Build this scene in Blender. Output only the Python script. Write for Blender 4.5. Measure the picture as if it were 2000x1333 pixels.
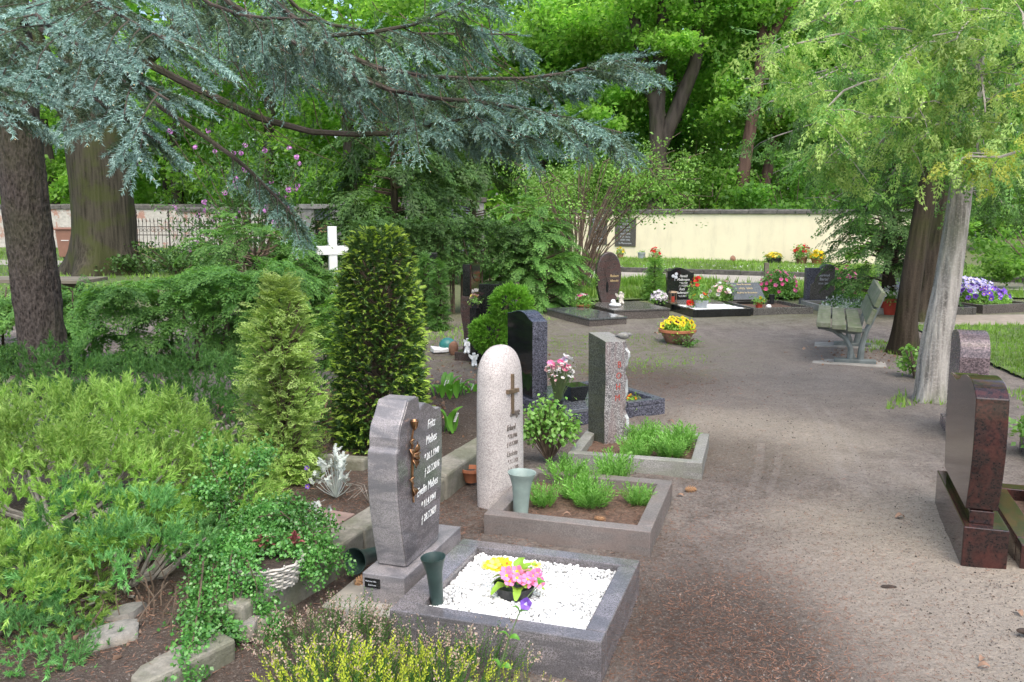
import bpy, bmesh, math, random
import numpy as np
from mathutils import Vector, Matrix

for o in list(bpy.data.objects):
    bpy.data.objects.remove(o, do_unlink=True)
SC = bpy.context.scene
COL = SC.collection
R = math.radians

# ------------------------------------------------------------------ camera
cam = bpy.data.cameras.new('camera')
cam.sensor_width = 22.3
cam.lens = 22.3 * 1700 / 2000
cam.clip_start = 0.05
cam.clip_end = 2000
camo = bpy.data.objects.new('camera', cam)
COL.objects.link(camo)
camo.location = (0, 0, 1.6)
camo.rotation_euler = (R(90) - math.atan(251 / 1700), 0, 0)
SC.camera = camo

# ------------------------------------------------------------------ sky, sun, exposure
SUN_EL, SUN_AZ = 60, 168          # azimuth counted clockwise from +Y
world = bpy.data.worlds.new('World')
SC.world = world
world.use_nodes = True
wn = world.node_tree
wn.nodes.clear()
wo = wn.nodes.new('ShaderNodeOutputWorld')
bg = wn.nodes.new('ShaderNodeBackground')
sky = wn.nodes.new('ShaderNodeTexSky')
sky.sky_type = 'NISHITA'
sky.sun_disc = False
sky.sun_elevation = R(SUN_EL)
sky.sun_rotation = R(SUN_AZ)
sky.air_density = 1.0
sky.dust_density = 4.0
sky.ozone_density = 1.0
bg.inputs['Strength'].default_value = 0.15
wn.links.new(sky.outputs[0], bg.inputs['Color'])
wn.links.new(bg.outputs[0], wo.inputs['Surface'])
sun = bpy.data.lights.new('sun', 'SUN')
sun.energy = 0.9
sun.angle = R(80)
sun.color = (1.0, 0.96, 0.9)
suno = bpy.data.objects.new('sun', sun)
COL.objects.link(suno)
az, el = R(SUN_AZ), R(SUN_EL)
sd = Vector((math.sin(az) * math.cos(el), math.cos(az) * math.cos(el), math.sin(el)))
suno.rotation_euler = sd.to_track_quat('Z', 'Y').to_euler()
suno.location = sd * 60
SC.view_settings.view_transform = 'Standard'
SC.view_settings.look = 'None'
SC.view_settings.gamma = 1.0
SC.view_settings.use_curve_mapping = False
SC.view_settings.exposure = 1.22
SC.view_settings.use_white_balance = True
SC.view_settings.white_balance_temperature = 6500
SC.view_settings.white_balance_tint = 7
SC.render.engine = 'CYCLES'
SC.cycles.max_bounces = 12
SC.cycles.diffuse_bounces = 8
SC.cycles.transmission_bounces = 6
SC.cycles.transparent_max_bounces = 8
SC.cycles.sample_clamp_indirect = 4.0

rng = np.random.default_rng(11)
rnd = random.Random(5)

# ------------------------------------------------------------------ numeric helpers
def _hash(ix, iy, iz):
    h = (ix.astype(np.int64) * 374761393 + iy.astype(np.int64) * 668265263 + iz.astype(np.int64) * 2147483647) & 0xffffffff
    h = ((h ^ (h >> 13)) * 1274126177) & 0xffffffff
    h = h ^ (h >> 16)
    return (h & 0xffff) / 65535.0

def vnoise(x, y, z=0.0):
    """value noise, -1..1, arrays allowed"""
    x, y, z = np.broadcast_arrays(np.asarray(x, float), np.asarray(y, float), np.asarray(z, float))
    ix, iy, iz = np.floor(x), np.floor(y), np.floor(z)
    fx, fy, fz = x - ix, y - iy, z - iz
    fx, fy, fz = [f * f * (3 - 2 * f) for f in (fx, fy, fz)]
    r = 0
    for dx in (0, 1):
        for dy in (0, 1):
            for dz in (0, 1):
                w = (fx if dx else 1 - fx) * (fy if dy else 1 - fy) * (fz if dz else 1 - fz)
                r = r + w * _hash(ix + dx, iy + dy, iz + dz)
    return r * 2 - 1

def sstep(a, b, x):
    t = np.clip((np.asarray(x, float) - a) / (b - a), 0, 1)
    return t * t * (3 - 2 * t)

KA = R(20.5)                       # the rows of graves run this far to the right of straight ahead
KP = np.array((-0.66, 3.97))       # a point on the front edge of the kerb of the left bed
KD = np.array((math.sin(KA), math.cos(KA)))
def gh(x, y):
    """height of the ground"""
    x = np.asarray(x, float); y = np.asarray(y, float)
    side = (x - KP[0]) * KD[1] - (y - KP[1]) * KD[0]        # > 0 to the right of the kerb
    along = (x - KP[0]) * KD[0] + (y - KP[1]) * KD[1]
    bed = 0.10 * (1 - sstep(-0.12, -0.05, side)) * (1 - sstep(3.0, 4.2, along))
    near = np.exp(-((x * 0.6) ** 2 + (y - 4) ** 2) / 120.0)
    n = 0.012 * vnoise(x * 1.3, y * 1.3) + near * (0.013 * vnoise(x * 4, y * 4, 3) + 0.007 * vnoise(x * 9, y * 9, 7))
    return bed + n
def ghf(x, y):
    return float(gh(x, y))

def mesh_arrays(name, V, F, mats, midx=None, smooth=False):
    """V (n,3), F (m,k) with k = 3 or 4"""
    me = bpy.data.meshes.new(name)
    V = np.ascontiguousarray(V, np.float32); F = np.ascontiguousarray(F, np.int32)
    m, k = F.shape
    me.vertices.add(len(V)); me.vertices.foreach_set('co', V.ravel())
    me.loops.add(m * k); me.loops.foreach_set('vertex_index', F.ravel())
    me.polygons.add(m); me.polygons.foreach_set('loop_start', np.arange(0, m * k, k, dtype=np.int32))
    for mt in (mats if isinstance(mats, (list, tuple)) else [mats]):
        me.materials.append(mt)
    if midx is not None:
        me.polygons.foreach_set('material_index', np.ascontiguousarray(midx, np.int32))
    if smooth:
        me.polygons.foreach_set('use_smooth', np.ones(m, bool))
    me.update(calc_edges=True)
    me.validate()
    return me

def link(name, me, parent=None):
    o = bpy.data.objects.new(name, me)
    COL.objects.link(o)
    if parent is not None:
        o.parent = parent
    return o

def tag(o, label=None, cat=None, group=None, kind=None):
    if label: o['label'] = label
    if cat: o['category'] = cat
    if group: o['group'] = group
    if kind: o['kind'] = kind
    return o

def thing(name, label, cat, loc=(0, 0, 0), rz=0.0, group=None):
    o = bpy.data.objects.new(name, None)
    o.empty_display_size = 0.1
    COL.objects.link(o)
    o.location = loc
    o.rotation_euler = (0, 0, rz)
    return tag(o, label, cat, group)

def copy_tree(o, parent=None):
    c = o.copy(); COL.objects.link(c)
    if parent is not None: c.parent = parent
    for ch in list(o.children):
        copy_tree(ch, c)
    return c

def norm(v):
    v = np.asarray(v, float)
    return v / np.maximum(np.linalg.norm(v, axis=-1, keepdims=True), 1e-9)

def frames(d, up=None, roll=None):
    """rotation matrices whose x axis is d and whose z axis leans to up"""
    d = norm(d); n = len(d)
    if up is None: up = np.tile((0, 0, 1.0), (n, 1))
    up = np.broadcast_to(up, (n, 3)) + 1e-4 * rng.normal(size=(n, 3))
    y = norm(np.cross(up, d)); z = np.cross(d, y)
    if roll is not None:
        c, s = np.cos(roll)[:, None], np.sin(roll)[:, None]
        y, z = c * y + s * z, c * z - s * y
    return np.stack([d, y, z], axis=2)

def scatter(T, Rm, P, S):
    """many copies of a template (V, F, M) -> arrays"""
    V, F, M = T
    n = len(P)
    S = np.broadcast_to(np.asarray(S, float).reshape(-1, 1, 1) if np.ndim(S) else S, (n, 1, 1))
    out = np.einsum('nij,vj->nvi', Rm, V) * S + np.asarray(P)[:, None, :]
    Fo = (F[None] + (np.arange(n) * len(V))[:, None, None]).reshape(-1, F.shape[1])
    return out.reshape(-1, 3), Fo, np.tile(M, n)

def join(parts):
    Vs, Fs, Ms, o = [], [], [], 0
    for V, F, M in parts:
        Vs.append(V); Fs.append(F + o); Ms.append(M); o += len(V)
    return np.concatenate(Vs), np.concatenate(Fs), np.concatenate(Ms)

# ------------------------------------------------------------------ mesh collector for solid things
class MB:
    def __init__(s):
        s.v = []; s.f = []
    def add(s, vs, fs):
        o = len(s.v)
        s.v += [tuple(v) for v in vs]
        s.f += [tuple(i + o for i in f) for f in fs]
        return s
    def box(s, x0, x1, y0, y1, z0, z1, jit=0.0):
        vs = [(x, y, z) for z in (z0, z1) for y in (y0, y1) for x in (x0, x1)]
        if jit: vs = [tuple(c + rnd.uniform(-jit, jit) for c in v) for v in vs]
        return s.add(vs, [(0, 2, 3, 1), (4, 5, 7, 6), (0, 1, 5, 4), (2, 6, 7, 3), (0, 4, 6, 2), (1, 3, 7, 5)])
    def tube(s, pts, rad, n=8, cap=True):
        pts = [Vector(p) for p in pts]
        if not hasattr(rad, '__len__'): rad = [rad] * len(pts)
        o = len(s.v); prev = None
        for i, p in enumerate(pts):
            t = (pts[min(i + 1, len(pts) - 1)] - pts[max(i - 1, 0)]).normalized()
            a = Vector((1, 0, 0)) if abs(t.x) < 0.9 else Vector((0, 1, 0))
            if prev is not None: a = prev
            b = t.cross(a).normalized(); a = b.cross(t).normalized(); prev = a
            for k in range(n):
                an = 2 * math.pi * k / n
                s.v.append(tuple(p + (a * math.cos(an) + b * math.sin(an)) * rad[i]))
        for i in range(len(pts) - 1):
            for k in range(n):
                k2 = (k + 1) % n
                s.f.append((o + i * n + k, o + i * n + k2, o + (i + 1) * n + k2, o + (i + 1) * n + k))
        if cap:
            s.f.append(tuple(o + k for k in reversed(range(n))))
            e = o + (len(pts) - 1) * n
            s.f.append(tuple(e + k for k in range(n)))
        return s
    def lathe(s, prof, n=20, c=(0, 0, 0), close=False):
        o = len(s.v)
        for r, z in prof:
            for k in range(n):
                an = 2 * math.pi * k / n
                s.v.append((c[0] + r * math.cos(an), c[1] + r * math.sin(an), c[2] + z))
        for i in range(len(prof) - 1):
            for k in range(n):
                k2 = (k + 1) % n
                s.f.append((o + i * n + k, o + i * n + k2, o + (i + 1) * n + k2, o + (i + 1) * n + k))
        if close:
            s.f.append(tuple(o + k for k in reversed(range(n))))
            e = o + (len(prof) - 1) * n
            s.f.append(tuple(e + k for k in range(n)))
        return s
    def prism(s, out, x0, x1, shrink=0.0):
        """outline in (y, z), pushed from x0 to x1"""
        n = len(out); o = len(s.v)
        s.v += [(x0, y, z) for y, z in out] + [(x1, y, z) for y, z in out]
        s.f.append(tuple(o + i for i in reversed(range(n))))
        s.f.append(tuple(o + n + i for i in range(n)))
        for i in range(n):
            j = (i + 1) % n
            s.f.append((o + i, o + j, o + n + j, o + n + i))
        return s
    def sphere(s, c, r, nu=10, nv=7):
        r = (r, r, r) if not hasattr(r, '__len__') else r
        prof = [(max(math.sin(math.pi * i / nv), 1e-3), -math.cos(math.pi * i / nv)) for i in range(nv + 1)]
        o = len(s.v); s.lathe(prof, nu)
        for i in range(o, len(s.v)):
            v = s.v[i]; s.v[i] = (c[0] + v[0] * r[0], c[1] + v[1] * r[1], c[2] + v[2] * r[2])
        return s
    def move(s, fn):
        s.v = [tuple(fn(*v)) for v in s.v]; return s
    def mesh(s, name, mat, smooth=False):
        me = bpy.data.meshes.new(name)
        me.from_pydata(s.v, [], s.f)
        if mat: me.materials.append(mat)
        bm = bmesh.new(); bm.from_mesh(me)
        bmesh.ops.recalc_face_normals(bm, faces=bm.faces)
        if smooth:
            for f in bm.faces: f.smooth = True
            for e in bm.edges:
                if len(e.link_faces) == 2 and e.calc_face_angle(0) > R(40): e.smooth = False
        bm.to_mesh(me); bm.free()
        return me
    def build(s, name, mat, parent=None, smooth=False, bevel=0.0, seg=2):
        o = link(name, s.mesh(name, mat, smooth), parent)
        if bevel:
            b = o.modifiers.new('bevel', 'BEVEL'); b.width = bevel; b.segments = seg
            b.limit_method = 'ANGLE'; b.angle_limit = R(35); b.harden_normals = False
        return o

def text_mesh(body, size, mat, org, spacing=1.0, shear=0.0, ex=0.0015, align='LEFT', width=1.0, axis='x'):
    """writing on a face: reads along +y, upright along +z, proud along +x"""
    cu = bpy.data.curves.new('writing', 'FONT')
    cu.body = body; cu.size = size; cu.extrude = ex; cu.shear = shear
    cu.align_x = align; cu.space_character = spacing; cu.resolution_u = 2
    to = bpy.data.objects.new('writing', cu)
    COL.objects.link(to)
    dg = bpy.context.evaluated_depsgraph_get()
    me = bpy.data.meshes.new_from_object(to.evaluated_get(dg))
    bpy.data.objects.remove(to, do_unlink=True)
    bpy.data.curves.remove(cu)
    n = len(me.vertices); co = np.empty(n * 3, np.float32); me.vertices.foreach_get('co', co)
    co = co.reshape(-1, 3)
    co = np.stack([co[:, 2] + org[0], co[:, 0] * width + org[1], co[:, 1] + org[2]], 1)
    me.vertices.foreach_set('co', co.astype(np.float32).ravel())
    me.materials.clear(); me.materials.append(mat)
    me.update()
    return me

# ------------------------------------------------------------------ materials
class NT:
    def __init__(s, name):
        s.m = bpy.data.materials.new(name); s.m.use_nodes = True
        s.t = s.m.node_tree; s.t.nodes.clear()
        s.out = s.n('ShaderNodeOutputMaterial')
        s.co = s.n('ShaderNodeTexCoord')
    def n(s, kind, **kw):
        nd = s.t.nodes.new(kind)
        for k, v in kw.items():
            if k in nd.inputs: nd.inputs[k].default_value = v
            else: setattr(nd, k, v)
        return nd
    def l(s, a, b): s.t.links.new(a, b); return s
    def noise(s, scale, detail=4, rough=0.55, vec=None, stretch=None, dist=0.0):
        nd = s.n('ShaderNodeTexNoise'); nd.inputs['Scale'].default_value = scale
        nd.inputs['Detail'].default_value = detail; nd.inputs['Roughness'].default_value = rough
        nd.inputs['Distortion'].default_value = dist
        v = vec or s.co.outputs['Object']
        if stretch:
            mp = s.n('ShaderNodeMapping'); mp.inputs['Scale'].default_value = stretch
            s.l(v, mp.inputs['Vector']); v = mp.outputs[0]
        s.l(v, nd.inputs['Vector'])
        return nd.outputs['Fac']
    def voro(s, scale, feature='F1', out='Distance', stretch=None):
        nd = s.n('ShaderNodeTexVoronoi'); nd.inputs['Scale'].default_value = scale; nd.feature = feature
        v = s.co.outputs['Object']
        if stretch:
            mp = s.n('ShaderNodeMapping'); mp.inputs['Scale'].default_value = stretch
            s.l(v, mp.inputs['Vector']); v = mp.outputs[0]
        s.l(v, nd.inputs['Vector'])
        return nd.outputs[out]
    def ramp(s, fac, stops, interp='LINEAR'):
        nd = s.n('ShaderNodeValToRGB'); cr = nd.color_ramp; cr.interpolation = interp
        while len(cr.elements) < len(stops): cr.elements.new(0.5)
        for e, (p, c) in zip(cr.elements, stops):
            e.position = p; e.color = (*c, 1) if len(c) == 3 else c
        s.l(fac, nd.inputs['Fac']); return nd.outputs['Color']
    def rng(s, fac, a, b, c=0.0, d=1.0, smooth=True):
        nd = s.n('ShaderNodeMapRange'); nd.interpolation_type = 'SMOOTHSTEP' if smooth else 'LINEAR'
        for k, v in zip(('From Min', 'From Max', 'To Min', 'To Max'), (a, b, c, d)): nd.inputs[k].default_value = v
        s.l(fac, nd.inputs['Value']); return nd.outputs['Result']
    def mix(s, fac, a, b, mode='MIX'):
        nd = s.n('ShaderNodeMix'); nd.data_type = 'RGBA'; nd.blend_type = mode
        for sock, v in ((nd.inputs['Factor'], fac), (nd.inputs['A'], a), (nd.inputs['B'], b)):
            pass
        ins = {'Factor': nd.inputs[0], 'A': nd.inputs[6], 'B': nd.inputs[7]}
        for k, v in (('Factor', fac), ('A', a), ('B', b)):
            if hasattr(v, 'links'): s.l(v, ins[k])
            elif k == 'Factor': ins[k].default_value = v
            else: ins[k].default_value = (*v, 1)
        return nd.outputs[2]
    def math(s, op, a, b=None):
        nd = s.n('ShaderNodeMath'); nd.operation = op
        for i, v in enumerate((a, b)):
            if v is None: continue
            if hasattr(v, 'links'): s.l(v, nd.inputs[i])
            else: nd.inputs[i].default_value = v
        return nd.outputs[0]
    def bump(s, h, strength=0.3, dist=0.01):
        nd = s.n('ShaderNodeBump'); nd.inputs['Strength'].default_value = strength
        nd.inputs['Distance'].default_value = dist; s.l(h, nd.inputs['Height']); return nd.outputs[0]
    def pbr(s, col, rough=0.6, bump=None, metal=0.0, spec=0.5, coat=0.0):
        p = s.n('ShaderNodeBsdfPrincipled')
        for k, v in (('Base Color', col), ('Roughness', rough)):
            if hasattr(v, 'links'): s.l(v, p.inputs[k])
            else: p.inputs[k].default_value = (*v, 1) if hasattr(v, '__len__') else v
        p.inputs['Metallic'].default_value = metal
        p.inputs['Specular IOR Level'].default_value = spec
        p.inputs['Coat Weight'].default_value = coat
        p.inputs['Coat Roughness'].default_value = 0.08
        if bump is not None: s.l(bump, p.inputs['Normal'])
        s.l(p.outputs[0], s.out.inputs['Surface'])
        return s.m

def leaf_mat(name, c1, c2, trans=0.35, rough=0.5, spec=0.3, big=1.2, tint=None):
    t = NT(name)
    g = t.n('ShaderNodeNewGeometry')
    c = t.mix(g.outputs['Random Per Island'], c1, c2)
    nz = t.rng(t.noise(big, 3), 0.35, 0.65, 0.72, 1.28)
    c = t.mix(1.0, c, nz, 'MULTIPLY')
    p = t.n('ShaderNodeBsdfPrincipled'); t.l(c, p.inputs['Base Color'])
    p.inputs['Roughness'].default_value = rough; p.inputs['Specular IOR Level'].default_value = spec
    tr = t.n('ShaderNodeBsdfTranslucent')
    t.l(t.mix(1.0, c, tint or (1.5, 1.5, 0.7), 'MULTIPLY'), tr.inputs['Color'])
    ms = t.n('ShaderNodeMixShader'); ms.inputs[0].default_value = trans
    t.l(p.outputs[0], ms.inputs[1]); t.l(tr.outputs[0], ms.inputs[2])
    t.l(ms.outputs[0], t.out.inputs['Surface'])
    return t.m

def plain(name, col, rough=0.6, var=0.15, scale=8, bump=0.0, bscale=60, metal=0.0, spec=0.5, coat=0.0):
    t = NT(name)
    f = t.rng(t.noise(scale, 5), 0.3, 0.7, 1 - var, 1 + var)
    c = t.mix(1.0, col, f, 'MULTIPLY')
    b = t.bump(t.noise(bscale, 5), bump, 0.01) if bump else None
    return t.pbr(c, rough, b, metal, spec, coat)

def granite(name, dark, mid, light, scale=220, rough=0.25, band=None, bump=0.0, spec=0.5, bandamt=0.4, amt=1.0, bstretch=(1, 1, 4)):
    """crystals of three minerals, with slow clouds or bands through the stone"""
    t = NT(name)
    a = t.noise(scale, 3, 0.7)
    b = t.voro(scale * 0.8, out='Color')
    sep = t.n('ShaderNodeSeparateColor'); t.l(b, sep.inputs[0])
    f = t.math('ADD', t.math('MULTIPLY', a, 0.55), t.math('MULTIPLY', sep.outputs[0], 0.45))
    c = t.ramp(f, [(0.32, dark), (0.5, mid), (0.70, light)])
    if band:
        n2 = t.noise(5, 4, 0.6, stretch=bstretch, dist=0.6)
        c = t.mix(t.rng(n2, 0.42, 0.62, 0, bandamt), c, band)
    w = t.rng(t.noise(3, 4), 0.35, 0.7, 0.85, 1.12)
    c = t.mix(1.0, c, w, 'MULTIPLY')
    rg = t.rng(t.noise(scale * 0.3, 2), 0.3, 0.7, rough * 0.8, rough * 1.25)
    bp = t.bump(t.noise(scale * 0.6, 4), bump, 0.006) if bump else None
    return t.pbr(c, rg, bp, 0, spec)
# ------------------------------------------------------------------ material palette
M = {}
def soil_mat():
    t = NT('soil')
    pos = t.co.outputs['Object']
    warp = t.noise(1.1, 5, 0.6)
    xyz = t.n('ShaderNodeSeparateXYZ'); t.l(pos, xyz.inputs[0])
    def ell(cx, cy, rx, ry, soft=0.5, w=0.9):
        dx = t.math('DIVIDE', t.math('SUBTRACT', xyz.outputs[0], cx), rx)
        dy = t.math('DIVIDE', t.math('SUBTRACT', xyz.outputs[1], cy), ry)
        d = t.math('SQRT', t.math('ADD', t.math('MULTIPLY', dx, dx), t.math('MULTIPLY', dy, dy)))
        d = t.math('ADD', d, t.math('MULTIPLY', t.math('SUBTRACT', warp, 0.5), w))
        return t.rng(d, 1 - soft, 1 + soft, 1, 0)
    fine = t.noise(38, 6, 0.7); mid = t.noise(6, 5, 0.65); big = t.noise(0.8, 3)
    c = t.ramp(mid, [(0.3, (0.13, 0.108, 0.094)), (0.5, (0.215, 0.184, 0.164)), (0.7, (0.295, 0.257, 0.232))])
    c = t.mix(t.rng(fine, 0.45, 0.62, 0, 0.55), c, (0.34, 0.295, 0.26))
    c = t.mix(t.rng(fine, 0.48, 0.36, 0, 0.55), c, (0.07, 0.055, 0.045))
    c = t.mix(t.rng(t.noise(2.2, 6, 0.7), 0.45, 0.68, 0, 0.55), c, (0.10, 0.078, 0.065))
    c = t.mix(t.rng(t.noise(16, 5, 0.75), 0.55, 0.75, 0, 0.45), c, (0.33, 0.295, 0.265))
    c = t.mix(t.rng(t.noise(1.5, 5, 0.6, stretch=(2.6, .7, 1), dist=1.2), 0.52, 0.66, 0, 0.5), c, (0.30, 0.268, 0.24))
    # greyer trodden path further back, pale sand on the right, dark humus by the frames
    c = t.mix(t.math('MULTIPLY', ell(2.4, 8.5, 2.2, 3.2, 0.6), 0.6), c, (0.245, 0.21, 0.185))
    sandn = t.ramp(fine, [(0.3, (0.38, 0.325, 0.255)), (0.7, (0.53, 0.46, 0.375))])
    c = t.mix(ell(2.15, 3.1, 1.0, 1.6, 0.4, 0.8), c, sandn)
    c = t.mix(t.math('MULTIPLY', ell(1.85, 6.1, 0.8, 0.8, 0.5), 0.55), c, sandn)
    c = t.mix(t.math('MULTIPLY', ell(1.35, 3.3, 0.8, 0.9, 0.6), 0.5), c, (0.31, 0.265, 0.235))
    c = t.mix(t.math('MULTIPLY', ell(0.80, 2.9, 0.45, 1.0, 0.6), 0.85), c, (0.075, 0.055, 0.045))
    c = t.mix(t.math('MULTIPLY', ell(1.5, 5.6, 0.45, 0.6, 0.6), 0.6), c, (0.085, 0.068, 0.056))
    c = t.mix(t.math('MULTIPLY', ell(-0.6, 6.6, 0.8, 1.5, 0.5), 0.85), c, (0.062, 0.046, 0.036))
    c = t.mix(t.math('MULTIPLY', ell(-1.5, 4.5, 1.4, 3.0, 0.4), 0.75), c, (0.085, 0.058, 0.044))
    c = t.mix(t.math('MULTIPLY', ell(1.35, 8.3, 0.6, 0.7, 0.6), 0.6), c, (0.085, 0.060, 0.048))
    # wheel marks: pale pressed lines in the earth
    def rut(x0, y0, sl, ya, yb, w):
        q = t.math('SUBTRACT', t.math('SUBTRACT', xyz.outputs[0], x0), t.math('MULTIPLY', t.math('SUBTRACT', xyz.outputs[1], y0), sl))
        q = t.math('ABSOLUTE', t.math('ADD', q, t.math('MULTIPLY', t.math('SUBTRACT', t.noise(.45, 1), .5), .5)))
        m_ = t.math('MULTIPLY', t.rng(q, w * .5, w, 1, 0), t.math('MULTIPLY', t.rng(xyz.outputs[1], ya, ya + .5), t.rng(xyz.outputs[1], yb - .6, yb, 1, 0)))
        return t.math('MULTIPLY', m_, t.rng(mid, .35, .6, .35, .9))
    for a_ in ((1.33, 4.75, .31, 4.5, 6.4, .035), (1.45, 4.75, .31, 4.6, 6.2, .03), (1.98, 4.95, .25, 4.7, 7.6, .04), (2.13, 4.95, .25, 4.8, 7.4, .035)):
        c = t.mix(t.math('MULTIPLY', rut(*a_), .30), c, (0.40, 0.355, 0.32))
    grit = t.noise(85, 4, 0.8)
    c = t.mix(t.rng(grit, 0.54, 0.66, 0, 0.55), c, (0.42, 0.375, 0.335))
    c = t.mix(t.rng(grit, 0.45, 0.34, 0, 0.6), c, (0.06, 0.048, 0.04))
    # thin moss and young grass
    grn = t.math('MULTIPLY', ell(0.9, 10.2, 1.5, 1.7, 0.6), t.rng(mid, 0.42, 0.62))
    c = t.mix(t.math('MULTIPLY', grn, 0.6), c, (0.12, 0.15, 0.045))
    c = t.mix(t.math('MULTIPLY', t.math('MULTIPLY', ell(-0.8, 12.0, 1.6, 3.0, 0.6), t.rng(mid, 0.4, 0.6)), 0.5), c, (0.12, 0.12, 0.05))
    far = t.rng(xyz.outputs[1], 11.5, 15.5)
    c = t.mix(t.math('MULTIPLY', far, 0.75), c, (0.13, 0.16, 0.06))
    h = t.math('ADD', t.math('ADD', t.math('MULTIPLY', fine, 0.6), t.math('MULTIPLY', t.noise(140, 4, 0.7), .5)), t.math('MULTIPLY', t.noise(13, 5, .7), 1.4))
    return t.pbr(c, 0.95, t.bump(h, 1.0, 0.03), 0, 0.2)
M['soil'] = soil_mat()
M['bed'] = (lambda t: t.pbr(t.ramp(t.noise(45, 6, 0.7), [(0.3, (0.06, 0.04, 0.03)), (0.55, (0.15, 0.10, 0.075)), (0.75, (0.27, 0.19, 0.15))]), 0.95, t.bump(t.noise(80, 5, .7), 0.8, 0.012), 0, .2))(NT('bed_soil'))
M['path'] = plain('path_gravel', (0.34, 0.31, 0.27), 0.95, 0.15, 14, 0.5, 90)
M['kerb'] = (lambda t: t.pbr(t.mix(t.rng(t.noise(5, 6, .65), .40, .64, 0, .6), t.ramp(t.noise(30, 6, .7), [(.3, (.17, .155, .13)), (.7, (.33, .31, .26))]), (.115, .125, .07)), 0.9, t.bump(t.noise(55, 6, .7), 0.6, 0.012)))(NT('kerb_stone'))
M['rock'] = (lambda t: t.pbr(t.mix(t.rng(t.noise(3, 5), .45, .62, 0, .6), t.ramp(t.noise(14, 6, .7), [(.3, (.14, .132, .12)), (.7, (.37, .35, .315))]), (.24, .20, .15)), 0.85, t.bump(t.noise(22, 6, .7), 0.9, 0.02)))(NT('rock'))
M['mebes'] = granite('violet_grey_granite', (0.095, 0.086, 0.085), (0.172, 0.159, 0.158), (0.26, 0.235, 0.255), 420, 0.07, (0.085, 0.082, 0.087), bandamt=0.65, bstretch=(1, 1, 3.5))
M['mebes_rough'] = granite('violet_grey_granite_sawn', (0.19, 0.176, 0.174), (0.285, 0.267, 0.265), (0.36, 0.325, 0.34), 420, 0.4, (0.14, 0.138, 0.15), bump=0.12, bandamt=0.75, bstretch=(1, 1, 3.5))
M['stele'] = granite('pink_grey_granite', (0.34, 0.30, 0.29), (0.50, 0.455, 0.435), (0.62, 0.57, 0.545), 330, 0.8, bump=0.5)
M['frame2'] = granite('brown_grey_granite', (0.14, 0.124, 0.115), (0.18, 0.16, 0.149), (0.225, 0.20, 0.187), 300, 0.45, (0.22, 0.17, 0.15), bandamt=0.5)
M['frame3'] = granite('pale_grey_granite', (0.18, 0.175, 0.162), (0.25, 0.243, 0.228), (0.33, 0.32, 0.30), 300, 0.6, (0.17, 0.18, 0.13), bandamt=0.5)
M['pillar_side'] = granite('dark_green_granite', (0.022, 0.027, 0.022), (0.055, 0.062, 0.05), (0.16, 0.17, 0.145), 260, 0.5, (0.075, 0.08, 0.045), bandamt=0.5, bump=.15)
M['pillar'] = granite('split_granite', (0.06, 0.06, 0.062), (0.20, 0.18, 0.185), (0.52, 0.50, 0.49), 240, 0.75, (0.24, 0.17, 0.165), bump=0.6, bandamt=0.55, bstretch=(1, 4, 1))
M['split_edge'] = granite('split_granite_white', (0.32, 0.33, 0.33), (0.55, 0.56, 0.56), (0.8, 0.8, 0.8), 240, 0.8, bump=0.7)
M['black'] = granite('black_polished_granite', (0.006, 0.007, 0.007), (0.012, 0.013, 0.013), (0.03, 0.032, 0.032), 260, 0.06)
M['blue_dark'] = granite('dark_blue_granite', (0.022, 0.024, 0.034), (0.065, 0.068, 0.09), (0.17, 0.17, 0.215), 190, 0.3, bump=.1)
M['blue_slab'] = granite('dark_blue_slab', (0.05, 0.055, 0.065), (0.10, 0.108, 0.125), (0.19, 0.20, 0.225), 170, 0.18, (0.14, 0.15, 0.165), bandamt=.6, bstretch=(1, 6, 1))
M['red'] = granite('red_black_granite', (0.012, 0.010, 0.011), (0.035, 0.018, 0.016), (0.04, 0.022, 0.02), 150, 0.09, (0.10, 0.030, 0.024), bandamt=0.5, bstretch=(3, 2, 2))
M['red_grey'] = granite('red_grey_granite', (0.07, 0.05, 0.055), (0.15, 0.11, 0.115), (0.30, 0.22, 0.23), 150, 0.25, (0.09, 0.07, 0.08))
M['brown_dark'] = granite('brown_black_granite', (0.028, 0.022, 0.02), (0.06, 0.048, 0.045), (0.13, 0.105, 0.10), 260, 0.06, (0.10, 0.055, 0.05), bandamt=.6)
M['slab_grey'] = granite('dark_grey_slab', (0.05, 0.047, 0.043), (0.09, 0.085, 0.078), (0.16, 0.15, 0.14), 200, 0.25)
M['slab_side'] = granite('brown_slab_edge', (0.06, 0.05, 0.045), (0.10, 0.085, 0.078), (0.16, 0.14, 0.13), 200, 0.3)
M['green_slab'] = granite('grey_green_slab', (0.05, 0.055, 0.055), (0.10, 0.11, 0.11), (0.16, 0.17, 0.17), 220, 0.1)
M['bronze'] = plain('bronze', (0.42, 0.23, 0.12), 0.32, 0.35, 18, 0.1, 60, metal=1.0)
M['bronze_dull'] = plain('dull_bronze', (0.20, 0.145, 0.095), 0.5, 0.25, 30, 0.1, 80, metal=0.6)
M['white_paint'] = plain('white_paint', (0.80, 0.80, 0.79), 0.5, 0.06, 12, 0.1, 60)
M['pebble'] = leaf_mat('white_pebble', (.62, .62, .60), (.86, .86, .85), 0.0, .5, .4, 9, (1, 1, 1))
M['letter_white'] = plain('white_lettering', (0.82, 0.82, 0.80), 0.6, 0.05)
M['letter_gold'] = plain('gold_lettering', (0.62, 0.47, 0.22), 0.5, 0.1)
M['letter_dark'] = plain('dark_lettering', (0.17, 0.145, 0.13), 0.7, 0.2)
M['letter_red'] = plain('red_lettering', (0.36, 0.06, 0.045), 0.6, 0.2, 40)
M['letter_grey'] = plain('grey_lettering', (0.5, 0.52, 0.56), 0.6, 0.1)
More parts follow.
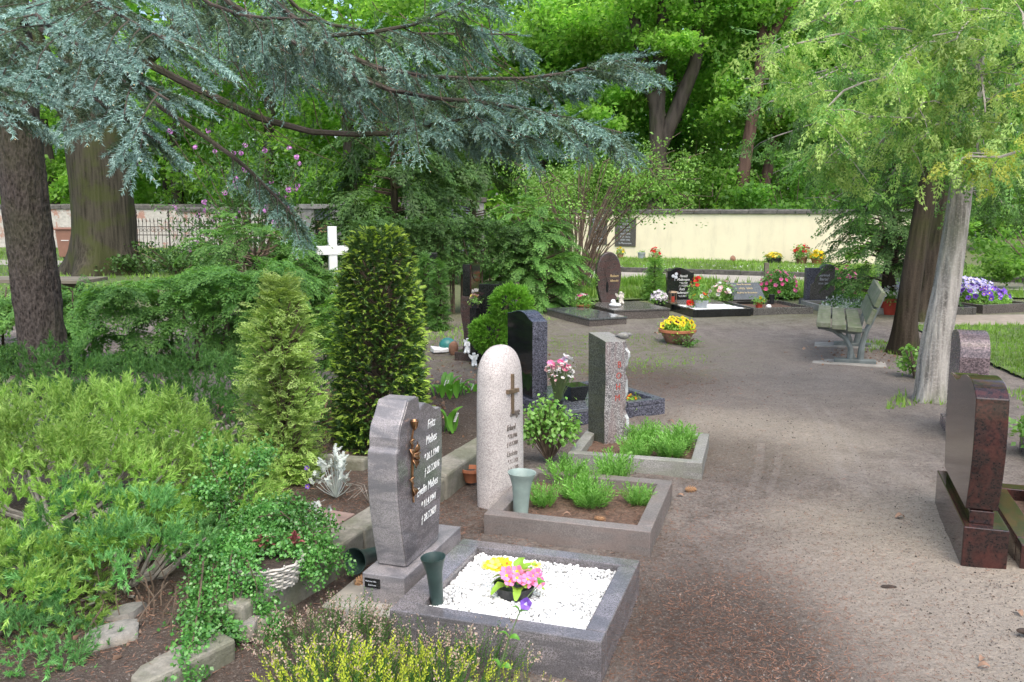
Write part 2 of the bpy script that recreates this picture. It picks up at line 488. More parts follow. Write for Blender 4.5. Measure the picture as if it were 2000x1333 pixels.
M['green_plastic'] = plain('dark_green_plastic', (0.030, 0.055, 0.050), 0.38, 0.25, 14, 0.05, 40)
M['sage_plastic'] = plain('sage_plastic', (0.26, 0.33, 0.30), 0.45, 0.15, 12, 0.05, 40)
M['black_plastic'] = plain('black_plastic', (0.022, 0.023, 0.027), 0.45, 0.2, 12)
M['grey_pot'] = plain('grey_pot', (0.33, 0.36, 0.39), 0.6, 0.1, 12)
M['terracotta'] = plain('terracotta', (0.42, 0.155, 0.075), 0.8, 0.2, 9, 0.15, 60)
M['terracotta_old'] = plain('old_terracotta', (0.30, 0.16, 0.105), 0.85, 0.3, 7, 0.2, 60)
M['red_pot'] = plain('red_pot', (0.36, 0.045, 0.025), 0.5, 0.1)
M['humus'] = plain('humus', (0.045, 0.032, 0.025), 0.95, 0.4, 60, 0.8, 90)
M['wicker'] = plain('white_wicker', (0.44, 0.41, 0.37), 0.7, 0.15, 20)
M['porcelain'] = plain('porcelain', (0.78, 0.79, 0.80), 0.3, 0.05)
M['angel'] = plain('weathered_angel', (0.48, 0.45, 0.39), 0.8, 0.25, 25, .2, 60)
M['teal'] = plain('teal_glaze', (0.04, 0.22, 0.20), 0.3, 0.2)
M['iron'] = plain('rusty_iron', (0.055, 0.042, 0.036), 0.7, 0.4, 12, .2, 60)
M['cast'] = plain('grey_cast_iron', (0.15, 0.17, 0.165), 0.6, 0.25, 12, .2, 60)
M['slat'] = (lambda t: t.pbr(t.mix(t.rng(t.noise(9, 5), .4, .65, 0, .7), t.ramp(t.noise(14, 5, .6, stretch=(1, .08, 1)), [(.3, (.12, .125, .085)), (.7, (.25, .255, .19))]), (.11, .155, .06)), .85, t.bump(t.noise(30, 5, .6, stretch=(1, .06, 1)), .5, .01)))(NT('mossy_wood'))
M['table_wood'] = (lambda t: t.pbr(t.ramp(t.noise(10, 5, .6, stretch=(.1, 1, 1)), [(.3, (.10, .085, .06)), (.7, (.21, .185, .14))]), .85, t.bump(t.noise(30, 5, .6, stretch=(.1, 1, 1)), .4, .01)))(NT('weathered_wood'))
M['concrete'] = plain('concrete', (0.30, 0.28, 0.25), 0.9, 0.2, 8, .3, 60)
M['bin'] = plain('brown_bin', (0.27, 0.135, 0.095), 0.5, 0.08, 5)
M['yellow_wall'] = (lambda t: t.pbr(t.mix(t.rng(t.noise(3.5, 6, .7, stretch=(1, 1, .25)), .45, .8, 0, .5), t.mix(t.rng(t.noise(1.2, 6, .65), .4, .75, 0, .5), (.82, .745, .54), (.70, .62, .44)), (.56, .50, .37)), .9, t.bump(t.noise(40, 5, .7), .35, .02)))(NT('cream_render'))
M['coping'] = (lambda t: t.pbr(t.ramp(t.noise(7, 6, .7), [(.3, (.045, .043, .04)), (.7, (.15, .14, .125))]), .9, t.bump(t.noise(25, 6, .7), .8, .02)))(NT('coping_stone'))
M['old_plaster'] = (lambda t: t.pbr(t.mix(t.rng(t.noise(1.6, 6, .7), .52, .60, 0, .8), t.ramp(t.noise(6, 6, .7), [(.3, (.32, .30, .27)), (.7, (.58, .55, .50))]), (.36, .17, .12)), .95, t.bump(t.noise(12, 6, .7), .8, .03)))(NT('old_plaster'))
M['grey_stone'] = plain('grey_monument_stone', (0.21, 0.205, 0.20), 0.8, 0.2, 5, .2, 40)
M['grey_panel'] = plain('slate_panel', (0.13, 0.15, 0.175), 0.5, 0.15, 5)
M['brown_wall'] = plain('brown_shed_wall', (0.22, 0.165, 0.13), 0.9, 0.2, 3, .3, 30)
def bark(name, lo, hi, moss=None, sc=18, st=(1, 1, .22), bs=1.0, mossamt=.6):
    t = NT(name)
    a = t.noise(sc, 6, .65, stretch=st, dist=.5)
    v = t.voro(sc * 1.1, stretch=st)
    f = t.math('ADD', t.math('MULTIPLY', a, .6), t.math('MULTIPLY', v, .4))
    c = t.ramp(f, [(.25, lo), (.6, hi)])
    c = t.mix(t.rng(t.noise(60, 3), .45, .7, 0, .4), c, tuple(min(1, x * 1.5) for x in hi))
    if moss: c = t.mix(t.rng(t.noise(1.6, 4), .45, .62, 0, mossamt), c, moss)
    return t.pbr(c, .95, t.bump(f, bs, .03), 0, .15)
M['bark_spruce'] = bark('spruce_bark', (.012, .009, .008), (.10, .083, .074), (.075, .08, .04), 46, (1, 1, .42), 1.0, .4)
M['bark_oak'] = bark('oak_bark', (.013, .012, .009), (.066, .058, .043), (.058, .068, .02), 15, (1, 1, .07), 1.0, .65)
M['bark_pale'] = bark('pale_thuja_bark', (.09, .08, .07), (.42, .39, .355), (.20, .21, .14), 24, (1, 1, .10), 1.0, .5)
M['bark_dark'] = bark('dark_thuja_bark', (.014, .011, .008), (.062, .049, .037), (.055, .062, .022), 16, (1, 1, .08), .9, .6)
M['bark_far'] = bark('woodland_bark', (.022, .018, .016), (.085, .07, .06), (.05, .06, .025), 6, (1, 1, .2), .8, .4)
M['bark_red'] = bark('reddish_bark', (.035, .022, .018), (.12, .075, .06), None, 6, (1, 1, .2), .8)
M['twig'] = plain('brown_twig', (0.12, 0.085, 0.06), 0.9, 0.3, 20)
M['twig_grey'] = plain('grey_twig', (0.30, 0.27, 0.235), 0.9, 0.3, 20)
M['stem_green'] = plain('green_stem', (0.10, 0.15, 0.055), 0.7, 0.2, 20)
# foliage
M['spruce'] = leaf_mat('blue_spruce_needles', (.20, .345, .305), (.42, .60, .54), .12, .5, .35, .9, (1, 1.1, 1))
M['spruce_far'] = leaf_mat('blue_spruce_needles_painted_shade', (.125, .235, .195), (.31, .47, .41), .12, .5, .35, 1.6, (1, 1.1, 1))  # same needles as the near boughs, with shade put into the colour
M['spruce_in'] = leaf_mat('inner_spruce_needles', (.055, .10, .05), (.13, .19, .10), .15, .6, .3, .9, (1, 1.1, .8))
M['bud'] = leaf_mat('spruce_buds', (.50, .38, .20), (.62, .50, .30), .2, .6, .2)
M['hedge'] = leaf_mat('thuja_leaf', (.085, .205, .048), (.185, .365, .088), .32, .5, .3)
M['hedge_tip'] = leaf_mat('thuja_leaf_young', (.155, .33, .062), (.27, .48, .115), .36, .5, .3)
M['thuja_dark'] = leaf_mat('dark_thuja_leaf', (.045, .105, .028), (.10, .19, .05), .3, .5, .3)
M['thuja_gold'] = leaf_mat('golden_thuja_leaf', (.27, .41, .10), (.49, .63, .22), .34, .5, .3)
M['thuja_yellow'] = leaf_mat('yellow_thuja_leaf', (.30, .36, .05), (.50, .52, .11), .36, .5, .3)
M['juniper'] = leaf_mat('juniper_leaf', (.18, .33, .065), (.37, .53, .14), .3, .5, .3)
M['juniper_blue'] = leaf_mat('juniper_leaf_blue', (.11, .29, .095), (.24, .48, .17), .3, .5, .3)
M['juniper_dark'] = leaf_mat('dark_juniper_leaf', (.065, .17, .045), (.15, .30, .08), .3, .5, .3)
M['yew'] = leaf_mat('yew_leaf', (.032, .085, .02), (.085, .16, .035), .2, .4, .4)
M['yew_tip'] = leaf_mat('yew_new_shoot', (.25, .41, .05), (.46, .61, .12), .36, .5, .3)
M['globe'] = leaf_mat('dwarf_spruce_leaf', (.10, .27, .025), (.24, .48, .06), .3, .5, .3)
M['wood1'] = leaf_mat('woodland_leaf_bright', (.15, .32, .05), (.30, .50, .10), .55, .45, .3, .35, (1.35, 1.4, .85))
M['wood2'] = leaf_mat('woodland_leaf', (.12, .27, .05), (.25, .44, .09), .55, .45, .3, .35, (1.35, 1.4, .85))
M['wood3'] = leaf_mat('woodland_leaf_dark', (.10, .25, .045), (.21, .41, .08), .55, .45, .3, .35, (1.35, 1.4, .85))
M['shrub_pale'] = leaf_mat('pale_shrub_leaf', (.14, .29, .06), (.28, .46, .12), .42, .5, .3)
M['privet'] = leaf_mat('privet_leaf', (.14, .32, .055), (.30, .52, .13), .34, .35, .5)
M['coton'] = leaf_mat('cotoneaster_leaf', (.05, .18, .035), (.17, .38, .095), .24, .25, .6, 5)
M['rosemary'] = leaf_mat('fresh_green_leaf', (.15, .36, .055), (.28, .54, .13), .34, .5, .3)
M['heather'] = leaf_mat('heather_leaf', (.06, .15, .035), (.14, .26, .06), .3, .5, .3)
M['heather_tip'] = leaf_mat('heather_young_tip', (.42, .52, .03), (.70, .74, .09), .35, .5, .3)
M['heather_flower'] = leaf_mat('heather_flower', (.62, .40, .32), (.80, .66, .56), .3, .6, .2, tint=(1, 1, 1))
M['silver'] = leaf_mat('silver_leaf', (.48, .54, .50), (.74, .78, .74), .15, .7, .2, tint=(1, 1, .95))
M['grass'] = leaf_mat('grass_blade', (.12, .25, .035), (.26, .40, .085), .38, .5, .3, .6)
M['lily'] = leaf_mat('lily_leaf', (.10, .30, .03), (.18, .42, .06), .35, .35, .5)
M['primrose_leaf'] = leaf_mat('primrose_leaf', (.24, .46, .05), (.36, .58, .09), .32, .5, .3)
M['rhodo'] = leaf_mat('rhododendron_leaf', (.035, .095, .022), (.08, .16, .04), .25, .4, .4)
M['litter'] = leaf_mat('dry_leaf', (.20, .115, .075), (.44, .30, .22), .2, .8, .1, tint=(1, .9, .8))
M['needle_litter'] = leaf_mat('dry_needle', (.13, .065, .042), (.33, .185, .13), .1, .8, .1, tint=(1, .9, .8))
M['crumb'] = leaf_mat('soil_crumb', (.085, .07, .06), (.26, .23, .205), 0.0, .95, .1, tint=(1, 1, 1))
M['cone'] = plain('cone_scale', (0.40, 0.23, 0.12), 0.8, 0.3, 30)
def petal(name, c1, c2, tr=.25): return leaf_mat(name, c1, c2, tr, .6, .2, tint=(1.1, 1.1, 1.1))
M['p_yellow'] = petal('yellow_petal', (.78, .55, .02), (.88, .70, .04))
M['p_pale_yellow'] = petal('pale_yellow_petal', (.85, .72, .12), (.88, .78, .25))
M['p_pink'] = petal('pink_petal', (.80, .16, .36), (.85, .30, .52))
M['p_rose'] = petal('rose_petal', (.80, .42, .42), (.88, .62, .62))
M['p_white'] = petal('white_petal', (.80, .78, .76), (.86, .85, .84))
M['p_red'] = petal('red_petal', (.58, .02, .02), (.75, .06, .04))
M['p_orange'] = petal('orange_petal', (.80, .14, .02), (.86, .25, .04))
M['p_dark'] = petal('dark_eye', (.06, .012, .02), (.11, .02, .03))
M['p_mauve'] = petal('mauve_petal', (.55, .22, .55), (.72, .38, .68))
M['p_lilac'] = petal('lilac_petal', (.68, .52, .70), (.82, .70, .82))
M['p_violet'] = petal('violet_petal', (.11, .04, .36), (.26, .13, .56))
M['p_lavender'] = petal('lavender_petal', (.48, .44, .80), (.68, .64, .88))
M['p_magenta'] = petal('magenta_petal', (.72, .06, .24), (.82, .16, .36))
M['p_crimson'] = petal('crimson_petal', (.22, .01, .03), (.38, .03, .05))
M['p_houseleek'] = petal('houseleek_leaf', (.22, .05, .06), (.36, .12, .12))
M['p_blue'] = petal('pale_blue_petal', (.35, .55, .68), (.50, .68, .78))

# ------------------------------------------------------------------ foliage templates: (V, F tris, M)
def tmpl(vs, fs, ms=None):
    return np.array(vs, float), np.array(fs, int), np.zeros(len(fs), int) if ms is None else np.array(ms, int)

def blade_tris(b, d, n, L, w, vs, fs, ms, mi=0, fold=0.0):
    """a leaf: rhombus from b along d, width w across, folded along its rib"""
    b, d, n = [np.asarray(a, float) for a in (b, d, n)]
    d = d / np.linalg.norm(d); s = np.cross(n, d); s /= max(np.linalg.norm(s), 1e-6)
    o = len(vs)
    m = b + d * L * 0.45
    up = np.cross(d, s)
    vs += [b, m + s * w * .5 + up * fold * w, b + d * L, m - s * w * .5 + up * fold * w]
    fs += [(o, o + 1, o + 2), (o, o + 2, o + 3)]; ms += [mi, mi]

def lobe(b, d, L, w, vs, fs, ms, mi=0):
    """one scaly lobe: a single narrow triangle lying in the spray's plane"""
    b = np.asarray(b, float); d = np.array((d[0], d[1], 0.0)); d /= np.linalg.norm(d); s = np.array((-d[1], d[0], 0)) * w * .5
    o = len(vs); vs += [b - s, b + s, b + d * L]; fs.append((o, o + 1, o + 2)); ms.append(mi)

def t_thuja(n=6, curl=.35, width=.6, seed=0, tipfrac=.0, qs=(.38, .70)):
    """flat feathery spray: side twigs carrying short scaly lobes, drooping to the tip; unit length along x"""
    r = np.random.default_rng(seed); vs, fs, ms = [], [], []
    lobe((0, 0, 0), (1, 0), 1, .06, vs, fs, ms)
    for i in range(n):
        x = .08 + .85 * i / (n - 1)
        for sd in (-1, 1):
            L = width * (.55 + .45 * math.sin(math.pi * min(x * 1.1 + .12, 1))) * (1 - .55 * x) * r.uniform(.75, 1.2)
            an = r.uniform(.75, 1.0) * sd
            dx, dy = math.cos(an), math.sin(an)
            blade_tris((x, 0, 0), (dx, dy, 0), (0, 0, 1), L, .075, vs, fs, ms, 1 if x > 1 - tipfrac else 0)
            for q in qs:
                for s2 in (-1, 1):
                    a2 = an + s2 * .75
                    lobe((x + dx * L * (q - .06), dy * L * (q - .06), 0), (math.cos(a2), math.sin(a2)), L * (.48 - .22 * q) + .04, .085, vs, fs, ms, 1 if q > 1 - tipfrac else 0)
    V, F, Mi = tmpl(vs, fs, ms)
    V[:, 2] += -curl * V[:, 0] ** 2 - .25 * V[:, 1] ** 2 + r.normal(size=len(V)) * .015
    return V, F, Mi

def t_tuft(n=26, spread=.9, L=(.35, .6), w=.07, seed=0, tip=0):
    """upright tuft of scaly shoots (juniper), unit height along x"""
    r = np.random.default_rng(seed); vs, fs, ms = [], [], []
    for i in range(n):
        x = r.uniform(0, .7) ** 1.0
        a = r.uniform(0, 6.283); s = spread * r.uniform(.3, 1)
        d = norm(np.array((1, s * math.cos(a), s * math.sin(a)))); p = np.array((x, 0, 0)); wv = norm(np.cross(d, r.normal(size=3))) * w * r.uniform(.5, .9); o = len(vs)
        vs += [p - wv, p + wv, p + d * r.uniform(*L)]; fs.append((o, o + 1, o + 2)); ms.append(1 if (tip and x > .5) else 0)
    return tmpl(vs, fs, ms)

def t_spruce(n=64, L=.13, w=.014, seed=0, flat=.55, bud=True):
    """spruce shoot, needles all round; unit length along x"""
    r = np.random.default_rng(seed); vs, fs, ms = [], [], []
    blade_tris((0, 0, 0), (1, 0, 0), (0, 0, 1), 1, .035, vs, fs, ms, 1)
    for i in range(n):
        x = .02 + .95 * (i + r.uniform(0, 1)) / n
        a = r.uniform(0, 6.283)
        cy, cz = math.cos(a), math.sin(a)
        if cz < 0: cz *= flat
        d = np.array((r.uniform(.55, 1.0), cy, cz)); d /= np.linalg.norm(d)
        s = np.cross(d, r.normal(size=3)); s /= np.linalg.norm(s)
        b = np.array((x, 0, 0)); l = L * r.uniform(.8, 1.15) * (1 - .25 * x)
        o = len(vs)
        vs += [b - s * w * .5, b + s * w * .5, b + d * l]
        fs += [(o, o + 1, o + 2)]; ms += [0]
    if bud:
        blade_tris((.97, 0, 0), (1, .2, .1), (0, 0, 1), .08, .045, vs, fs, ms, 2)
    return tmpl(vs, fs, ms)

def t_yew(seed=0, shoot=True):
    r = np.random.default_rng(seed); vs, fs, ms = [], [], []
    for i in range(7):
        x = .05 + .09 * i
        for sd in (-1, 1):
            lobe((x, 0, 0), (.5, sd), .28, .075, vs, fs, ms, 0)
    n0 = len(vs)
    if not shoot: V, F, Mi = tmpl(vs, fs, ms); V[:, 2] += r.normal(size=n0) * .03; return V, F, Mi
    p = np.array((.55, 0, 0.0)); d = np.array((1.0, r.uniform(-.3, .3), .4)); d /= np.linalg.norm(d)
    for i in range(5):                      # the new shoot arches over
        for sd in (-1, 1):
            q = d * .9 + np.array((0, sd * .8, 0)); q /= np.linalg.norm(q); w = np.cross(q, (0, 0, 1)) * .045; o = len(vs)
            vs += [p - w, p + w, p + q * .20]; fs.append((o, o + 1, o + 2)); ms.append(1)
        p = p + d * .095; d = d + np.array((0, 0, -.24)); d /= np.linalg.norm(d)
    blade_tris(p, d, (0, 0, 1), .16, .09, vs, fs, ms, 1)
    V, F, Mi = tmpl(vs, fs, ms)
    V[:n0, 2] += r.normal(size=n0) * .03
    return V, F, Mi

def t_leaves(n=12, L=.42, w=.24, seed=0, rad=.9, fold=.12):
    """a twig end with a loose bunch of leaves, about unit size"""
    r = np.random.default_rng(seed); vs, fs, ms = [], [], []
    for i in range(n):
        p = r.normal(size=3) * rad * .42
        d = norm(p * (.8, .8, .3) + r.normal(size=3) * .35 + np.array((0, 0, -.25)))
        nn = norm(np.array((0, 0, 1.0)) + r.normal(size=3) * .45)
        blade_tris(p, d, nn, L * r.uniform(.7, 1.2), w * r.uniform(.8, 1.2), vs, fs, ms, 0, fold)
    return tmpl(vs, fs, ms)

def t_stem(n=18, L=.22, w=.05, seed=0, lean=.9, stem_w=.012, tip_mat=None, up0=.1):
    """upright leafy stem along x"""
    r = np.random.default_rng(seed); vs, fs, ms = [], [], []
    blade_tris((0, 0, 0), (1, 0, 0), (0, 0, 1), 1, stem_w * 2, vs, fs, ms, 0)
    for i in range(n):
        x = up0 + (1 - up0) * i / n
        a = i * 2.4 + r.uniform(-.3, .3)
        d = (1.0, lean * math.cos(a), lean * math.sin(a))
        blade_tris((x, 0, 0), d, (-.6, math.cos(a), math.sin(a)), L * r.uniform(.7, 1.15) * (1 - .35 * x), w, vs, fs, ms,
                   tip_mat if (tip_mat is not None and x > .66) else 0, .1)
    return tmpl(vs, fs, ms)

def t_blossom(pet=5, w=.7, mi=0, eye=1, cup=.25, er=.13):
    """open flower facing +x, unit diameter"""
    vs, fs, ms = [], [], []
    for k in range(pet):
        a = 2 * math.pi * k / pet
        c, s = math.cos(a), math.sin(a)
        o = len(vs); wd = w * .5
        vs += [(0, 0, 0), (cup * .5, .34 * c - wd * .6 * s, .34 * s + wd * .6 * c), (cup, .5 * c, .5 * s), (cup * .5, .34 * c + wd * .6 * s, .34 * s - wd * .6 * c)]
        fs += [(o, o + 1, o + 2), (o, o + 2, o + 3)]; ms += [mi, mi]
    o = len(vs)
    vs += [(.06 + er * .15, er * (1.25 if k % 2 else .8) * math.cos(k * 1.047), er * (1.25 if k % 2 else .8) * math.sin(k * 1.047)) for k in range(6)] + [(.09 + er * .1, 0, 0)]
    fs += [(o + k, o + (k + 1) % 6, o + 6) for k in range(6)]; ms += [eye] * 6
    return tmpl(vs, fs, ms)

def rand_dirs(n, up=0.0):
    d = rng.normal(size=(n, 3)); d[:, 2] += up
    return norm(d)
# ================================================================== the setting
def axis(lo, hi, step, far, growth=1.35):
    a = list(np.arange(lo, hi + 1e-6, step)); s = step
    while a[-1] < far: s *= growth; a.append(a[-1] + s)
    s = step; b = []
    x = lo
    while x > -far: s *= growth; x -= s; b.append(x)
    return np.array(b[::-1] + a)
gx = axis(-3.0, 4.2, .062, 350); gy = axis(2.0, 9, .062, 350)
X, Y = np.meshgrid(gx, gy)
Z = gh(X, Y)
nx, ny = len(gx), len(gy)
idx = np.arange(nx * ny).reshape(ny, nx)
F = np.stack([idx[:-1, :-1], idx[:-1, 1:], idx[1:, 1:], idx[1:, :-1]], -1).reshape(-1, 4)
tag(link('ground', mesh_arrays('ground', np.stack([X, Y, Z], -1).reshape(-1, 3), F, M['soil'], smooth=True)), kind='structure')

def sheet(name, pts, z, mat, kind='structure', cell=None):
    """flat sheet from a polygon"""
    me = bpy.data.meshes.new(name); me.from_pydata([(x, y, z) for x, y in pts], [], [tuple(range(len(pts)))])
    me.materials.append(mat); return tag(link(name, me), kind=kind)
GRASS_BASE = plain('turf', (0.085, 0.125, 0.035), 0.95, 0.3, 6, .6, 60)
LAWNS = {
    'wall_lawn': [(1.0, 24.6), (9.2, 20.9), (12.5, 19.4), (14, 26), (10.2, 28.6), (1.0, 33.5)],
    'left_lawn': [(-26, 19), (-9.5, 15.0), (-7.5, 20), (-10, 38), (-32, 40)],
    'grave_lawn': [(1.2, 15.6), (3.6, 16.2), (8.0, 16.1), (8.4, 18.2), (4, 20.0), (1.0, 20.8)],
    'side_lawn': [(4.9, 8.1), (9, 8.4), (10, 12.2), (5.6, 12.2)],
    'corner_lawn': [(8.8, 16.3), (14, 15.2), (14.5, 16.6), (9.3, 17.6)],
}
for k, p in LAWNS.items():
    sheet(k, p, 0.030, GRASS_BASE)
sheet('gravel_path', [(-.5, 21.6), (8.6, 18.4), (14, 16.7), (14.5, 19.0), (9.1, 20.7), (0.8, 24.3)], .020, M['path'])
sheet('gravel_path', [(-26, 26.5), (-9.6, 26), (-9.6, 28.8), (-27, 29.5)], .040, M['path'])
sheet('sandy_path', [(6.2, 12.2), (12, 11.9), (12, 13.2), (9.2, 13.6), (6.4, 13.4)], .024, plain('sandy_path', (0.29, 0.245, 0.20), .95, .15, 8, .4, 60))

# ---- grass blades
def in_poly(px, py, poly):
    c = np.zeros(len(px), bool); n = len(poly)
    for i in range(n):
        x1, y1 = poly[i]; x2, y2 = poly[(i + 1) % n]
        hit = ((y1 > py) != (y2 > py)) & (px < (x2 - x1) * (py - y1) / (y2 - y1 + 1e-12) + x1)
        c ^= hit
    return c
def t_grass(seed=0, n=4):
    r = np.random.default_rng(seed); vs, fs = [], []
    for i in range(n):
        a = r.uniform(0, 6.283); b = np.array((r.normal() * .25, r.normal() * .25, 0)); h = r.uniform(.6, 1.1)
        o = len(vs); s = np.array((-math.sin(a), math.cos(a), 0)) * .075; d = np.array((math.cos(a), math.sin(a), 0))
        vs += [b - s, b + s, b + d * .4 + (0, 0, h)]
        fs += [(o, o + 1, o + 2)]
    return tmpl(vs, fs)
GT = [t_grass(i) for i in range(3)]
def grass(name, label, poly, n, size, patch=None, z=.02, mat='grass'):
    poly_a = np.array(poly); lo, hi = poly_a.min(0), poly_a.max(0)
    P = rng.uniform(lo, hi, size=(n * 3, 2)); P = P[in_poly(P[:, 0], P[:, 1], poly)]
    if patch: P = P[vnoise(P[:, 0] * patch, P[:, 1] * patch, 5) > rng.uniform(-.5, .45, len(P))]
    P = P[:n]; m = len(P)
    z0 = gh(P[:, 0], P[:, 1]) if z is None else np.full(m, z)
    ps = []
    for i, t in enumerate(GT):
        q = P[i::3]; k = len(q)
        a = rng.uniform(0, 6.283, k)
        Rm = frames(np.stack([np.cos(a), np.sin(a), np.zeros(k)], 1))
        ps.append(scatter(t, Rm, np.column_stack([q, z0[i::3]]), size * rng.uniform(.6, 1.4, k)))
    V, F, Mi = join(ps)
    return tag(link(name, mesh_arrays(name, V, F, M[mat])), label, 'grass', kind='stuff')
grass('grass', 'mown strip of grass along the foot of the cream wall', LAWNS['wall_lawn'], 8500, .10)
grass('grass', 'lawn at far left beyond the two big trunks', LAWNS['left_lawn'], 6000, .13)
grass('grass', 'taller grass behind the far row of headstones', LAWNS['grave_lawn'], 8000, .17, 1.2)
grass('grass', 'grass patch right of the pale tree trunk', LAWNS['side_lawn'], 8000, .06)
grass('grass', 'small grass strip behind the purple pansies', LAWNS['corner_lawn'], 1500, .10)
grass('grass', 'thin young grass around the bowl of yellow pansies', [(.2, 8.6), (1.0, 8.3), (2.1, 9.2), (2.4, 10.6), (1.5, 11.6), (.3, 11.2)], 1100, .026, 1.6, None)
grass('grass', 'sparse grass on the earth left of the black column', [(-1.4, 9.0), (-.6, 9.2), (.4, 12), (1.2, 15), (-.4, 13), (-1.6, 11)], 1300, .045, 1.3, None)
grass('grass', 'scattered tufts at the foot of the dark tree trunks', [(3.9, 8.8), (5.4, 8.4), (5.6, 10.6), (4.4, 10.9), (3.9, 9.6)], 700, .05, 1.3, None)
grass('grass', 'few tufts beside the pale trunk and right graves', [(3.0, 6.9), (3.4, 7.2), (4.6, 6.8), (4.8, 7.6), (3.6, 8.0)], 260, .06, 1.5, None)

# ---- kerb stones along the bed and the lawn edge
def kerb_run(name, label, pts, w, h, seg, mat, z0=-.05, gap=.006):
    """stones laid end to end; each one is a part"""
    t = thing(name, label, 'kerb', (0, 0, 0))
    for (x0, y0), (x1, y1) in zip(pts[:-1], pts[1:]):
        L = math.hypot(x1 - x0, y1 - y0); n = max(1, round(L / seg)); a = math.atan2(y1 - y0, x1 - x0)
        for i in range(n):
            m = MB().box(gap, L / n - gap, 0, w, z0, h + rnd.uniform(-.008, .008), .008)
            o = m.build('stone', mat, t, bevel=.014)
            o.location = (x0 + math.cos(a) * L / n * i, y0 + math.sin(a) * L / n * i, 0)
            o.rotation_euler = (0, 0, a + rnd.uniform(-.006, .006))
    return t
def kp(s, off=0.0):
    return (KP[0] + KD[0] * s - KD[1] * -off, KP[1] + KD[1] * s + KD[0] * -off)
kerb_run('bed_kerb', 'mossy concrete kerb along the planted bed behind the violet headstone', [kp(-.98), kp(1.70)], .15, .145, 1.05, M['kerb'])
kerb_run('bed_kerb', 'loose kerb slab on the ground at the bottom left below the rock', [(-1.20, 2.62), (-.98, 2.93)], .14, .10, .6, M['kerb'])
kerb_run('bed_kerb', 'short pale kerb between golden arborvitae and yew', [(-1.38, 5.03), (-.86, 4.93)], .08, .17, .55, M['kerb'])
kerb_run('bed_kerb', 'low cracked kerb beside the terracotta bowl', [(-.40, 4.90), (-.16, 5.62)], .07, .13, .28, M['kerb'])
kerb_run('lawn_edging', 'long dark stone edging below the cream wall lawn', [(1.0, 24.5), (5, 22.7), (9.2, 20.75), (14.2, 18.7)], .14, .13, 1.0, M['coping'])

# ---- walls
def wall(name, label, p0, p1, h, th, mat, cop_h, cop_seg, cop_mat, over=.06):
    a = math.atan2(p1[1] - p0[1], p1[0] - p0[0]); L = math.hypot(p1[0] - p0[0], p1[1] - p0[1])
    t = thing(name, label, 'wall', (p0[0], p0[1], 0), a)
    MB().box(0, L, 0, th, -.2, h).build('masonry', mat, t)
    n = round(L / cop_seg)
    for i in range(n):
        w0, w1 = L * i / n + .008, L * (i + 1) / n - .008
        d = rnd.uniform(-.012, .012)
        MB().add([(w0, -over, h + .003), (w1, -over, h + .003), (w1, th + over, h + .003), (w0, th + over, h + .003),
                  (w0, -over * .8, h + cop_h * .7 + d), (w1, -over * .8, h + cop_h * .7 + d), (w1, th + over * .8, h + cop_h * .7 + d), (w0, th + over * .8, h + cop_h * .7 + d),
                  (w0, th / 2, h + cop_h + d), (w1, th / 2, h + cop_h + d)],
                 [(0, 3, 2, 1), (0, 1, 5, 4), (2, 3, 7, 6), (4, 5, 9, 8), (6, 7, 8, 9), (0, 4, 8, 7, 3), (1, 2, 6, 9, 5)]).build('coping_stone', cop_mat, t, bevel=.015)
    return t, a
yw, ywa = wall('cemetery_wall', 'cream rendered cemetery wall with dark stone coping', (2.2, 32.0), (12.4, 25.7), 1.55, .3, M['yellow_wall'], .16, .9, M['coping'])
lw, lwa = wall('cemetery_wall', 'old weathered plaster wall at far left behind the trunks', (-34, 41.5), (-13.5, 40.2), 1.75, .35, M['old_plaster'], .24, 1.5, M['coping'])
wall('cemetery_wall', 'crumbling wall with patches of bare brick behind the iron fence', (-13.2, 34.6), (-6.9, 33.4), 1.62, .3, M['old_plaster'], .2, 1.1, M['coping'])
def plaque(wallpos, a, w, h, z, mat, name, label, lines, lmat, size, gold=False):
    t = thing(name, label, 'plaque', (wallpos[0], wallpos[1], 0), a - math.pi / 2)
    MB().box(.003, .035, -w / 2, w / 2, z, z + h).build('tablet', mat, t, bevel=.006)
    for i, s in enumerate(lines):
        link('inscription', text_mesh(s, size, lmat, (.037, 0, z + h - size * 1.25 * (i + 1)), align='CENTER', ex=.001), t)
    return t
def along(p0, a, s, off): return (p0[0] + math.cos(a) * s + math.sin(a) * off, p0[1] + math.sin(a) * s - math.cos(a) * off)
dk = ['In Memoriam', '1939 1945', 'Karl  Anna', 'Paul Frieda', '1902 1961', 'Ruhe sanft', 'Emma Otto', '1911 1988']
plaque(along((2.2, 32.0), ywa, 1.05, .003), ywa, .72, .98, .46, M['slab_grey'], 'memorial_tablet', 'left one of two dark memorial tablets on the cream wall', dk, M['letter_grey'], .09)
plaque(along((2.2, 32.0), ywa, 2.12, .003), ywa, .80, .98, .42, M['slab_grey'], 'memorial_tablet', 'right one of two dark memorial tablets on the cream wall', dk[::-1], M['letter_grey'], .09)
plaque(along((-34, 41.5), lwa, 12.05, .003), lwa, .74, .72, .78, M['black'], 'memorial_tablet', 'square black tablet on the old plaster wall', ['Familie', 'Ritter'], M['letter_grey'], .12)

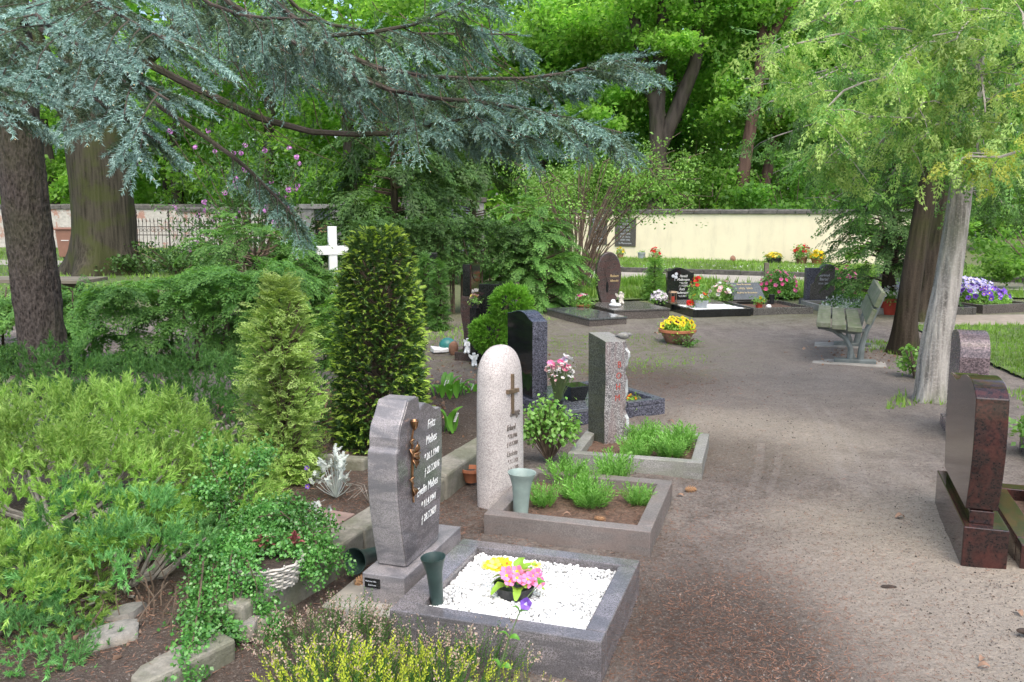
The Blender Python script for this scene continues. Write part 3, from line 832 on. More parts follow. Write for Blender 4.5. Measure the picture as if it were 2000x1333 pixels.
# monument block in the middle of the background
t = thing('wall_monument', 'grey stone wall tomb with black gilt tablet behind the white cross', 'monument', (-7.15, 29.6, 0), R(0))
MB().box(0, .48, 0, .5, 0, 1.72).build('pillar', M['grey_stone'], t, bevel=.01)
MB().box(1.02, 1.30, 0, .5, 0, 1.72).build('pillar', M['grey_stone'], t, bevel=.01)
MB().box(.48, 1.02, .2, .4, 0, 1.72).build('back_panel', M['grey_panel'], t)
MB().box(-.08, 1.42, -.06, .6, 1.723, 1.88).build('lintel', M['grey_stone'], t, bevel=.01)
tb = MB().box(.49, 1.01, .14, .197, .78, 1.36).build('tablet', M['black'], t, bevel=.005)
for i, s in enumerate(['Hier ruhen', 'Wilhelm', '* 1871 † 1945', 'Martha', '* 1880 † 1957']):
    me = text_mesh(s, .085, M['letter_gold'], (0, 0, 0), align='CENTER', ex=.001)
    o = link('inscription', me, t); o.location = (.75, .137, 1.24 - .1 * i); o.rotation_euler = (0, 0, R(-90))
t = thing('wall_monument', 'dark grey double wall tomb half hidden by the conifer', 'monument', (-3.9, 31.0, 0), R(0))
MB().box(0, .35, 0, .5, 0, 1.95).build('pillar', M['grey_stone'], t, bevel=.01)
MB().box(.352, 1.50, .15, .4, 0, 1.85).build('back_panel', M['slab_grey'], t)
MB().box(1.50, 1.58, .05, .45, 0, 1.90).build('pillar', M['slab_side'], t)
MB().box(1.582, 2.55, .15, .4, 0, 1.85).build('back_panel', M['grey_panel'], t)
MB().box(2.552, 2.9, 0, .5, 0, 1.95).build('pillar', M['grey_stone'], t, bevel=.01)
MB().box(-.1, 3.0, -.06, .56, 1.953, 2.12).build('lintel', M['slab_side'], t, bevel=.01)
t = thing('shed', 'brown rendered shed with a sloping roof behind the cream wall', 'shed', (11.6, 35, 0), R(-25))
MB().add([(0, 0, 0), (3.4, 0, 0), (3.4, 3, 0), (0, 3, 0), (0, 0, 2.2), (3.4, 0, 2.8), (3.4, 3, 2.8), (0, 3, 2.2)], [(0, 3, 2, 1), (0, 1, 5, 4), (1, 2, 6, 5), (2, 3, 7, 6), (3, 0, 4, 7), (4, 5, 6, 7)]).build('masonry', M['brown_wall'], t)
MB().add([(-.2, -.2, 2.19), (3.6, -.2, 2.86), (3.6, 3.2, 2.86), (-.2, 3.2, 2.19), (-.2, -.2, 2.27), (3.6, -.2, 2.94), (3.6, 3.2, 2.94), (-.2, 3.2, 2.27)], [(0, 3, 2, 1), (0, 1, 5, 4), (1, 2, 6, 5), (2, 3, 7, 6), (3, 0, 4, 7), (4, 5, 6, 7)]).build('roof', M['coping'], t)

# iron fence
t = thing('iron_fence', 'rusty wrought iron grave fence with spear tips left of the rhododendron', 'fence', (-12.9, 30.2, 0), R(-8))
for z in (.82, 1.10): MB().box(0, 5.6, -.012, .012, z, z + .03).build('rail', M['iron'], t)
spear = MB().tube([(0, 0, .0), (0, 0, 1.26)], .011, 6)
spear.lathe([(.011, 1.26), (.024, 1.30), (.002, 1.42)], 6, close=True)
bar_me = spear.mesh('bar', M['iron'])
for i in range(40):
    x = .14 * i + .07
    if abs((x % 1.12) - .56) < .02: continue
    o = link('bar', bar_me, t); o.location = (x, 0, 0)
post = MB().tube([(0, 0, 0), (0, 0, 1.45)], .026, 8); post.lathe([(.026, 1.45), (.05, 1.50), (.02, 1.56), (.04, 1.6), (.002, 1.74)], 8, close=True)
pm = post.mesh('post', M['iron'], True)
for x in (0.0, 1.19, 2.31, 3.43, 4.55, 5.6):
    o = link('post', pm, t); o.location = (x, -.03, 0)
ring = MB()
ring.tube([(.05 * math.cos(a), 0, .05 * math.sin(a)) for a in np.linspace(0, 6.283, 13)], .007, 5, cap=False)
rm = ring.mesh('scroll', M['iron'])
for i in range(39):
    o = link('scroll', rm, t); o.location = (.14 * i + .14, -.002, 1.0)

# wheelie bin
t = thing('wheelie_bin', 'brown plastic wheelie bin beside the mossy oak trunk', 'bin', (-15.1, 29.8, 0.04), R(8))
MB().add([(-.24, -.26, .06), (.24, -.26, .06), (.24, .2, .06), (-.24, .2, .06), (-.29, -.34, .98), (.29, -.34, .98), (.29, .34, .98), (-.29, .34, .98)], [(0, 3, 2, 1), (0, 1, 5, 4), (1, 2, 6, 5), (2, 3, 7, 6), (3, 0, 4, 7), (4, 5, 6, 7)]).build('body', M['bin'], t, bevel=.03)
lid = MB().box(-.33, .33, -.40, .38, .983, 1.06).build('lid', M['bin'], t, bevel=.03)
MB().box(-.28, .28, .383, .43, 1.0, 1.04).build('handle', M['bin'], lid, bevel=.01)
for x in (-.27, .22): MB().tube([(x, .27, .1), (x + .05, .27, .1)], .10, 14).build('wheel', M['black_plastic'], t)
MB().box(-.12, .12, -.325, -.31, .62, .64).build('print', M['letter_white'], t)

# wooden table behind the spruce trunk
t = thing('wooden_bench', 'weathered plank bench behind the spruce trunk at left edge', 'bench', (-5.0, 10.35, 0), R(-6))
for i in range(4): MB().box(-2.3, .02, -.30 + .155 * i, -.15 + .155 * i, .78, .82, .003).build('plank', M['table_wood'], t, bevel=.004)
for x in (-1.9, -.30): MB().box(x, x + .07, -.2, .2, .70, .777).build('bearer', M['table_wood'], t)
for x in (-1.9, -.30):
    for y in (-.18, .13): MB().box(x + .01, x + .06, y, y + .05, 0, .698).build('leg', M['iron'], t)

# ================================================================== graves in the front row
TH = R(-18.3)
def grave_frame(name, label, loc, rz, W, L, h, bw, mat, fill, fill_z, group=None, bw0=None, gap=.003):
    """four border stones and a bed; local x runs to the path, local y along the row"""
    t = thing(name, label, 'grave plot', loc, rz, group)
    b0 = bw0 or bw
    for (x0, x1, y0, y1) in ((0, W, 0, bw), (0, W, L - bw, L), (0, b0, bw + gap, L - bw - gap), (W - bw, W, bw + gap, L - bw - gap)):
        MB().box(x0, x1, y0, y1, -.08, h).build('border_stone', mat, t, bevel=.004)
    if fill is not None:
        n = 26; xs = np.linspace(b0 - .01, W - bw + .01, n); ys = np.linspace(bw - .01, L - bw + .01, n)
        gX, gY = np.meshgrid(xs, ys); gZ = fill_z + .008 * vnoise(gX * 14, gY * 14, loc[0] * 7)
        ii = np.arange(n * n).reshape(n, n)
        Fq = np.stack([ii[:-1, :-1], ii[:-1, 1:], ii[1:, 1:], ii[1:, :-1]], -1).reshape(-1, 4)
        link('bed', mesh_arrays('bed', np.stack([gX, gY, gZ], -1).reshape(-1, 3), Fq, fill, smooth=True), t)
    return t

# ---- 1: violet granite headstone with pebble bed
g1 = (-.454, 3.038, 0)
fr1 = grave_frame('grave_plot', 'polished violet grey granite grave border filled with white pebbles', g1, TH, .80, .745, .15, .075, M['mebes'], M['pebble'], .112, bw0=.10)
peb = MB().sphere((0, 0, 0), (1, .8, .6), 6, 4).mesh('pebble', M['pebble'], True)
pos = []
cell = {}
tries = 0
while len(pos) < 1900 and tries < 60000:
    tries += 1
    x, y = rnd.uniform(.108, .717), rnd.uniform(.083, .662); k = (int(x / .017), int(y / .017))
    if any((x - a) ** 2 + (y - b) ** 2 < .0108 ** 2 for i in (-1, 0, 1) for j in (-1, 0, 1) for a, b in cell.get((k[0] + i, k[1] + j), [])): continue
    if (x - .40) ** 2 + (y - .33) ** 2 < .05 ** 2: continue
    cell.setdefault(k, []).append((x, y)); pos.append((x, y))
pos.sort(key=lambda p: p[1])
for x, y in pos[:290]:
    o = link('pebble', peb, fr1); s = rnd.uniform(.0070, .0115)
    o.location = (x, y, .117 + rnd.uniform(0, .006)); o.scale = (s, s, s); o.rotation_euler = (rnd.uniform(-.4, .4), rnd.uniform(-.4, .4), rnd.uniform(0, 6))
pv = np.array([v.co[:] for v in peb.vertices]); pf = []
for p_ in peb.polygons:
    vs_ = list(p_.vertices)
    pf += [(vs_[0], vs_[i], vs_[i + 1]) for i in range(1, len(vs_) - 1)]
rest = np.array(pos[290:]); k = len(rest)
V, F, Mi = scatter((pv, np.array(pf), np.zeros(len(pf), int)), frames(norm(rng.normal(size=(k, 3)) * (1, 1, .3))), np.column_stack([rest, .117 + rng.uniform(0, .008, k)]), rng.uniform(.0070, .0118, k))
tag(link('pebbles', mesh_arrays('pebbles', V, F, M['pebble'], smooth=True), fr1), kind='stuff')

hs = thing('headstone', 'violet grey granite headstone with bronze rose and white script lettering', 'headstone', (-.617, 3.405, 0), TH)
MB().box(0, .19, 0, .62, -.05, .135).build('plinth', M['mebes_rough'], hs, bevel=.004)
def curve_pts(ctrl, n=6):
    """Catmull-Rom through points; a point given with True starts a sharp corner"""
    out = []
    c = [np.array(p, float) for p in ctrl]
    for i in range(len(c) - 1):
        p0 = c[i - 1] if i else c[0]; p1, p2 = c[i], c[i + 1]; p3 = c[i + 2] if i + 2 < len(c) else c[-1]
        for k in range(n):
            t_ = k / n
            out.append(tuple(.5 * ((2 * p1) + (-p0 + p2) * t_ + (2 * p0 - 5 * p1 + 4 * p2 - p3) * t_ ** 2 + (-p0 + 3 * p1 - 3 * p2 + p3) * t_ ** 3)))
    out.append(tuple(c[-1])); return out
near = curve_pts([(.095, .138), (.045, .34), (.025, .50), (.028, .645)])
shoulder = [(.045, .655)] + curve_pts([(.045, .70), (.060, .745), (.095, .785), (.135, .838)]) + [(.235, .838), (.245, .778)]
top = curve_pts([(.25, .778), (.30, .795), (.36, .778), (.42, .745), (.475, .742)])
farside = curve_pts([(.478, .742), (.487, .60), (.475, .42), (.43, .138)])
outl = near + shoulder + top[1:] + farside[1:]
body = MB().prism([(y, z) for y, z in outl], .022, .152).build('stone', M['mebes_rough'], hs, bevel=.006)
# polished front: an inset panel a little proud of the sawn body
cy, cz = .27, .48
fpan = [(cy + (y - cy) * .985 + .001, .142 + (z - .138) * .99) for y, z in outl]
MB().prism(fpan, .1525, .1575).build('polished_face', M['mebes'], hs, bevel=.002)
for s, y, z, sz in (('Fritz', .325, .675, .055), ('Mebes', .305, .608, .055), ('* 26.1.1940', .285, .540, .043), ('† 22.7.2016', .285, .478, .043),
                    ('Evelin Mebes', .205, .405, .053), ('* 11.4.1941', .245, .340, .043), ('† 28.7.2021', .245, .277, .043)):
    link('inscription', text_mesh(s, sz, M['letter_white'], (.1578, y, z), shear=.28, ex=.001, width=.80), hs)
RY = .148                      # the rose runs up the face here
rose = MB().tube([(.163, RY + .012, .40), (.165, RY - .002, .50), (.165, RY + .004, .58), (.166, RY, .68), (.169, RY + .010, .715)], [.004, .005, .006, .005, .004], 6)
ro = rose.build('bronze_rose', M['bronze'], hs, True)
MB().lathe([(.003, -.02), (.012, -.008), (.016, .008), (.019, .020), (.014, .024), (.006, .010)], 9, (.174, RY + .011, .73)).build('rose_bud', M['bronze'], ro, True)
def leaf_solid(p, d, L, w, cup=.25):
    m = MB(); d = Vector(d).normalized(); s = d.cross(Vector((1, 0, 0))).normalized(); nrm = s.cross(d)
    rows = []
    for i in range(6):
        u = i / 5; ww = w * math.sin(math.pi * min(.06 + u * .94, .995)) ** .8
        c = Vector(p) + d * L * u + nrm * (.2 * L * math.sin(3 * u))
        rows.append([tuple(c + s * ww * k * .5 + nrm * (abs(k) * ww * cup)) for k in (-1, 0, 1)])
    o = len(m.v)
    for r_ in rows: m.v += r_
    for i in range(5):
        for k in range(2): m.f.append((i * 3 + k, i * 3 + k + 1, i * 3 + k + 4, i * 3 + k + 3))
    return m
for dy, z, d, L in ((.002, .605, (.0, .9, -.2), .060), (.002, .60, (0, -.5, .8), .045), (.005, .59, (0, .5, -.9), .055), (.0, .50, (0, -.9, .3), .035), (.0, .47, (0, .2, -1), .045), (.002, .66, (0, -.8, .3), .030), (.004, .615, (0, .7, .6), .060)):
    o = leaf_solid((.165, RY + dy, z), d, L, .034).build('rose_leaf', M['bronze'], ro, True)
    so = o.modifiers.new('thick', 'SOLIDIFY'); so.thickness = .003
# maker's small dark label on the near end of the plinth
pl = MB().box(.012, .082, -.003, .0, .075, .115).build('maker_label', M['black'], hs)
for i, s in enumerate(('Nächste Hilfe', 'Steinmetz')):
    me = text_mesh(s, .009, M['letter_grey'], (0, 0, 0), ex=.0004)
    o = link('inscription', me, pl); o.location = (.016 + .012 * i, -.0034, .100 - .016 * i); o.rotation_euler = (0, 0, R(-90))

def cone_vase(name, label, loc, h, r0, r1, mat, tilt=None, n=28):
    t = thing(name, label, 'vase', loc)
    if tilt: t.rotation_euler = tilt
    MB().lathe([(.001, .004), (r0, .0), (r0 * 1.02, .02), (r0 * 1.12, h * .4), (r0 * 1.3, h * .7), (r1 * .86, h * .9), (r1, h * .985), (r1 * 1.01, h), (r1 * .95, h * .995), (r1 * .78, h * .88), (r0 * 1.12, h * .68), (r0 * .9, h * .3), (.001, h * .22)], n).build('vase_body', mat, t, True)
    return t
cone_vase('grave_vase', 'dark green flared grave vase standing in the white pebbles', (-.285, 3.145, .112), .20, .024, .048, M['green_plastic'], (R(2), R(-4), 0))
cone_vase('grave_vase', 'dark green vase lying on its side behind the violet plinth', (-.615, 3.80, .06), .20, .03, .058, M['green_plastic'], (R(80), 0, R(-22)))

# primrose pot
pt = thing('primrose_pot', 'yellow and pink primroses in a dark pot on the white pebbles', 'flower pot', (.012, 3.225, .085))
MB().lathe([(.001, 0), (.040, 0), (.052, .055), (.056, .06), (.050, .058), (.046, .045), (.001, .044)], 20).build('pot', M['black_plastic'], pt, True)
def leaf_mesh(L, w, mat, wav=.0, cup=.2, droop=.4, n=7):
    m = MB(); rows = []
    for i in range(n):
        u = i / (n - 1); ww = w * (math.sin(math.pi * min(.05 + .9 * u ** .8, 1)) ** .7) * (1 + wav * math.sin(i * 2.7))
        z = .35 * L * math.sin(u * 2.2) - droop * L * u * u
        rows.append([(L * u * (1 - .1 * u), ww * k * .5, z + abs(k) * ww * cup) for k in (-1, -.5, 0, .5, 1)])
    for r_ in rows: m.v += r_
    for i in range(n - 1):
        for k in range(4): m.f.append((i * 5 + k, i * 5 + k + 1, i * 5 + k + 6, i * 5 + k + 5))
    return m.mesh('leaf', mat, True)
pl1 = leaf_mesh(.060, .026, M['primrose_leaf'], .12)
for i in range(17):
    a = i * 2.4 + rnd.uniform(-.2, .2); o = link('leaf', pl1, pt)
    o.location = (.018 * math.cos(a), .018 * math.sin(a), .05 + .012 * (i % 3)); o.rotation_euler = (rnd.uniform(-.3, .3), -(.05 + .35 * (i % 3)), a)
    s = rnd.uniform(.8, 1.15); o.scale = (s, s, s)
def blossom_mesh(name, mats, pet=5, w=.7, cup=.2, eye=1, er=.13):
    V, F, Mi = t_blossom(pet, w, 0, eye, cup, er)
    return mesh_arrays(name, V, F, mats, Mi)
pt.scale = (1.5, 1.5, 1.4)
bl_p = blossom_mesh('blossom', [M['p_pink'], M['p_yellow']]); bl_y = blossom_mesh('blossom', [M['p_yellow'], M['p_orange']]); bl_py = blossom_mesh('blossom', [M['p_pale_yellow'], M['p_yellow']])
def put_blossom(me, parent, p, d, s):
    o = link('blossom', me, parent); o.location = p
    o.rotation_euler = Vector(d).to_track_quat('X', 'Z').to_euler(); o.scale = (s, s, s); return o
for i in range(15):
    put_blossom(bl_p, pt, (.012 + rnd.uniform(-.035, .055), -.040 + rnd.uniform(-.025, .02), .085 + rnd.uniform(0, .02)), (rnd.uniform(-.4, .4), -.8, .7 + rnd.uniform(-.2, .4)), rnd.uniform(.030, .038))
for i in range(12):
    put_blossom(bl_y if i % 3 else bl_py, pt, (-.045 + rnd.uniform(-.03, .03), .005 + rnd.uniform(-.03, .03), .095 + rnd.uniform(0, .02)), (rnd.uniform(-.6, .2), -.5, .9), rnd.uniform(.030, .038))
put_blossom(bl_py, pt, (.055, .02, .10), (.3, -.3, .9), .034)

# ---- 2: rounded pink granite stele
fr2 = grave_frame('grave_plot', 'brown grey granite grave border planted with fresh green tufts', (-.141, 4.165, 0), R(-17.5), .83, .83, .115, .075, M['frame2'], M['bed'], .055)
st = thing('headstone', 'rounded pink grey granite stele with a bronze cross', 'headstone', (-.066, 4.70, 0), R(-40))
n, rings = 32, 34
m = MB()
for i in range(rings + 1):
    z = -.05 + .77 * i / 16 if i <= 16 else .72 + .165 * math.sin(math.pi / 2 * (i - 16) / (rings - 16))
    k = 1.0 if i <= 16 else max(.01, math.cos(math.pi / 2 * (i - 16) / (rings - 16)))
    ry = (.140 + .008 * math.sin(z * 5)) * (k ** .85) + .002
    rx = (.096 - .010 * z) * (k ** .8)
    for j in range(n):
        a = 2 * math.pi * j / n; c, s = math.cos(a), math.sin(a)
        e = .72
        wob = 1 + .02 * float(vnoise(c * 2 + 5, s * 2, z * 5))
        m.v.append((rx * math.copysign(abs(c) ** e, c) * wob, ry * math.copysign(abs(s) ** .85, s) * wob, z))
for i in range(rings):
    for j in range(n):
        j2 = (j + 1) % n; m.f.append((i * n + j, i * n + j2, (i + 1) * n + j2, (i + 1) * n + j))
m.f.append(tuple(range(n))); m.f.append(tuple(rings * n + j for j in range(n)))
m.build('stone', M['stele'], st, True)
cr = MB().box(.080, .100, -.012, .005, .515, .735).build('cross', M['bronze_dull'], st, bevel=.002)
MB().box(.084, .104, -.050, .043, .630, .652).build('cross_arm', M['bronze_dull'], cr, bevel=.002)
for s, y, z, sz in (('Lange', -.002, .500, .062), ('Erhard', -.03, .425, .046), ('* 7.8.1916', -.024, .380, .034), ('† 15.9.2000', -.03, .338, .034), ('Liselotte', -.03, .280, .044), ('* 21.5.1921', -.024, .238, .034), ('† 14.2.2005', -.024, .198, .034)):
    link('inscription', text_mesh(s, sz, M['letter_dark'], (.0890, y - .020, z), shear=.25, ex=.006, width=.56), st)
cone_vase('grave_vase', 'pale sage green flared vase at the corner of the tuft bed', (.045, 4.315, .058), .225, .038, .073, M['sage_plastic'], (0, R(1.5), 0))
tp = thing('terracotta_bowl', 'terracotta bowl of dry soil beside the pink stele', 'flower pot', (-.242, 4.99, .02))
MB().lathe([(.001, 0), (.036, 0), (.058, .062), (.064, .066), (.064, .084), (.057, .084), (.052, .06), (.001, .058)], 24).build('bowl', M['terracotta'], tp, True)
MB().lathe([(.054, .060), (.03, .068), (.001, .066)], 14).build('earth', M['humus'], tp, True)

# ---- 3: split granite pillar with bird
fr3 = grave_frame('grave_plot', 'grey granite grave border around the rough pillar', (.352, 5.33, 0), R(-16), .83, .74, .10, .07, M['frame3'], M['bed'], .045)
pi = thing('headstone', 'tall rough split granite pillar with red vertical lettering', 'headstone', (.624, 5.72, 0), R(-56))
m = MB()
R_ = 26
for i in range(R_ + 1):
    z = -.05 + .80 * i / R_; u = i / R_
    w = .225 + .016 * math.sin(u * 9) + .012 * math.sin(u * 23 + 1) + .022 * math.exp(-((u - .55) / .12) ** 2) - .022 * u
    c_ = .018 * math.sin(u * 31) + .012 * math.sin(u * 57 + 2)
    ring = [(-.185, .010 - .01 * u), (-.08, .003), (.0, .0 + .003 * math.sin(u * 12)), (.004, .08), (.003, w * .80 + c_ * .5), (-.022 + c_ * .4, w), (-.10, w + .012 * math.sin(u * 17)), (-.18, w - .02)]
    for (x, y) in ring:
        m.v.append((x, y, z + ((.045 * (-x / .185) - y * .06) if i == R_ else 0)))
for i in range(R_):
    for j in range(8):
        j2 = (j + 1) % 8; m.f.append((i * 8 + j, i * 8 + j2, (i + 1) * 8 + j2, (i + 1) * 8 + j))
m.f.append(tuple(range(8))); m.f.append(tuple(R_ * 8 + j for j in range(8)))
o = m.build('stone', M['pillar'], pi)
o.data.materials.append(M['pillar_side']); o.data.materials.append(M['split_edge']); o.data.materials.append(M['frame3'])
for p_ in o.data.polygons:
    nrm = p_.normal
    if nrm.y < -.7: p_.material_index = 1
    elif nrm.z > .7: p_.material_index = 3
    elif p_.center.y > .195 and p_.center.x > -.03: p_.material_index = 2
bv = o.modifiers.new('bevel', 'BEVEL'); bv.width = .004; bv.segments = 2; bv.limit_method = 'ANGLE'; bv.angle_limit = R(40)
for i, s in enumerate('BOHM'):
    link('inscription', text_mesh(s, .062, M['letter_red'], (.0048, .118 - .004 * i, .565 - .076 * i), ex=.0012, align='CENTER', width=1.0), pi)
bd = thing('bronze_bird', 'small grey metal bird perched on top of the rough pillar', 'ornament', (.762, 5.862, .742), R(-25))
b_ = MB().sphere((0, 0, .030), (.040, .026, .024), 12, 8).build('body', M['grey_stone'], bd, True)
MB().sphere((.036, 0, .040), (.017, .014, .014), 10, 6).build('head', M['grey_stone'], bd, True)
MB().lathe([(.005, 0), (.001, .018)], 6, (0, 0, 0)).move(lambda x, y, z: (.05 + z, y, .038 + x)).build('beak', M['grey_stone'], bd)
for s in (-1, 1): MB().sphere((-.008, s * .020, .034), (.034, .010, .016), 10, 6).build('wing', M['frame3'], bd, True)
MB().sphere((-.042, 0, .028), (.022, .016, .006), 8, 5).build('tail', M['grey_stone'], bd, True)

# ---- 4: dark headstone with wavy top, turned away from the rest of the row
A4 = R(27)
h4 = thing('headstone', 'tall black polished headstone with wavy top and rough blue edge', 'headstone', (.155, 6.50, 0), A4)
wave = [(0, .193), (.42, .193), (.42, .815)] + curve_pts([(.42, .815), (.37, .822), (.30, .838), (.22, .850), (.13, .838), (.05, .80), (0, .785)])[1:]
o = MB().prism(wave, 0, .13).build('stone', M['blue_dark'], h4, bevel=.003)
o.data.materials.append(M['black'])
for p_ in o.data.polygons:
    if abs(p_.normal.x) > .7: p_.material_index = 1
MB().box(-.04, .17, -.06, .48, -.05, .19).build('plinth', M['blue_dark'], h4, bevel=.004)
s4 = thing('grave_slab', 'dark blue polished grave slab with a planting trough at its foot', 'grave slab', (.155, 6.50, 0), A4)
MB().box(.175, 1.10, -.20, .02, -.06, .09).build('base', M['blue_dark'], s4, bevel=.004)
MB().box(.175, 1.10, .60, .70, -.06, .09).build('base', M['blue_dark'], s4, bevel=.004)
MB().box(.175, .74, -.195, .695, .093, .125).build('slab', M['blue_slab'], s4, bevel=.004)
for (x0, x1, y0, y1) in ((.745, 1.10, -.20, -.13), (.745, 1.10, .63, .70), (1.03, 1.10, -.127, .627)):
    MB().box(x0, x1, y0, y1, .093, .13).build('border_stone', M['blue_dark'], s4, bevel=.004)
MB().box(.745, 1.03, -.13, .63, -.02, .085).build('earth', M['humus'], s4)

# generic pots of flowers ------------------------------------------------
def dome_points(n, r, h, lo=.15):
    d = rand_dirs(n); d[:, 2] = np.abs(d[:, 2]) * (1 - lo) + lo; d = norm(d)
    return d * (r, r, h) * rng.uniform(.82, 1.03, (n, 1)), d
LEAFY = [t_leaves(9, .45, .24, 40 + i) for i in range(3)]
def leaf_mass(name, parent, c, r, h, n, size, mat, T=None, lo=-.1, fill=.5, kind=None):
    d = rand_dirs(n); d[:, 2] = np.abs(d[:, 2]) * (1 - lo) + lo
    P = norm(d) * (r, r, h) * (rng.uniform(fill ** 3, 1, (n, 1)) ** (1 / 3)) + c
    T = T or LEAFY; ps = []
    for i, t_ in enumerate(T):
        q = P[i::len(T)]
        if len(q): ps.append(scatter(t_, frames(rand_dirs(len(q), .2)), q, size * rng.uniform(.7, 1.3, len(q))))
    V, F, Mi = join(ps)
    o = link(name, mesh_arrays(name, V, F, mat if isinstance(mat, list) else [mat], Mi), parent)
    if kind: o['kind'] = kind
    return o
def blossoms(parent, c, r, h, n, size, mats, pet=5, w=.8, name='blossoms', lo=.1, cup=.25):
    P, d = dome_points(n, r, h, lo)
    T = t_blossom(pet, w, 0, 1, cup)
    k = len(mats) // 2; ps = []
    for i in range(k):
        q, dd = P[i::k], d[i::k]
        if not len(q): continue
        V, F, Mi = scatter(T, frames(norm(dd + rng.normal(size=dd.shape) * .35 + (0, -.25, .1))), q + np.array(c), size * rng.uniform(.8, 1.2, len(q)))
        ps.append((V, F, Mi + 2 * i))
    V, F, Mi = join(ps)
    return tag(link(name, mesh_arrays(name, V, F, mats, Mi), parent), kind='stuff')
def pot_profile(r0, r1, h, rim=.0):
    return [(.001, 0), (r0, 0), (r1 * .97, h * .82), (r1 + rim, h * .84), (r1 + rim, h), (r1 * .9, h), (r1 * .86, h * .85), (.001, h * .84)]
def flower_pot(name, label, loc, pot, potmat, leaf, blo, cat='flower pot', leafmat='privet'):
    """pot = (r0, r1, h, rim); leaf = (r, h, n, size); blo = list of (dz, r, h, n, size, mats)"""
    t = thing(name, label, cat, loc, rnd.uniform(0, 6))
    z = 0
    if pot:
        MB().lathe(pot_profile(*pot), 20).build('pot', M[potmat], t, True); z = pot[2] * .9
    if leaf: leaf_mass('foliage', t, (0, 0, z), leaf[0], leaf[1], leaf[2], leaf[3], M[leafmat])
    for dz, r, h, n, sz, mats in blo:
        blossoms(t, (0, 0, z + dz), r, h, n, sz, [M[m_] for m_ in mats])
    return t

# carnation bunch in a dark vase on the slab
bq = thing('carnation_bunch', 'bunch of pink and white carnations in a vase on the blue slab', 'bouquet', (.345, 6.45, .126))
MB().lathe([(.001, 0), (.035, 0), (.042, .05), (.05, .075), (.043, .07), (.001, .06)], 18).build('vase', M['black_plastic'], bq, True)
stm = MB(); tips = []
for i in range(60):
    a = rnd.uniform(0, 6.283); s = rnd.uniform(.1, 1) ** .6; h = rnd.uniform(.20, .33)
    e = (.12 * s * math.cos(a) + .02, .12 * s * math.sin(a), .06 + h * (1 - .2 * s)); tips.append(e)
    stm.tube([(.02 * s * math.cos(a), .02 * s * math.sin(a), .05), (e[0] * .5, e[1] * .5, .05 + h * .5), e], .0022, 4, cap=False)
tag(stm.build('stems', M['stem_green'], bq), kind='stuff')
leaf_mass('foliage', bq, (.01, 0, .16), .09, .12, 50, .045, M['stem_green'], [t_stem(8, .5, .06, 3)])
ta = np.array(tips)
T_ = t_blossom(7, .8, 0, 1, .35)
ps = []
for i, (m0, m1) in enumerate(((0, 1), (2, 3), (4, 5))):
    q = ta[i::3]
    V, F, Mi = scatter(T_, frames(norm(q * (1, 1, .6) + rng.normal(size=q.shape) * .05)), q, rng.uniform(.018, .038, len(q))); ps.append((V, F, np.where(Mi == 0, m0, m1)))
V, F, Mi = join(ps)
tag(link('blossoms', mesh_arrays('blossoms', V, F, [M['p_rose'], M['p_pink'], M['p_white'], M['p_pale_yellow'], M['p_white'], M['p_dark']], Mi), bq), kind='stuff')
for i in range(7):
    put_blossom(blossom_mesh('blossom', [M['p_pink' if i % 3 else 'p_magenta'], M['p_rose']], 8), bq, (rnd.uniform(-.06, .10), rnd.uniform(0, .10), .33 + rnd.uniform(-.03, .03)), (rnd.uniform(-.4, .5), -.6, .8), rnd.uniform(.05, .065))
bu = thing('butterfly_pick', 'pale blue toy butterfly on a stick above the carnations', 'ornament', (.385, 6.52, .13))
MB().tube([(0, 0, 0), (0, 0, .33)], .002, 5).build('stick', M['stem_green'], bu)
for sx in (-1, 1):
    MB().add([(0, 0, .33), (sx * .028, -.006, .375), (sx * .03, -.006, .345), (sx * .018, -.004, .31), (0, .004, .33), (sx * .028, -.002, .375), (sx * .03, -.002, .345), (sx * .018, 0, .31)], [(0, 1, 2, 3), (7, 6, 5, 4), (0, 4, 5, 1), (1, 5, 6, 2), (2, 6, 7, 3), (3, 7, 4, 0)]).build('wing', M['p_blue'], bu)
bb = thing('black_planter', 'black angular planter behind the carnations', 'flower pot', (.50, 6.80, .126), A4)
MB().add([(-.06, -.06, 0), (.06, -.06, 0), (.06, .06, 0), (-.06, .06, 0), (-.09, -.09, .12), (.09, -.09, .12), (.09, .09, .12), (-.09, .09, .12)], [(0, 3, 2, 1), (0, 1, 5, 4), (1, 2, 6, 5), (2, 3, 7, 6), (3, 0, 4, 7), (4, 5, 6, 7)]).build('planter', M['black'], bb, bevel=.004)
flower_pot('begonia', 'orange begonia with bright leaf in the slab trough beside the pillar', (.955, 6.78, .075), None, None, (.07, .09, 26, .06), [(.03, .05, .07, 5, .035, ['p_orange', 'p_yellow'])], 'flower', 'primrose_leaf')

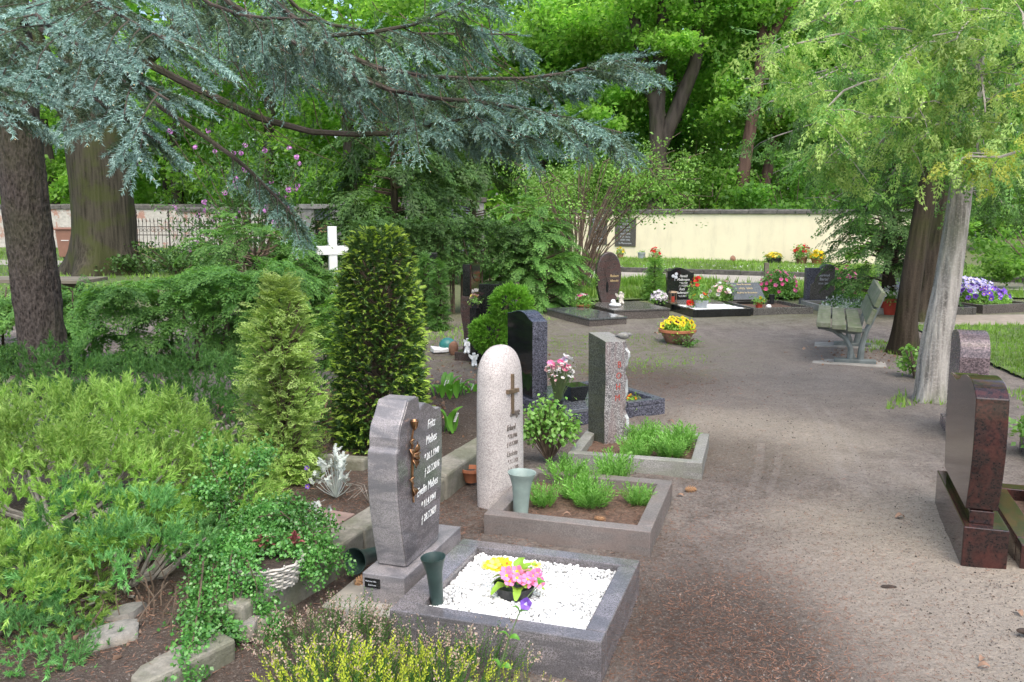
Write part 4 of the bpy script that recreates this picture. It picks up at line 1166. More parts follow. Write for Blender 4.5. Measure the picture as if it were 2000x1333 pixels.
# ---- 5: slim tall column and black block further back
cl = thing('headstone', 'slim tall black and red granite column with carved lettering', 'headstone', (-.565, 9.45, 0), R(-17))
MB().box(-.05, .30, -.06, .40, -.05, .09).build('plinth', M['brown_dark'], cl, bevel=.004)
def curvy(y0, y1, z0, z1, m_):
    prof = [(.02 + .018 * math.sin(u * 6), z0 + (z1 - z0) * u) for u in np.linspace(0, 1, 10)] + [(.24 - .02 * math.sin(u * 5), z0 + (z1 - z0) * u) for u in np.linspace(1, 0, 10)]
    return MB().add([(x, y0, z) for x, z in prof] + [(x, y1, z) for x, z in prof], [tuple(reversed(range(20))), tuple(range(20, 40))] + [(i, (i + 1) % 20, 20 + (i + 1) % 20, 20 + i) for i in range(20)])
lo_ = curvy(0, .32, .093, .70, None).build('lower_stone', M['brown_dark'], cl, bevel=.003)
hi_ = MB().box(.03, .115, 0, .30, .703, 1.045).build('upper_stone', M['black'], cl, bevel=.003)
MB().box(.1155, .128, 0, .30, .703, 1.045).build('front_plate', M['red'], cl, bevel=.002)
MB().prism(curve_pts([(.02, 1.04), (.05, .92), (.15, .85), (.29, .86)]) + [(.29, 1.04)], .1285, .133).build('carved_panel', M['black'], cl)
link('inscription', text_mesh('Axel Riebau', .060, M['letter_white'], (.1295, .01, .735), shear=.2, ex=.001, width=.75), cl)
bk = thing('headstone', 'plain black polished block headstone behind the green globe tree', 'headstone', (-.385, 9.3, 0), R(-17))
MB().box(.03, .36, .0, .42, 0, .845).build('stone', M['black'], bk, bevel=.003)
link('inscription', text_mesh('LF', .085, M['letter_white'], (.3615, .08, .72), ex=.001), bk)
MB().box(0, .42, -.03, .45, -.05, .0).build('plinth', M['black'], bk)
flower_pot('rose_pot', 'pale yellow roses tucked between column and black block', (-.40, 9.18, .60), (.03, .04, .06, .0), 'black_plastic', (.05, .05, 14, .05), [(.03, .05, .06, 10, .05, ['p_pale_yellow', 'p_yellow', 'p_rose', 'p_pink'])])
MB().box(-.035, .035, -.035, .035, -.6, -.001).build('stand', M['black'], bpy.data.objects['rose_pot'])

gl = thing('globe_conifer', 'bright green two ball dwarf conifer in a black pot', 'conifer', (-.16, 8.65, 0))
MB().lathe(pot_profile(.10, .13, .24), 20).build('pot', M['black_plastic'], gl, True)
MB().tube([(0, 0, .2), (.02, 0, .45), (.14, .02, .75)], [.02, .016, .01], 7).build('trunk', M['twig'], gl, True)
TG = [t_tuft(16, .9, (.4, .7), .16, 60 + i) for i in range(3)]
def ball(name, parent, c, r, n, size, mat, T, squash=1.0, bumps=.12):
    d = rand_dirs(n)
    rr = rng.uniform(.55, 1, (n, 1)) ** .4 * (1 + bumps * vnoise(d[:, 0] * 3 + c[0], d[:, 1] * 3, d[:, 2] * 3)[:, None])
    P = d * rr * (r, r, r * squash) + c; ps = []
    for i, t_ in enumerate(T):
        q = P[i::len(T)]; dd = norm(d[i::len(T)] + rng.normal(size=(len(q), 3)) * .35 + (0, 0, .25))
        ps.append(scatter(t_, frames(dd, rand_dirs(len(q))), q, size * rng.uniform(.7, 1.3, len(q))))
    V, F, Mi = join(ps)
    return link(name, mesh_arrays(name, V, F, mat, Mi), parent)
ball('crown', gl, (-.07, 0, .39), .175, 900, .05, M['globe'], TG, .95)
ball('crown', gl, (.155, .03, .69), .195, 1000, .05, M['globe'], TG, .9)
# ornaments around them
def lump(name, label, loc, r, mat, cat='ornament', seed=0, amp=.15):
    m_ = MB().sphere((0, 0, r[2] * .9), r, 14, 10)
    m_.move(lambda x, y, z: tuple(np.array((x, y, z)) * (1 + amp * float(vnoise(x / r[0] * 1.5 + seed, y / r[1] * 1.5, z / r[2] * 1.5)))))
    o = m_.build(name, mat, None, True); o.location = loc
    return tag(o, label, cat)
lump('glazed_ball', 'teal glazed garden ball beside the slim column', (-.745, 9.95, 0), (.10, .10, .09), M['teal'], amp=.02)
lump('round_pebble', 'smooth tan pebble at the foot of the slim column', (-.455, 9.36, .09), (.06, .05, .03), M['terracotta_old'], 'stone', 3)
bo = thing('stone_book', 'open white stone book lying near the teal ball', 'ornament', (-.83, 9.86, .02), R(20))
for s in (-1, 1): MB().add([(0, -.07, .03), (s * .09, -.07, .045), (s * .09, .07, .065), (0, .07, .05), (0, -.07, .0), (s * .09, -.07, .0), (s * .09, .07, .0), (0, .07, .0)], [(0, 1, 2, 3), (4, 5, 6, 7), (0, 1, 5, 4), (1, 2, 6, 5), (2, 3, 7, 6), (3, 0, 4, 7)]).build('page', M['porcelain'], bo, bevel=.006)
def angel(name, label, loc, rz, h, mat, wings=True):
    """small seated cherub: one continuous body, wings as its own part"""
    t = thing(name, label, 'figurine', loc, rz)
    sk = bpy.data.meshes.new('body')
    vs = [(0, 0, .22), (0, 0, .45), (0, 0, .62), (0, -.01, .70), (0, -.02, .86), (.16, -.08, .50), (.10, -.20, .42), (-.16, -.08, .50), (-.10, -.20, .42), (.10, -.14, .12), (.10, -.30, .06), (-.10, -.14, .12), (-.10, -.30, .06)]
    es = [(0, 1), (1, 2), (2, 3), (3, 4), (2, 5), (5, 6), (2, 7), (7, 8), (0, 9), (9, 10), (0, 11), (11, 12)]
    sk.from_pydata([tuple(c * h for c in v) for v in vs], es, [])
    o = link('body', sk, t); sk.materials.append(mat)
    o.modifiers.new('skin', 'SKIN'); ss = o.modifiers.new('sub', 'SUBSURF'); ss.levels = 1; ss.render_levels = 2
    rad = [.17, .15, .12, .08, .17, .06, .05, .06, .05, .09, .06, .09, .06]
    for v, r_ in zip(sk.skin_vertices[0].data, rad): v.radius = (r_ * h, r_ * h)
    sk.skin_vertices[0].data[0].use_root = True
    if wings:
        for s in (-1, 1):
            MB().add([(s * .03, .08, .50), (s * .12, .12, .66), (s * .30, .16, .74), (s * .32, .16, .62), (s * .20, .13, .44), (s * .03, .12, .50), (s * .12, .16, .66), (s * .30, .20, .74), (s * .32, .20, .62), (s * .20, .17, .44)], [(0, 1, 2, 3, 4), (9, 8, 7, 6, 5), (0, 5, 6, 1), (1, 6, 7, 2), (2, 7, 8, 3), (3, 8, 9, 4), (4, 9, 5, 0)]).move(lambda x, y, z: (x * h, y * h, z * h)).build('wing', mat, t)
    return t
angel('angel_figurine', 'white angel figurine leaning on the slim column', (-.475, 9.30, .09), R(-15), .20, M['porcelain'])
angel('angel_figurine', 'smaller white angel figurine half under the globe conifer', (-.40, 9.02, .0), R(10), .17, M['porcelain'])
lump('half_buried_pot', 'brown clay pot shard beside the teal ball', (-.66, 9.72, 0), (.06, .05, .09), M['terracotta_old'], 'pot', 2)
flower_pot('pink_peony', 'white pink blossom standing right of the black wavy headstone', (.46, 7.2, 0), None, None, (.05, .30, 18, .07), [(.33, .05, .07, 8, .07, ['p_white', 'p_rose', 'p_lilac', 'p_pink'])], 'flower')

# ================================================================== far row
AF = R(-78)
def slab(name, label, loc, rz, L, W, h, mtop, mside, lip=.02):
    t = thing(name, label, 'grave slab', loc, rz)
    MB().box(0, L, 0, W, -.05, h - .03).build('base', mside, t, bevel=.004)
    MB().box(-lip * .5, L + lip * .5, -lip * .5, W + lip * .5, h - .027, h).build('slab', mtop, t, bevel=.004)
    return t
slab('grave_slab', 'bare grey green slab at the left end of the far row', (.55, 13.55, 0), R(-68), 1.45, .60, .12, M['green_slab'], M['slab_side'])
slab('grave_slab', 'raised dark grave slab in front of the leaf shaped stone', (1.20, 14.1, 0), R(-73), 1.15, .92, .15, M['slab_grey'], M['slab_side'])
ov = thing('headstone', 'leaf shaped brown polished stone with a slit and gold lettering', 'headstone', (1.36, 14.25, 0), R(-80))
no = 40
outl = []
for i in range(no):
    u = 2 * math.pi * i / no
    z = .47 - .50 * math.cos(u) ; y = .20 + .20 * math.sin(u) * (1 - .12 * math.cos(u)) - .02 * math.sin(2 * u)
    outl.append((y, max(z, .02)))
slit = [(.17 + .022 * math.sin(2 * math.pi * i / 16), .40 - .09 * math.cos(2 * math.pi * i / 16)) for i in range(16)]
MB().prism(outl, 0, .13).build('stone', M['brown_dark'], ov, bevel=.02, seg=3)
MB().prism(slit, .1303, .1345).build('slit', M['black'], ov)
for k in range(2): MB().prism([(.20 + .012 * k, .96 - .04 * k), (.11 + .03 * k, .72), (.16, .50), (.175, .50), (.13 + .03 * k, .72), (.215 + .012 * k, .95 - .04 * k)], .1305, .140 - .003 * k).build('carved_rib', M['brown_dark'], ov, bevel=.003)
for i, s in enumerate(('Robert', 'Albrecht')): link('inscription', text_mesh(s, .062 - .012 * i, M['letter_gold'], (.1310, .215, .56 - .075 * i), ex=.001, shear=.2, width=.8), ov)
angel('angel_figurine', 'weathered cherub with wings on the raised dark slab', (1.735, 13.85, .15), R(15), .24, M['angel'])
sl = lump('sleeping_lamb', 'white porcelain lying lamb on the raised dark slab', (1.60, 13.45, .15), (.10, .06, .035), M['porcelain'], 'figurine', 4)
MB().sphere((-.03, 0, .085), (.04, .035, .035), 10, 7).build('head', M['porcelain'], sl, True)
flower_pot('flower_pot', 'terracotta pot of pink and white flowers left of the leaf shaped stone', (1.13, 13.75, .0), (.075, .10, .16, .012), 'terracotta', (.14, .12, 60, .09), [(.05, .13, .12, 12, .08, ['p_magenta', 'p_yellow', 'p_white', 'p_pale_yellow', 'p_white', 'p_yellow'])])
# black headstone with clover
hb = thing('headstone', 'black headstone with wavy top, white clover leaf and script', 'headstone', (2.66, 15.05, 0), R(-86))
wv = [(0, .06), (.46, .06), (.465, .585)] + curve_pts([(.465, .585), (.40, .59), (.32, .63), (.22, .665), (.12, .65), (.06, .615), (0, .61)])[1:]
MB().prism(wv, 0, .11).build('stone', M['black'], hb, bevel=.004)
MB().box(-.03, .16, -.03, .50, -.05, .06).build('plinth', M['black'], hb, bevel=.003)
for s, y, z, sz in (('Harald', .28, .50, .062), ('Mademann', .28, .44, .062), ('* 9.8.1939', .28, .385, .042), ('† 1.12.2007', .28, .34, .042), ('Ruth', .26, .275, .062), ('Mademann', .26, .215, .062), ('* 4.3.1941', .26, .16, .042)):
    link('inscription', text_mesh(s, sz, M['letter_white'], (.111, y, z), shear=.25, ex=.001, align='CENTER', width=.8), hb)
cm = MB()
for (y, z) in ((.10, .52), (.15, .50), (.155, .555)): cm.sphere((.112, y, z), (.004, .030, .028), 10, 6)
cm.build('clover', M['letter_grey'], hb, True)
MB().tube([(.112, .125, .51), (.112, .13, .44)], .004, 5).build('clover_stalk', M['letter_grey'], hb)
fh = grave_frame('grave_plot', 'black granite border with white pebbles below the clover headstone', (2.50, 14.75, 0), AF, 1.42, .98, .11, .07, M['black'], M['white_paint'], .105)
MB().box(.10, .62, .09, .89, .106, .135).build('cover_slab', M['slab_grey'], fh, bevel=.004)
lt = thing('grave_lantern', 'brass grave lantern with red candle', 'lantern', (2.62, 14.15, .135), R(-80))
for (x, y) in ((-.045, -.045), (.045, -.045), (.045, .045), (-.045, .045)): MB().box(x - .006, x + .006, y - .006, y + .006, .02, .17).build('corner_post', M['bronze_dull'], lt)
MB().box(-.055, .055, -.055, .055, 0, .018).build('base', M['bronze_dull'], lt)
MB().add([(-.06, -.06, .172), (.06, -.06, .172), (.06, .06, .172), (-.06, .06, .172), (-.04, -.04, .20), (.04, -.04, .20), (.04, .04, .20), (-.04, .04, .20)], [(0, 3, 2, 1), (0, 1, 5, 4), (1, 2, 6, 5), (2, 3, 7, 6), (3, 0, 4, 7), (4, 5, 6, 7)]).build('roof', M['bronze_dull'], lt)
MB().lathe([(.001, .02), (.034, .02), (.034, .11), (.001, .115)], 14).build('candle', M['red_pot'], lt, True)
flower_pot('flower_bowl', 'grey bowl with red, yellow and white flowers on the white pebbles', (3.00, 13.75, .108), (.08, .12, .12, .0), 'grey_pot', (.13, .10, 50, .08), [(.02, .13, .10, 10, .075, ['p_yellow', 'p_dark', 'p_red', 'p_crimson', 'p_white', 'p_yellow'])])
flower_pot('geranium', 'red geranium with green leaves in front of the clover headstone', (3.05, 14.35, .135), (.06, .08, .10, .0), 'terracotta_old', (.13, .24, 70, .09), [(.12, .10, .22, 9, .07, ['p_red', 'p_crimson', 'p_red', 'p_crimson'])])
flower_pot('rose_bouquet', 'big red rose bloom beside the grey bowl', (2.86, 13.80, .108), None, None, (.05, .08, 12, .06), [(.04, .06, .06, 10, .09, ['p_red', 'p_crimson'])], 'flower')
flower_pot('lilac_mum', 'round pot of pale lilac chrysanthemums left of the lantern', (2.43, 14.35, .0), (.07, .09, .16, .0), 'black_plastic', (.13, .10, 50, .08), [(.02, .14, .16, 90, .05, ['p_lilac', 'p_white', 'p_white', 'p_lilac'])])
flower_pot('white_flower_pot', 'pale pink and white flowers between clover stone and slanted plate', (3.62, 14.9, 0), (.07, .09, .12, .0), 'terracotta_old', (.20, .28, 90, .10), [(.08, .22, .26, 26, .085, ['p_rose', 'p_white', 'p_white', 'p_pale_yellow'])])
# slanted plate
sp = thing('headstone', 'slanted polished stone plate with faded gold lettering', 'headstone', (3.72, 15.1, 0), R(-84))
pp = [(.0, .10), (.02, .38), (.06, .40), (.40, .14), (.36, .10)]
MB().add([(x, 0, z) for x, z in pp] + [(x, .56, z) for x, z in pp], [(4, 3, 2, 1, 0), (5, 6, 7, 8, 9)] + [(i, (i + 1) % 5, 5 + (i + 1) % 5, 5 + i) for i in range(5)]).build('plate', M['green_slab'], sp, bevel=.004)
for i, s in enumerate(('Ilse Kramer', '1922  2003', 'Ruhe in Frieden')):
    me = text_mesh(s, .055, M['letter_gold'], (0, 0, 0), align='CENTER', ex=.001)
    o = link('inscription', me, sp); o.location = (.115 + .085 * i, .28, .362 - .065 * i); o.rotation_euler = (0, R(-53), 0)
MB().box(0, .38, .02, .54, -.05, .10).build('plinth', M['black'], sp)
grave_frame('grave_plot', 'dark stone grave border below the slanted plate', (3.60, 14.75, 0), R(-80), 1.15, 1.02, .11, .06, M['slab_grey'], M['bed'], .055)
flower_pot('red_pot_plant', 'small red pot with yellow green plant in the dark border', (4.02, 14.1, .05), (.05, .06, .11, .005), 'red_pot', (.09, .10, 26, .08), [(.03, .08, .09, 4, .05, ['p_yellow', 'p_orange'])])
lump('white_stone', 'white pebble beside the small red pot', (4.16, 14.05, .06), (.05, .04, .035), M['porcelain'], 'stone', 5)
cone_vase('grave_vase', 'small black grave vase right of the slanted plate', (4.42, 14.75, 0), .22, .03, .055, M['black_plastic'])
# grey headstone with round shoulder
hg = thing('headstone', 'dark grey headstone with stepped round shoulder and pale lettering', 'headstone', (5.12, 15.25, 0), R(-88))
so_ = [(0, .10), (.50, .10), (.50, .66)] + curve_pts([(.50, .66), (.44, .70), (.36, .71), (.29, .69), (.24, .63)])[1:] + [(.235, .645), (0, .645)]
MB().prism(so_, 0, .11).build('stone', M['blue_dark'], hg, bevel=.004)
ar = [(.07, .10), (.49, .10), (.49, .65)] + curve_pts([(.49, .65), (.43, .69), (.36, .70), (.29, .67), (.22, .58), (.15, .50), (.13, .40), (.07, .36)])[1:]
MB().prism(ar, .1105, .125).build('raised_face', M['slab_grey'], hg, bevel=.003)
MB().box(-.05, .17, -.06, .56, -.05, .098).build('plinth', M['blue_dark'], hg, bevel=.003)
for s, z, sz in (('Gertrud', .50, .066), ('Bartel', .43, .072), ('1914 - 2008', .36, .048)):
    link('inscription', text_mesh(s, sz, M['letter_grey'], (.126, .30, z), shear=.15, ex=.001, align='CENTER', width=.9), hg)
grave_frame('grave_plot', 'pale edged border planted with houseleeks left of the bench', (4.98, 14.95, 0), R(-86), 1.30, .95, .10, .06, M['frame3'], M['bed'], .055)
hl = thing('houseleek_bed', 'low carpet of grey green and white rosettes beyond the bench seat', 'plants', (5.46, 14.15, .055))
leaf_mass('foliage', hl, (0, 0, .02), .36, .10, 130, .10, M['silver'], [t_leaves(10, .5, .22, 80)])
leaf_mass('foliage', hl, (0, 0, .02), .36, .08, 130, .10, M['hedge'], [t_leaves(10, .5, .22, 81)])
# azaleas beside it
def azalea(label, loc, r, h, n=40):
    t = thing('azalea', label, 'shrub', loc)
    MB().tube([(0, 0, 0), (.03, .02, h * .5)], [.02, .01], 6).build('stem', M['twig'], t)
    leaf_mass('foliage', t, (0, 0, h * .15), r, h * .82, 320, .10, M['hedge'])
    blossoms(t, (0, 0, h * .25), r * 1.02, h * .76, n, .075, [M['p_magenta'], M['p_pink'], M['p_pink'], M['p_magenta']], lo=.05)
azalea('azalea with magenta blossom left of the grey round shouldered stone', (4.93, 16.1, 0), .36, .58, 46)
azalea('red flowering azalea right of the grey round shouldered stone', (6.05, 15.9, 0), .40, .62, 34)
flower_pot('white_flower_pot', 'red pot of small white flowers behind the bench back', (6.0, 13.75, 0), (.11, .15, .26, .01), 'red_pot', (.20, .14, 70, .09), [(.04, .21, .18, 60, .05, ['p_white', 'p_pale_yellow', 'p_white', 'p_white'])])
# graves seen between the trunks
h6 = thing('headstone', 'low dark slanted headstone just behind the dark trunks', 'headstone', (6.5, 15.0, 0), R(-86))
MB().add([(0, 0, .1), (.45, 0, .1), (.38, 0, .22), (.05, 0, .48), (0, .6, .1), (.45, .6, .1), (.38, .6, .22), (.05, .6, .48)], [(0, 1, 2, 3), (4, 7, 6, 5), (0, 4, 5, 1), (1, 5, 6, 2), (2, 6, 7, 3), (3, 7, 4, 0)]).build('plate', M['blue_slab'], h6, bevel=.004)
MB().box(-.03, .48, -.03, .63, -.05, .098).build('plinth', M['black'], h6)
grave_frame('grave_plot', 'dark border below the low slanted headstone', (6.4, 14.85, 0), R(-88), 1.2, .9, .12, .06, M['slab_grey'], M['bed'], .06)
grave_frame('grave_plot', 'dark stone border of the purple pansy bed at the right edge', (7.05, 15.0, 0), R(-70), 1.30, 1.10, .14, .07, M['slab_side'], M['bed'], .10)
pb = thing('pansy_bed', 'cushion of purple and lavender pansies at the right edge', 'flowers', (7.80, 14.55, .10))
leaf_mass('foliage', pb, (0, 0, .02), .50, .20, 300, .10, M['privet'])
blossoms(pb, (0, -.02, .08), .50, .22, 110, .085, [M['p_violet'], M['p_yellow'], M['p_violet'], M['p_dark']], lo=.05)
blossoms(pb, (-.06, .18, .16), .44, .24, 120, .085, [M['p_lavender'], M['p_white'], M['p_lavender'], M['p_pale_yellow']], lo=.1)
flower_pot('white_flower_pot', 'dark pot of white flowers left of the purple pansies', (7.05, 14.35, 0), (.08, .11, .18, .0), 'green_plastic', (.16, .16, 60, .09), [(.03, .17, .18, 60, .06, ['p_white', 'p_white', 'p_lavender', 'p_white'])])

# bowl of yellow pansies on the path
pn = thing('pansy_bowl', 'terracotta bowl of yellow pansies with dark eyes on the bare earth', 'flower bowl', (2.055, 10.72, .0))
MB().lathe([(.001, 0), (.13, 0), (.15, .02), (.205, .13), (.222, .135), (.226, .168), (.21, .168), (.195, .14), (.001, .13)], 32).build('bowl', M['terracotta_old'], pn, True)
MB().lathe([(.216, .136), (.232, .138), (.234, .170), (.214, .171)], 32).build('rim', M['terracotta'], pn, True)
leaf_mass('foliage', pn, (0, 0, .15), .19, .14, 170, .075, M['primrose_leaf'])
pans = [blossom_mesh('blossom', [M['p_yellow'], M['p_dark']], 5, 1.0, .12, 1, .20), blossom_mesh('blossom', [M['p_yellow'], M['p_orange']], 5, 1.0, .12)]
P, d = dome_points(34, .20, .15, .15)
for i in range(34):
    put_blossom(pans[0 if i % 4 else 1], pn, tuple(P[i] + (0, 0, .17)), tuple(d[i] * .5 + np.array((0, -.8, .35)) + rng.normal(size=3) * .2), rng.uniform(.072, .088))
lump('yellow_leaf', 'yellow leaf lying at the edge of the raised dark slab', (1.62, 12.45, .005), (.035, .02, .006), M['p_yellow'], 'leaf', 1)

# flowers at the foot of the cream wall
def wp(s, off): x, y = along((2.2, 32.0), ywa, s, off); return (x, y, .03)
flower_pot('yellow_flower_trough', 'dark trough of yellow flowers at the foot of the cream wall', wp(7.5, .6), (.20, .24, .16, .0), 'black_plastic', (.25, .13, 60, .12), [(.02, .27, .16, 90, .08, ['p_yellow', 'p_orange', 'p_pale_yellow', 'p_yellow'])])
flower_pot('red_flower_pot', 'dark red flowers at the foot of the cream wall', wp(8.35, .6), (.14, .18, .22, .0), 'terracotta_old', (.26, .35, 60, .16), [(.05, .26, .38, 36, .10, ['p_crimson', 'p_red', 'p_red', 'p_crimson'])])
flower_pot('yellow_flower_pot', 'brown pot of yellow flowers right of the dark red ones', wp(8.85, .7), (.14, .2, .2, .0), 'terracotta', (.22, .2, 40, .15), [(.02, .24, .22, 60, .10, ['p_yellow', 'p_orange'])])
flower_pot('grey_pot', 'grey planter with red bloom at the wall behind the arching shrub', wp(3.0, .6), (.12, .13, .22, .0), 'grey_pot', (.08, .06, 12, .10), [])
flower_pot('red_flower_pot', 'small red flower at the wall beside the grey planter', wp(3.5, .6), (.1, .12, .15, .0), 'terracotta_old', (.15, .2, 26, .12), [(.04, .16, .25, 14, .11, ['p_red', 'p_crimson'])])
for s_, k_, l_ in ((1.3, 'white', 'white flowers at the wall under the memorial tablets'), (2.2, 'yellow', 'tiny yellow flowers at the wall right of the tablets')):
    flower_pot('wall_flower_pot', l_, wp(s_, .6), (.1, .12, .16, .0), 'terracotta_old', (.14, .16, 26, .12), [(.04, .15, .2, 14, .09, ['p_%s' % k_, 'p_yellow'])])
lump('clay_pot', 'small brown clay pot at the middle of the cream wall', wp(6.15, .5), (.09, .09, .10), M['terracotta_old'], 'pot')
o = MB().box(-.04, .04, -.04, .04, 0, .62).build('wooden_post', M['table_wood'], bevel=.004); o.location = (5.02, 17.2, 0); tag(o, 'short brown wooden post in the grass behind the slanted plate', 'post')

# white cross
wc = thing('white_cross', 'white painted wooden grave cross behind the yew', 'cross', (-2.36, 11.5, 0), R(24))
MB().box(-.055, .055, -.03, .03, -.1, 1.42).build('upright', M['white_paint'], wc, bevel=.004)
MB().box(-.21, .21, -.040, .034, 1.05, 1.165).build('crossbar', M['white_paint'], wc, bevel=.004)
for z in (.25, .30): MB().box(-.12, .12, -.045, -.032, z, z + .04).build('name_board', M['white_paint'], wc)

# ================================================================== bench
be = thing('park_bench', 'mossy wooden bench on grey cast iron legs beside the trunks', 'bench', (3.21, 9.12, 0), R(-20))
for i in range(3): MB().box(.005 + .155 * i, .145 + .155 * i, 0, 1.80, .40 - .018 * i, .455 - .018 * i, .003).build('seat_slat', M['slat'], be, bevel=.008)
def slanted(x0, z0, x1, z1, th, y0, y1):
    dx, dz = x1 - x0, z1 - z0; l = math.hypot(dx, dz); nx_, nz_ = dz / l * th, -dx / l * th
    pr = [(x0, z0), (x1, z1), (x1 + nx_, z1 + nz_), (x0 + nx_, z0 + nz_)]
    return MB().add([(x, y0, z) for x, z in pr] + [(x, y1, z) for x, z in pr], [(3, 2, 1, 0), (4, 5, 6, 7), (0, 1, 5, 4), (1, 2, 6, 5), (2, 3, 7, 6), (3, 0, 4, 7)])
slanted(.485, .46, .545, .62, .05, 0, 1.80).build('back_slat', M['slat'], be, bevel=.008)
slanted(.552, .64, .615, .80, .05, 0, 1.80).build('back_slat', M['slat'], be, bevel=.008)
for y in (.22, 1.50):
    lg = MB().tube([(.36, y, .02), (.36, y, .16), (.30, y, .27), (.18, y, .35), (.02, y, .385)], [.035, .028, .026, .026, .018], 8).build('front_leg', M['cast'], be, True)
    MB().tube([(.46, y, .02), (.47, y, .20), (.505, y, .36), (.55, y, .46), (.66, y, .76)], [.038, .030, .028, .026, .02], 8).build('back_leg', M['cast'], be, True)
    MB().tube([(.02, y, .375), (.2, y, .355), (.40, y, .335), (.52, y, .37)], [.018, .022, .022, .018], 8).build('seat_bearer', M['cast'], be, True)
    MB().tube([(.37, y, .15), (.40, y, .06), (.44, y, .05), (.465, y, .10)], .014, 6).build('brace', M['cast'], be, True)
    MB().box(.20, .62, y - .05, y + .05, .0, .05).build('foot', M['cast'], be, bevel=.01)
MB().box(-.02, .72, .05, .38, -.05, .012).build('foundation', M['concrete'], be, bevel=.01)
MB().box(-.02, .72, 1.35, 1.68, -.05, .012).build('foundation', M['concrete'], be, bevel=.01)

# ================================================================== graves on the right
rs = thing('headstone', 'red and black polished granite headstone with curved top at right edge', 'headstone', (2.045, 3.775, 0), R(-19))
MB().box(0, .185, 0, .92, -.06, .195).build('plinth', M['red'], rs, bevel=.005)
MB().box(.03, .13, .06, .80, .1955, .255).build('neck', M['red'], rs, bevel=.003)
rsp = curve_pts([(.07, .258), (.02, .42), (.0, .58), (.02, .785)]) + curve_pts([(.02, .785), (.10, .825), (.20, .842), (.32, .84), (.44, .815)])[1:] + curve_pts([(.50, .785), (.60, .765), (.70, .770), (.80, .765)]) + curve_pts([(.81, .75), (.84, .55), (.80, .40), (.76, .258)])
MB().prism(rsp, .012, .145).build('stone', M['red'], rs, bevel=.004)
grave_frame('grave_plot', 'red polished granite border right of the red headstone', (2.28, 3.72, 0), R(-19), 1.2, .98, .13, .10, M['red'], M['bed'], .07)
o = MB().box(.0, .66, .0, .40, .0, .075).build('cover_slab', M['red'], None, bevel=.004); o.location = (2.62, 4.12, .072); o.rotation_euler = (0, 0, R(-19)); tag(o, 'red granite cover plate on the right border', 'grave slab')
r2 = thing('headstone', 'smaller red grey granite headstone with rounded top at right', 'headstone', (3.13, 6.0, 0), R(-19))
r2p = [(0, .0), (.0, .60)] + curve_pts([(.0, .60), (.03, .69), (.12, .75), (.25, .765), (.40, .74)])[1:] + [(.45, .70), (.45, 0)]
MB().prism(r2p, 0, .19).build('stone', M['red_grey'], r2, bevel=.004)
MB().box(-.03, .22, -.04, .50, -.05, .09).build('plinth', M['red_grey'], r2, bevel=.004)
grave_frame('grave_plot', 'brown granite border with pebbles and plants at right edge', (3.22, 5.05, 0), R(-19), 1.1, .80, .12, .08, M['slab_side'], M['bed'], .07)
for i in range(6): lump('round_pebble', ('first', 'second', 'third', 'fourth', 'fifth', 'sixth')[i] + ' pale pebble from the left on the right edge border', (3.34 + .10 * i, 5.03 - .035 * i + rnd.uniform(-.02, .02), .125), (.05 + .01 * (i % 2), .04, .035), M['rock'] if i % 2 else M['porcelain'], 'stone', i)['group'] = 'pebbles on the right edge border'
ms = lump('marker_stone', 'pale rounded field stone right of the pale trunk', (4.28, 8.55, 0), (.09, .07, .19), M['rock'], 'stone', 8)
# ================================================================== trees and shrubs
def trunk_mesh(name, pts, rad, mat, parent, seg=28, sub=10, amp=.06, fs=(3, 1.2), flare=0, lobes=5, seed=0, fl=.7):
    """tapered trunk with furrowed, uneven surface"""
    pts = np.array(pts, float); rad = np.array(rad, float)
    k = np.linspace(0, len(pts) - 1, (len(pts) - 1) * sub + 1)
    i0 = np.minimum(k.astype(int), len(pts) - 2); f = (k - i0)[:, None]
    pm = np.vstack([2 * pts[0] - pts[1], pts, 2 * pts[-1] - pts[-2]])
    a, b, c, d = pm[i0], pm[i0 + 1], pm[i0 + 2], pm[i0 + 3]
    C = .5 * (2 * b + (c - a) * f + (2 * a - 5 * b + 4 * c - d) * f ** 2 + (3 * b - a - 3 * c + d) * f ** 3)
    rr = rad[i0] * (1 - f[:, 0]) + rad[i0 + 1] * f[:, 0]
    T = norm(np.gradient(C, axis=0))
    Am = frames(T, np.array((1.0, .01, 0)))
    th = np.linspace(0, 2 * np.pi, seg, endpoint=False)
    h = np.concatenate([[0], np.cumsum(np.linalg.norm(np.diff(C, axis=0), axis=1))])
    TH_, H_ = np.meshgrid(th, h)
    n1 = vnoise(np.cos(TH_) * fs[0] + seed, np.sin(TH_) * fs[0], H_ * fs[1])
    n2 = vnoise(np.cos(TH_) * fs[0] * 3 + seed, np.sin(TH_) * fs[0] * 3, H_ * fs[1] * 2.5)
    RR = rr[:, None] * (1 + amp * n1 + amp * .6 * n2)
    if flare:
        z = np.clip(1 - H_ / flare, 0, 1) ** 2.5
        RR *= 1 + z * fl * (.5 + .5 * np.sin(TH_ * lobes + seed + .8 * np.sin(2 * TH_)))
    V = C[:, None, :] + RR[..., None] * (np.cos(TH_)[..., None] * Am[:, None, :, 1] + np.sin(TH_)[..., None] * Am[:, None, :, 2])
    n, m = V.shape[:2]; ii = np.arange(n * m).reshape(n, m); jj = np.roll(ii, -1, 1)
    F = np.stack([ii[:-1], jj[:-1], jj[1:], ii[1:]], -1).reshape(-1, 4)
    return link(name, mesh_arrays(name, V.reshape(-1, 3), F, mat, smooth=True), parent)

def branch_tubes(name, paths, r0, r1, mat, parent, n=5):
    m_ = MB()
    for p in paths:
        k = len(p); m_.tube(p, [r0 + (r1 - r0) * i / max(1, k - 1) for i in range(k)], n, cap=False)
    o = m_.build(name, mat, parent, True); o['kind'] = 'stuff'; return o

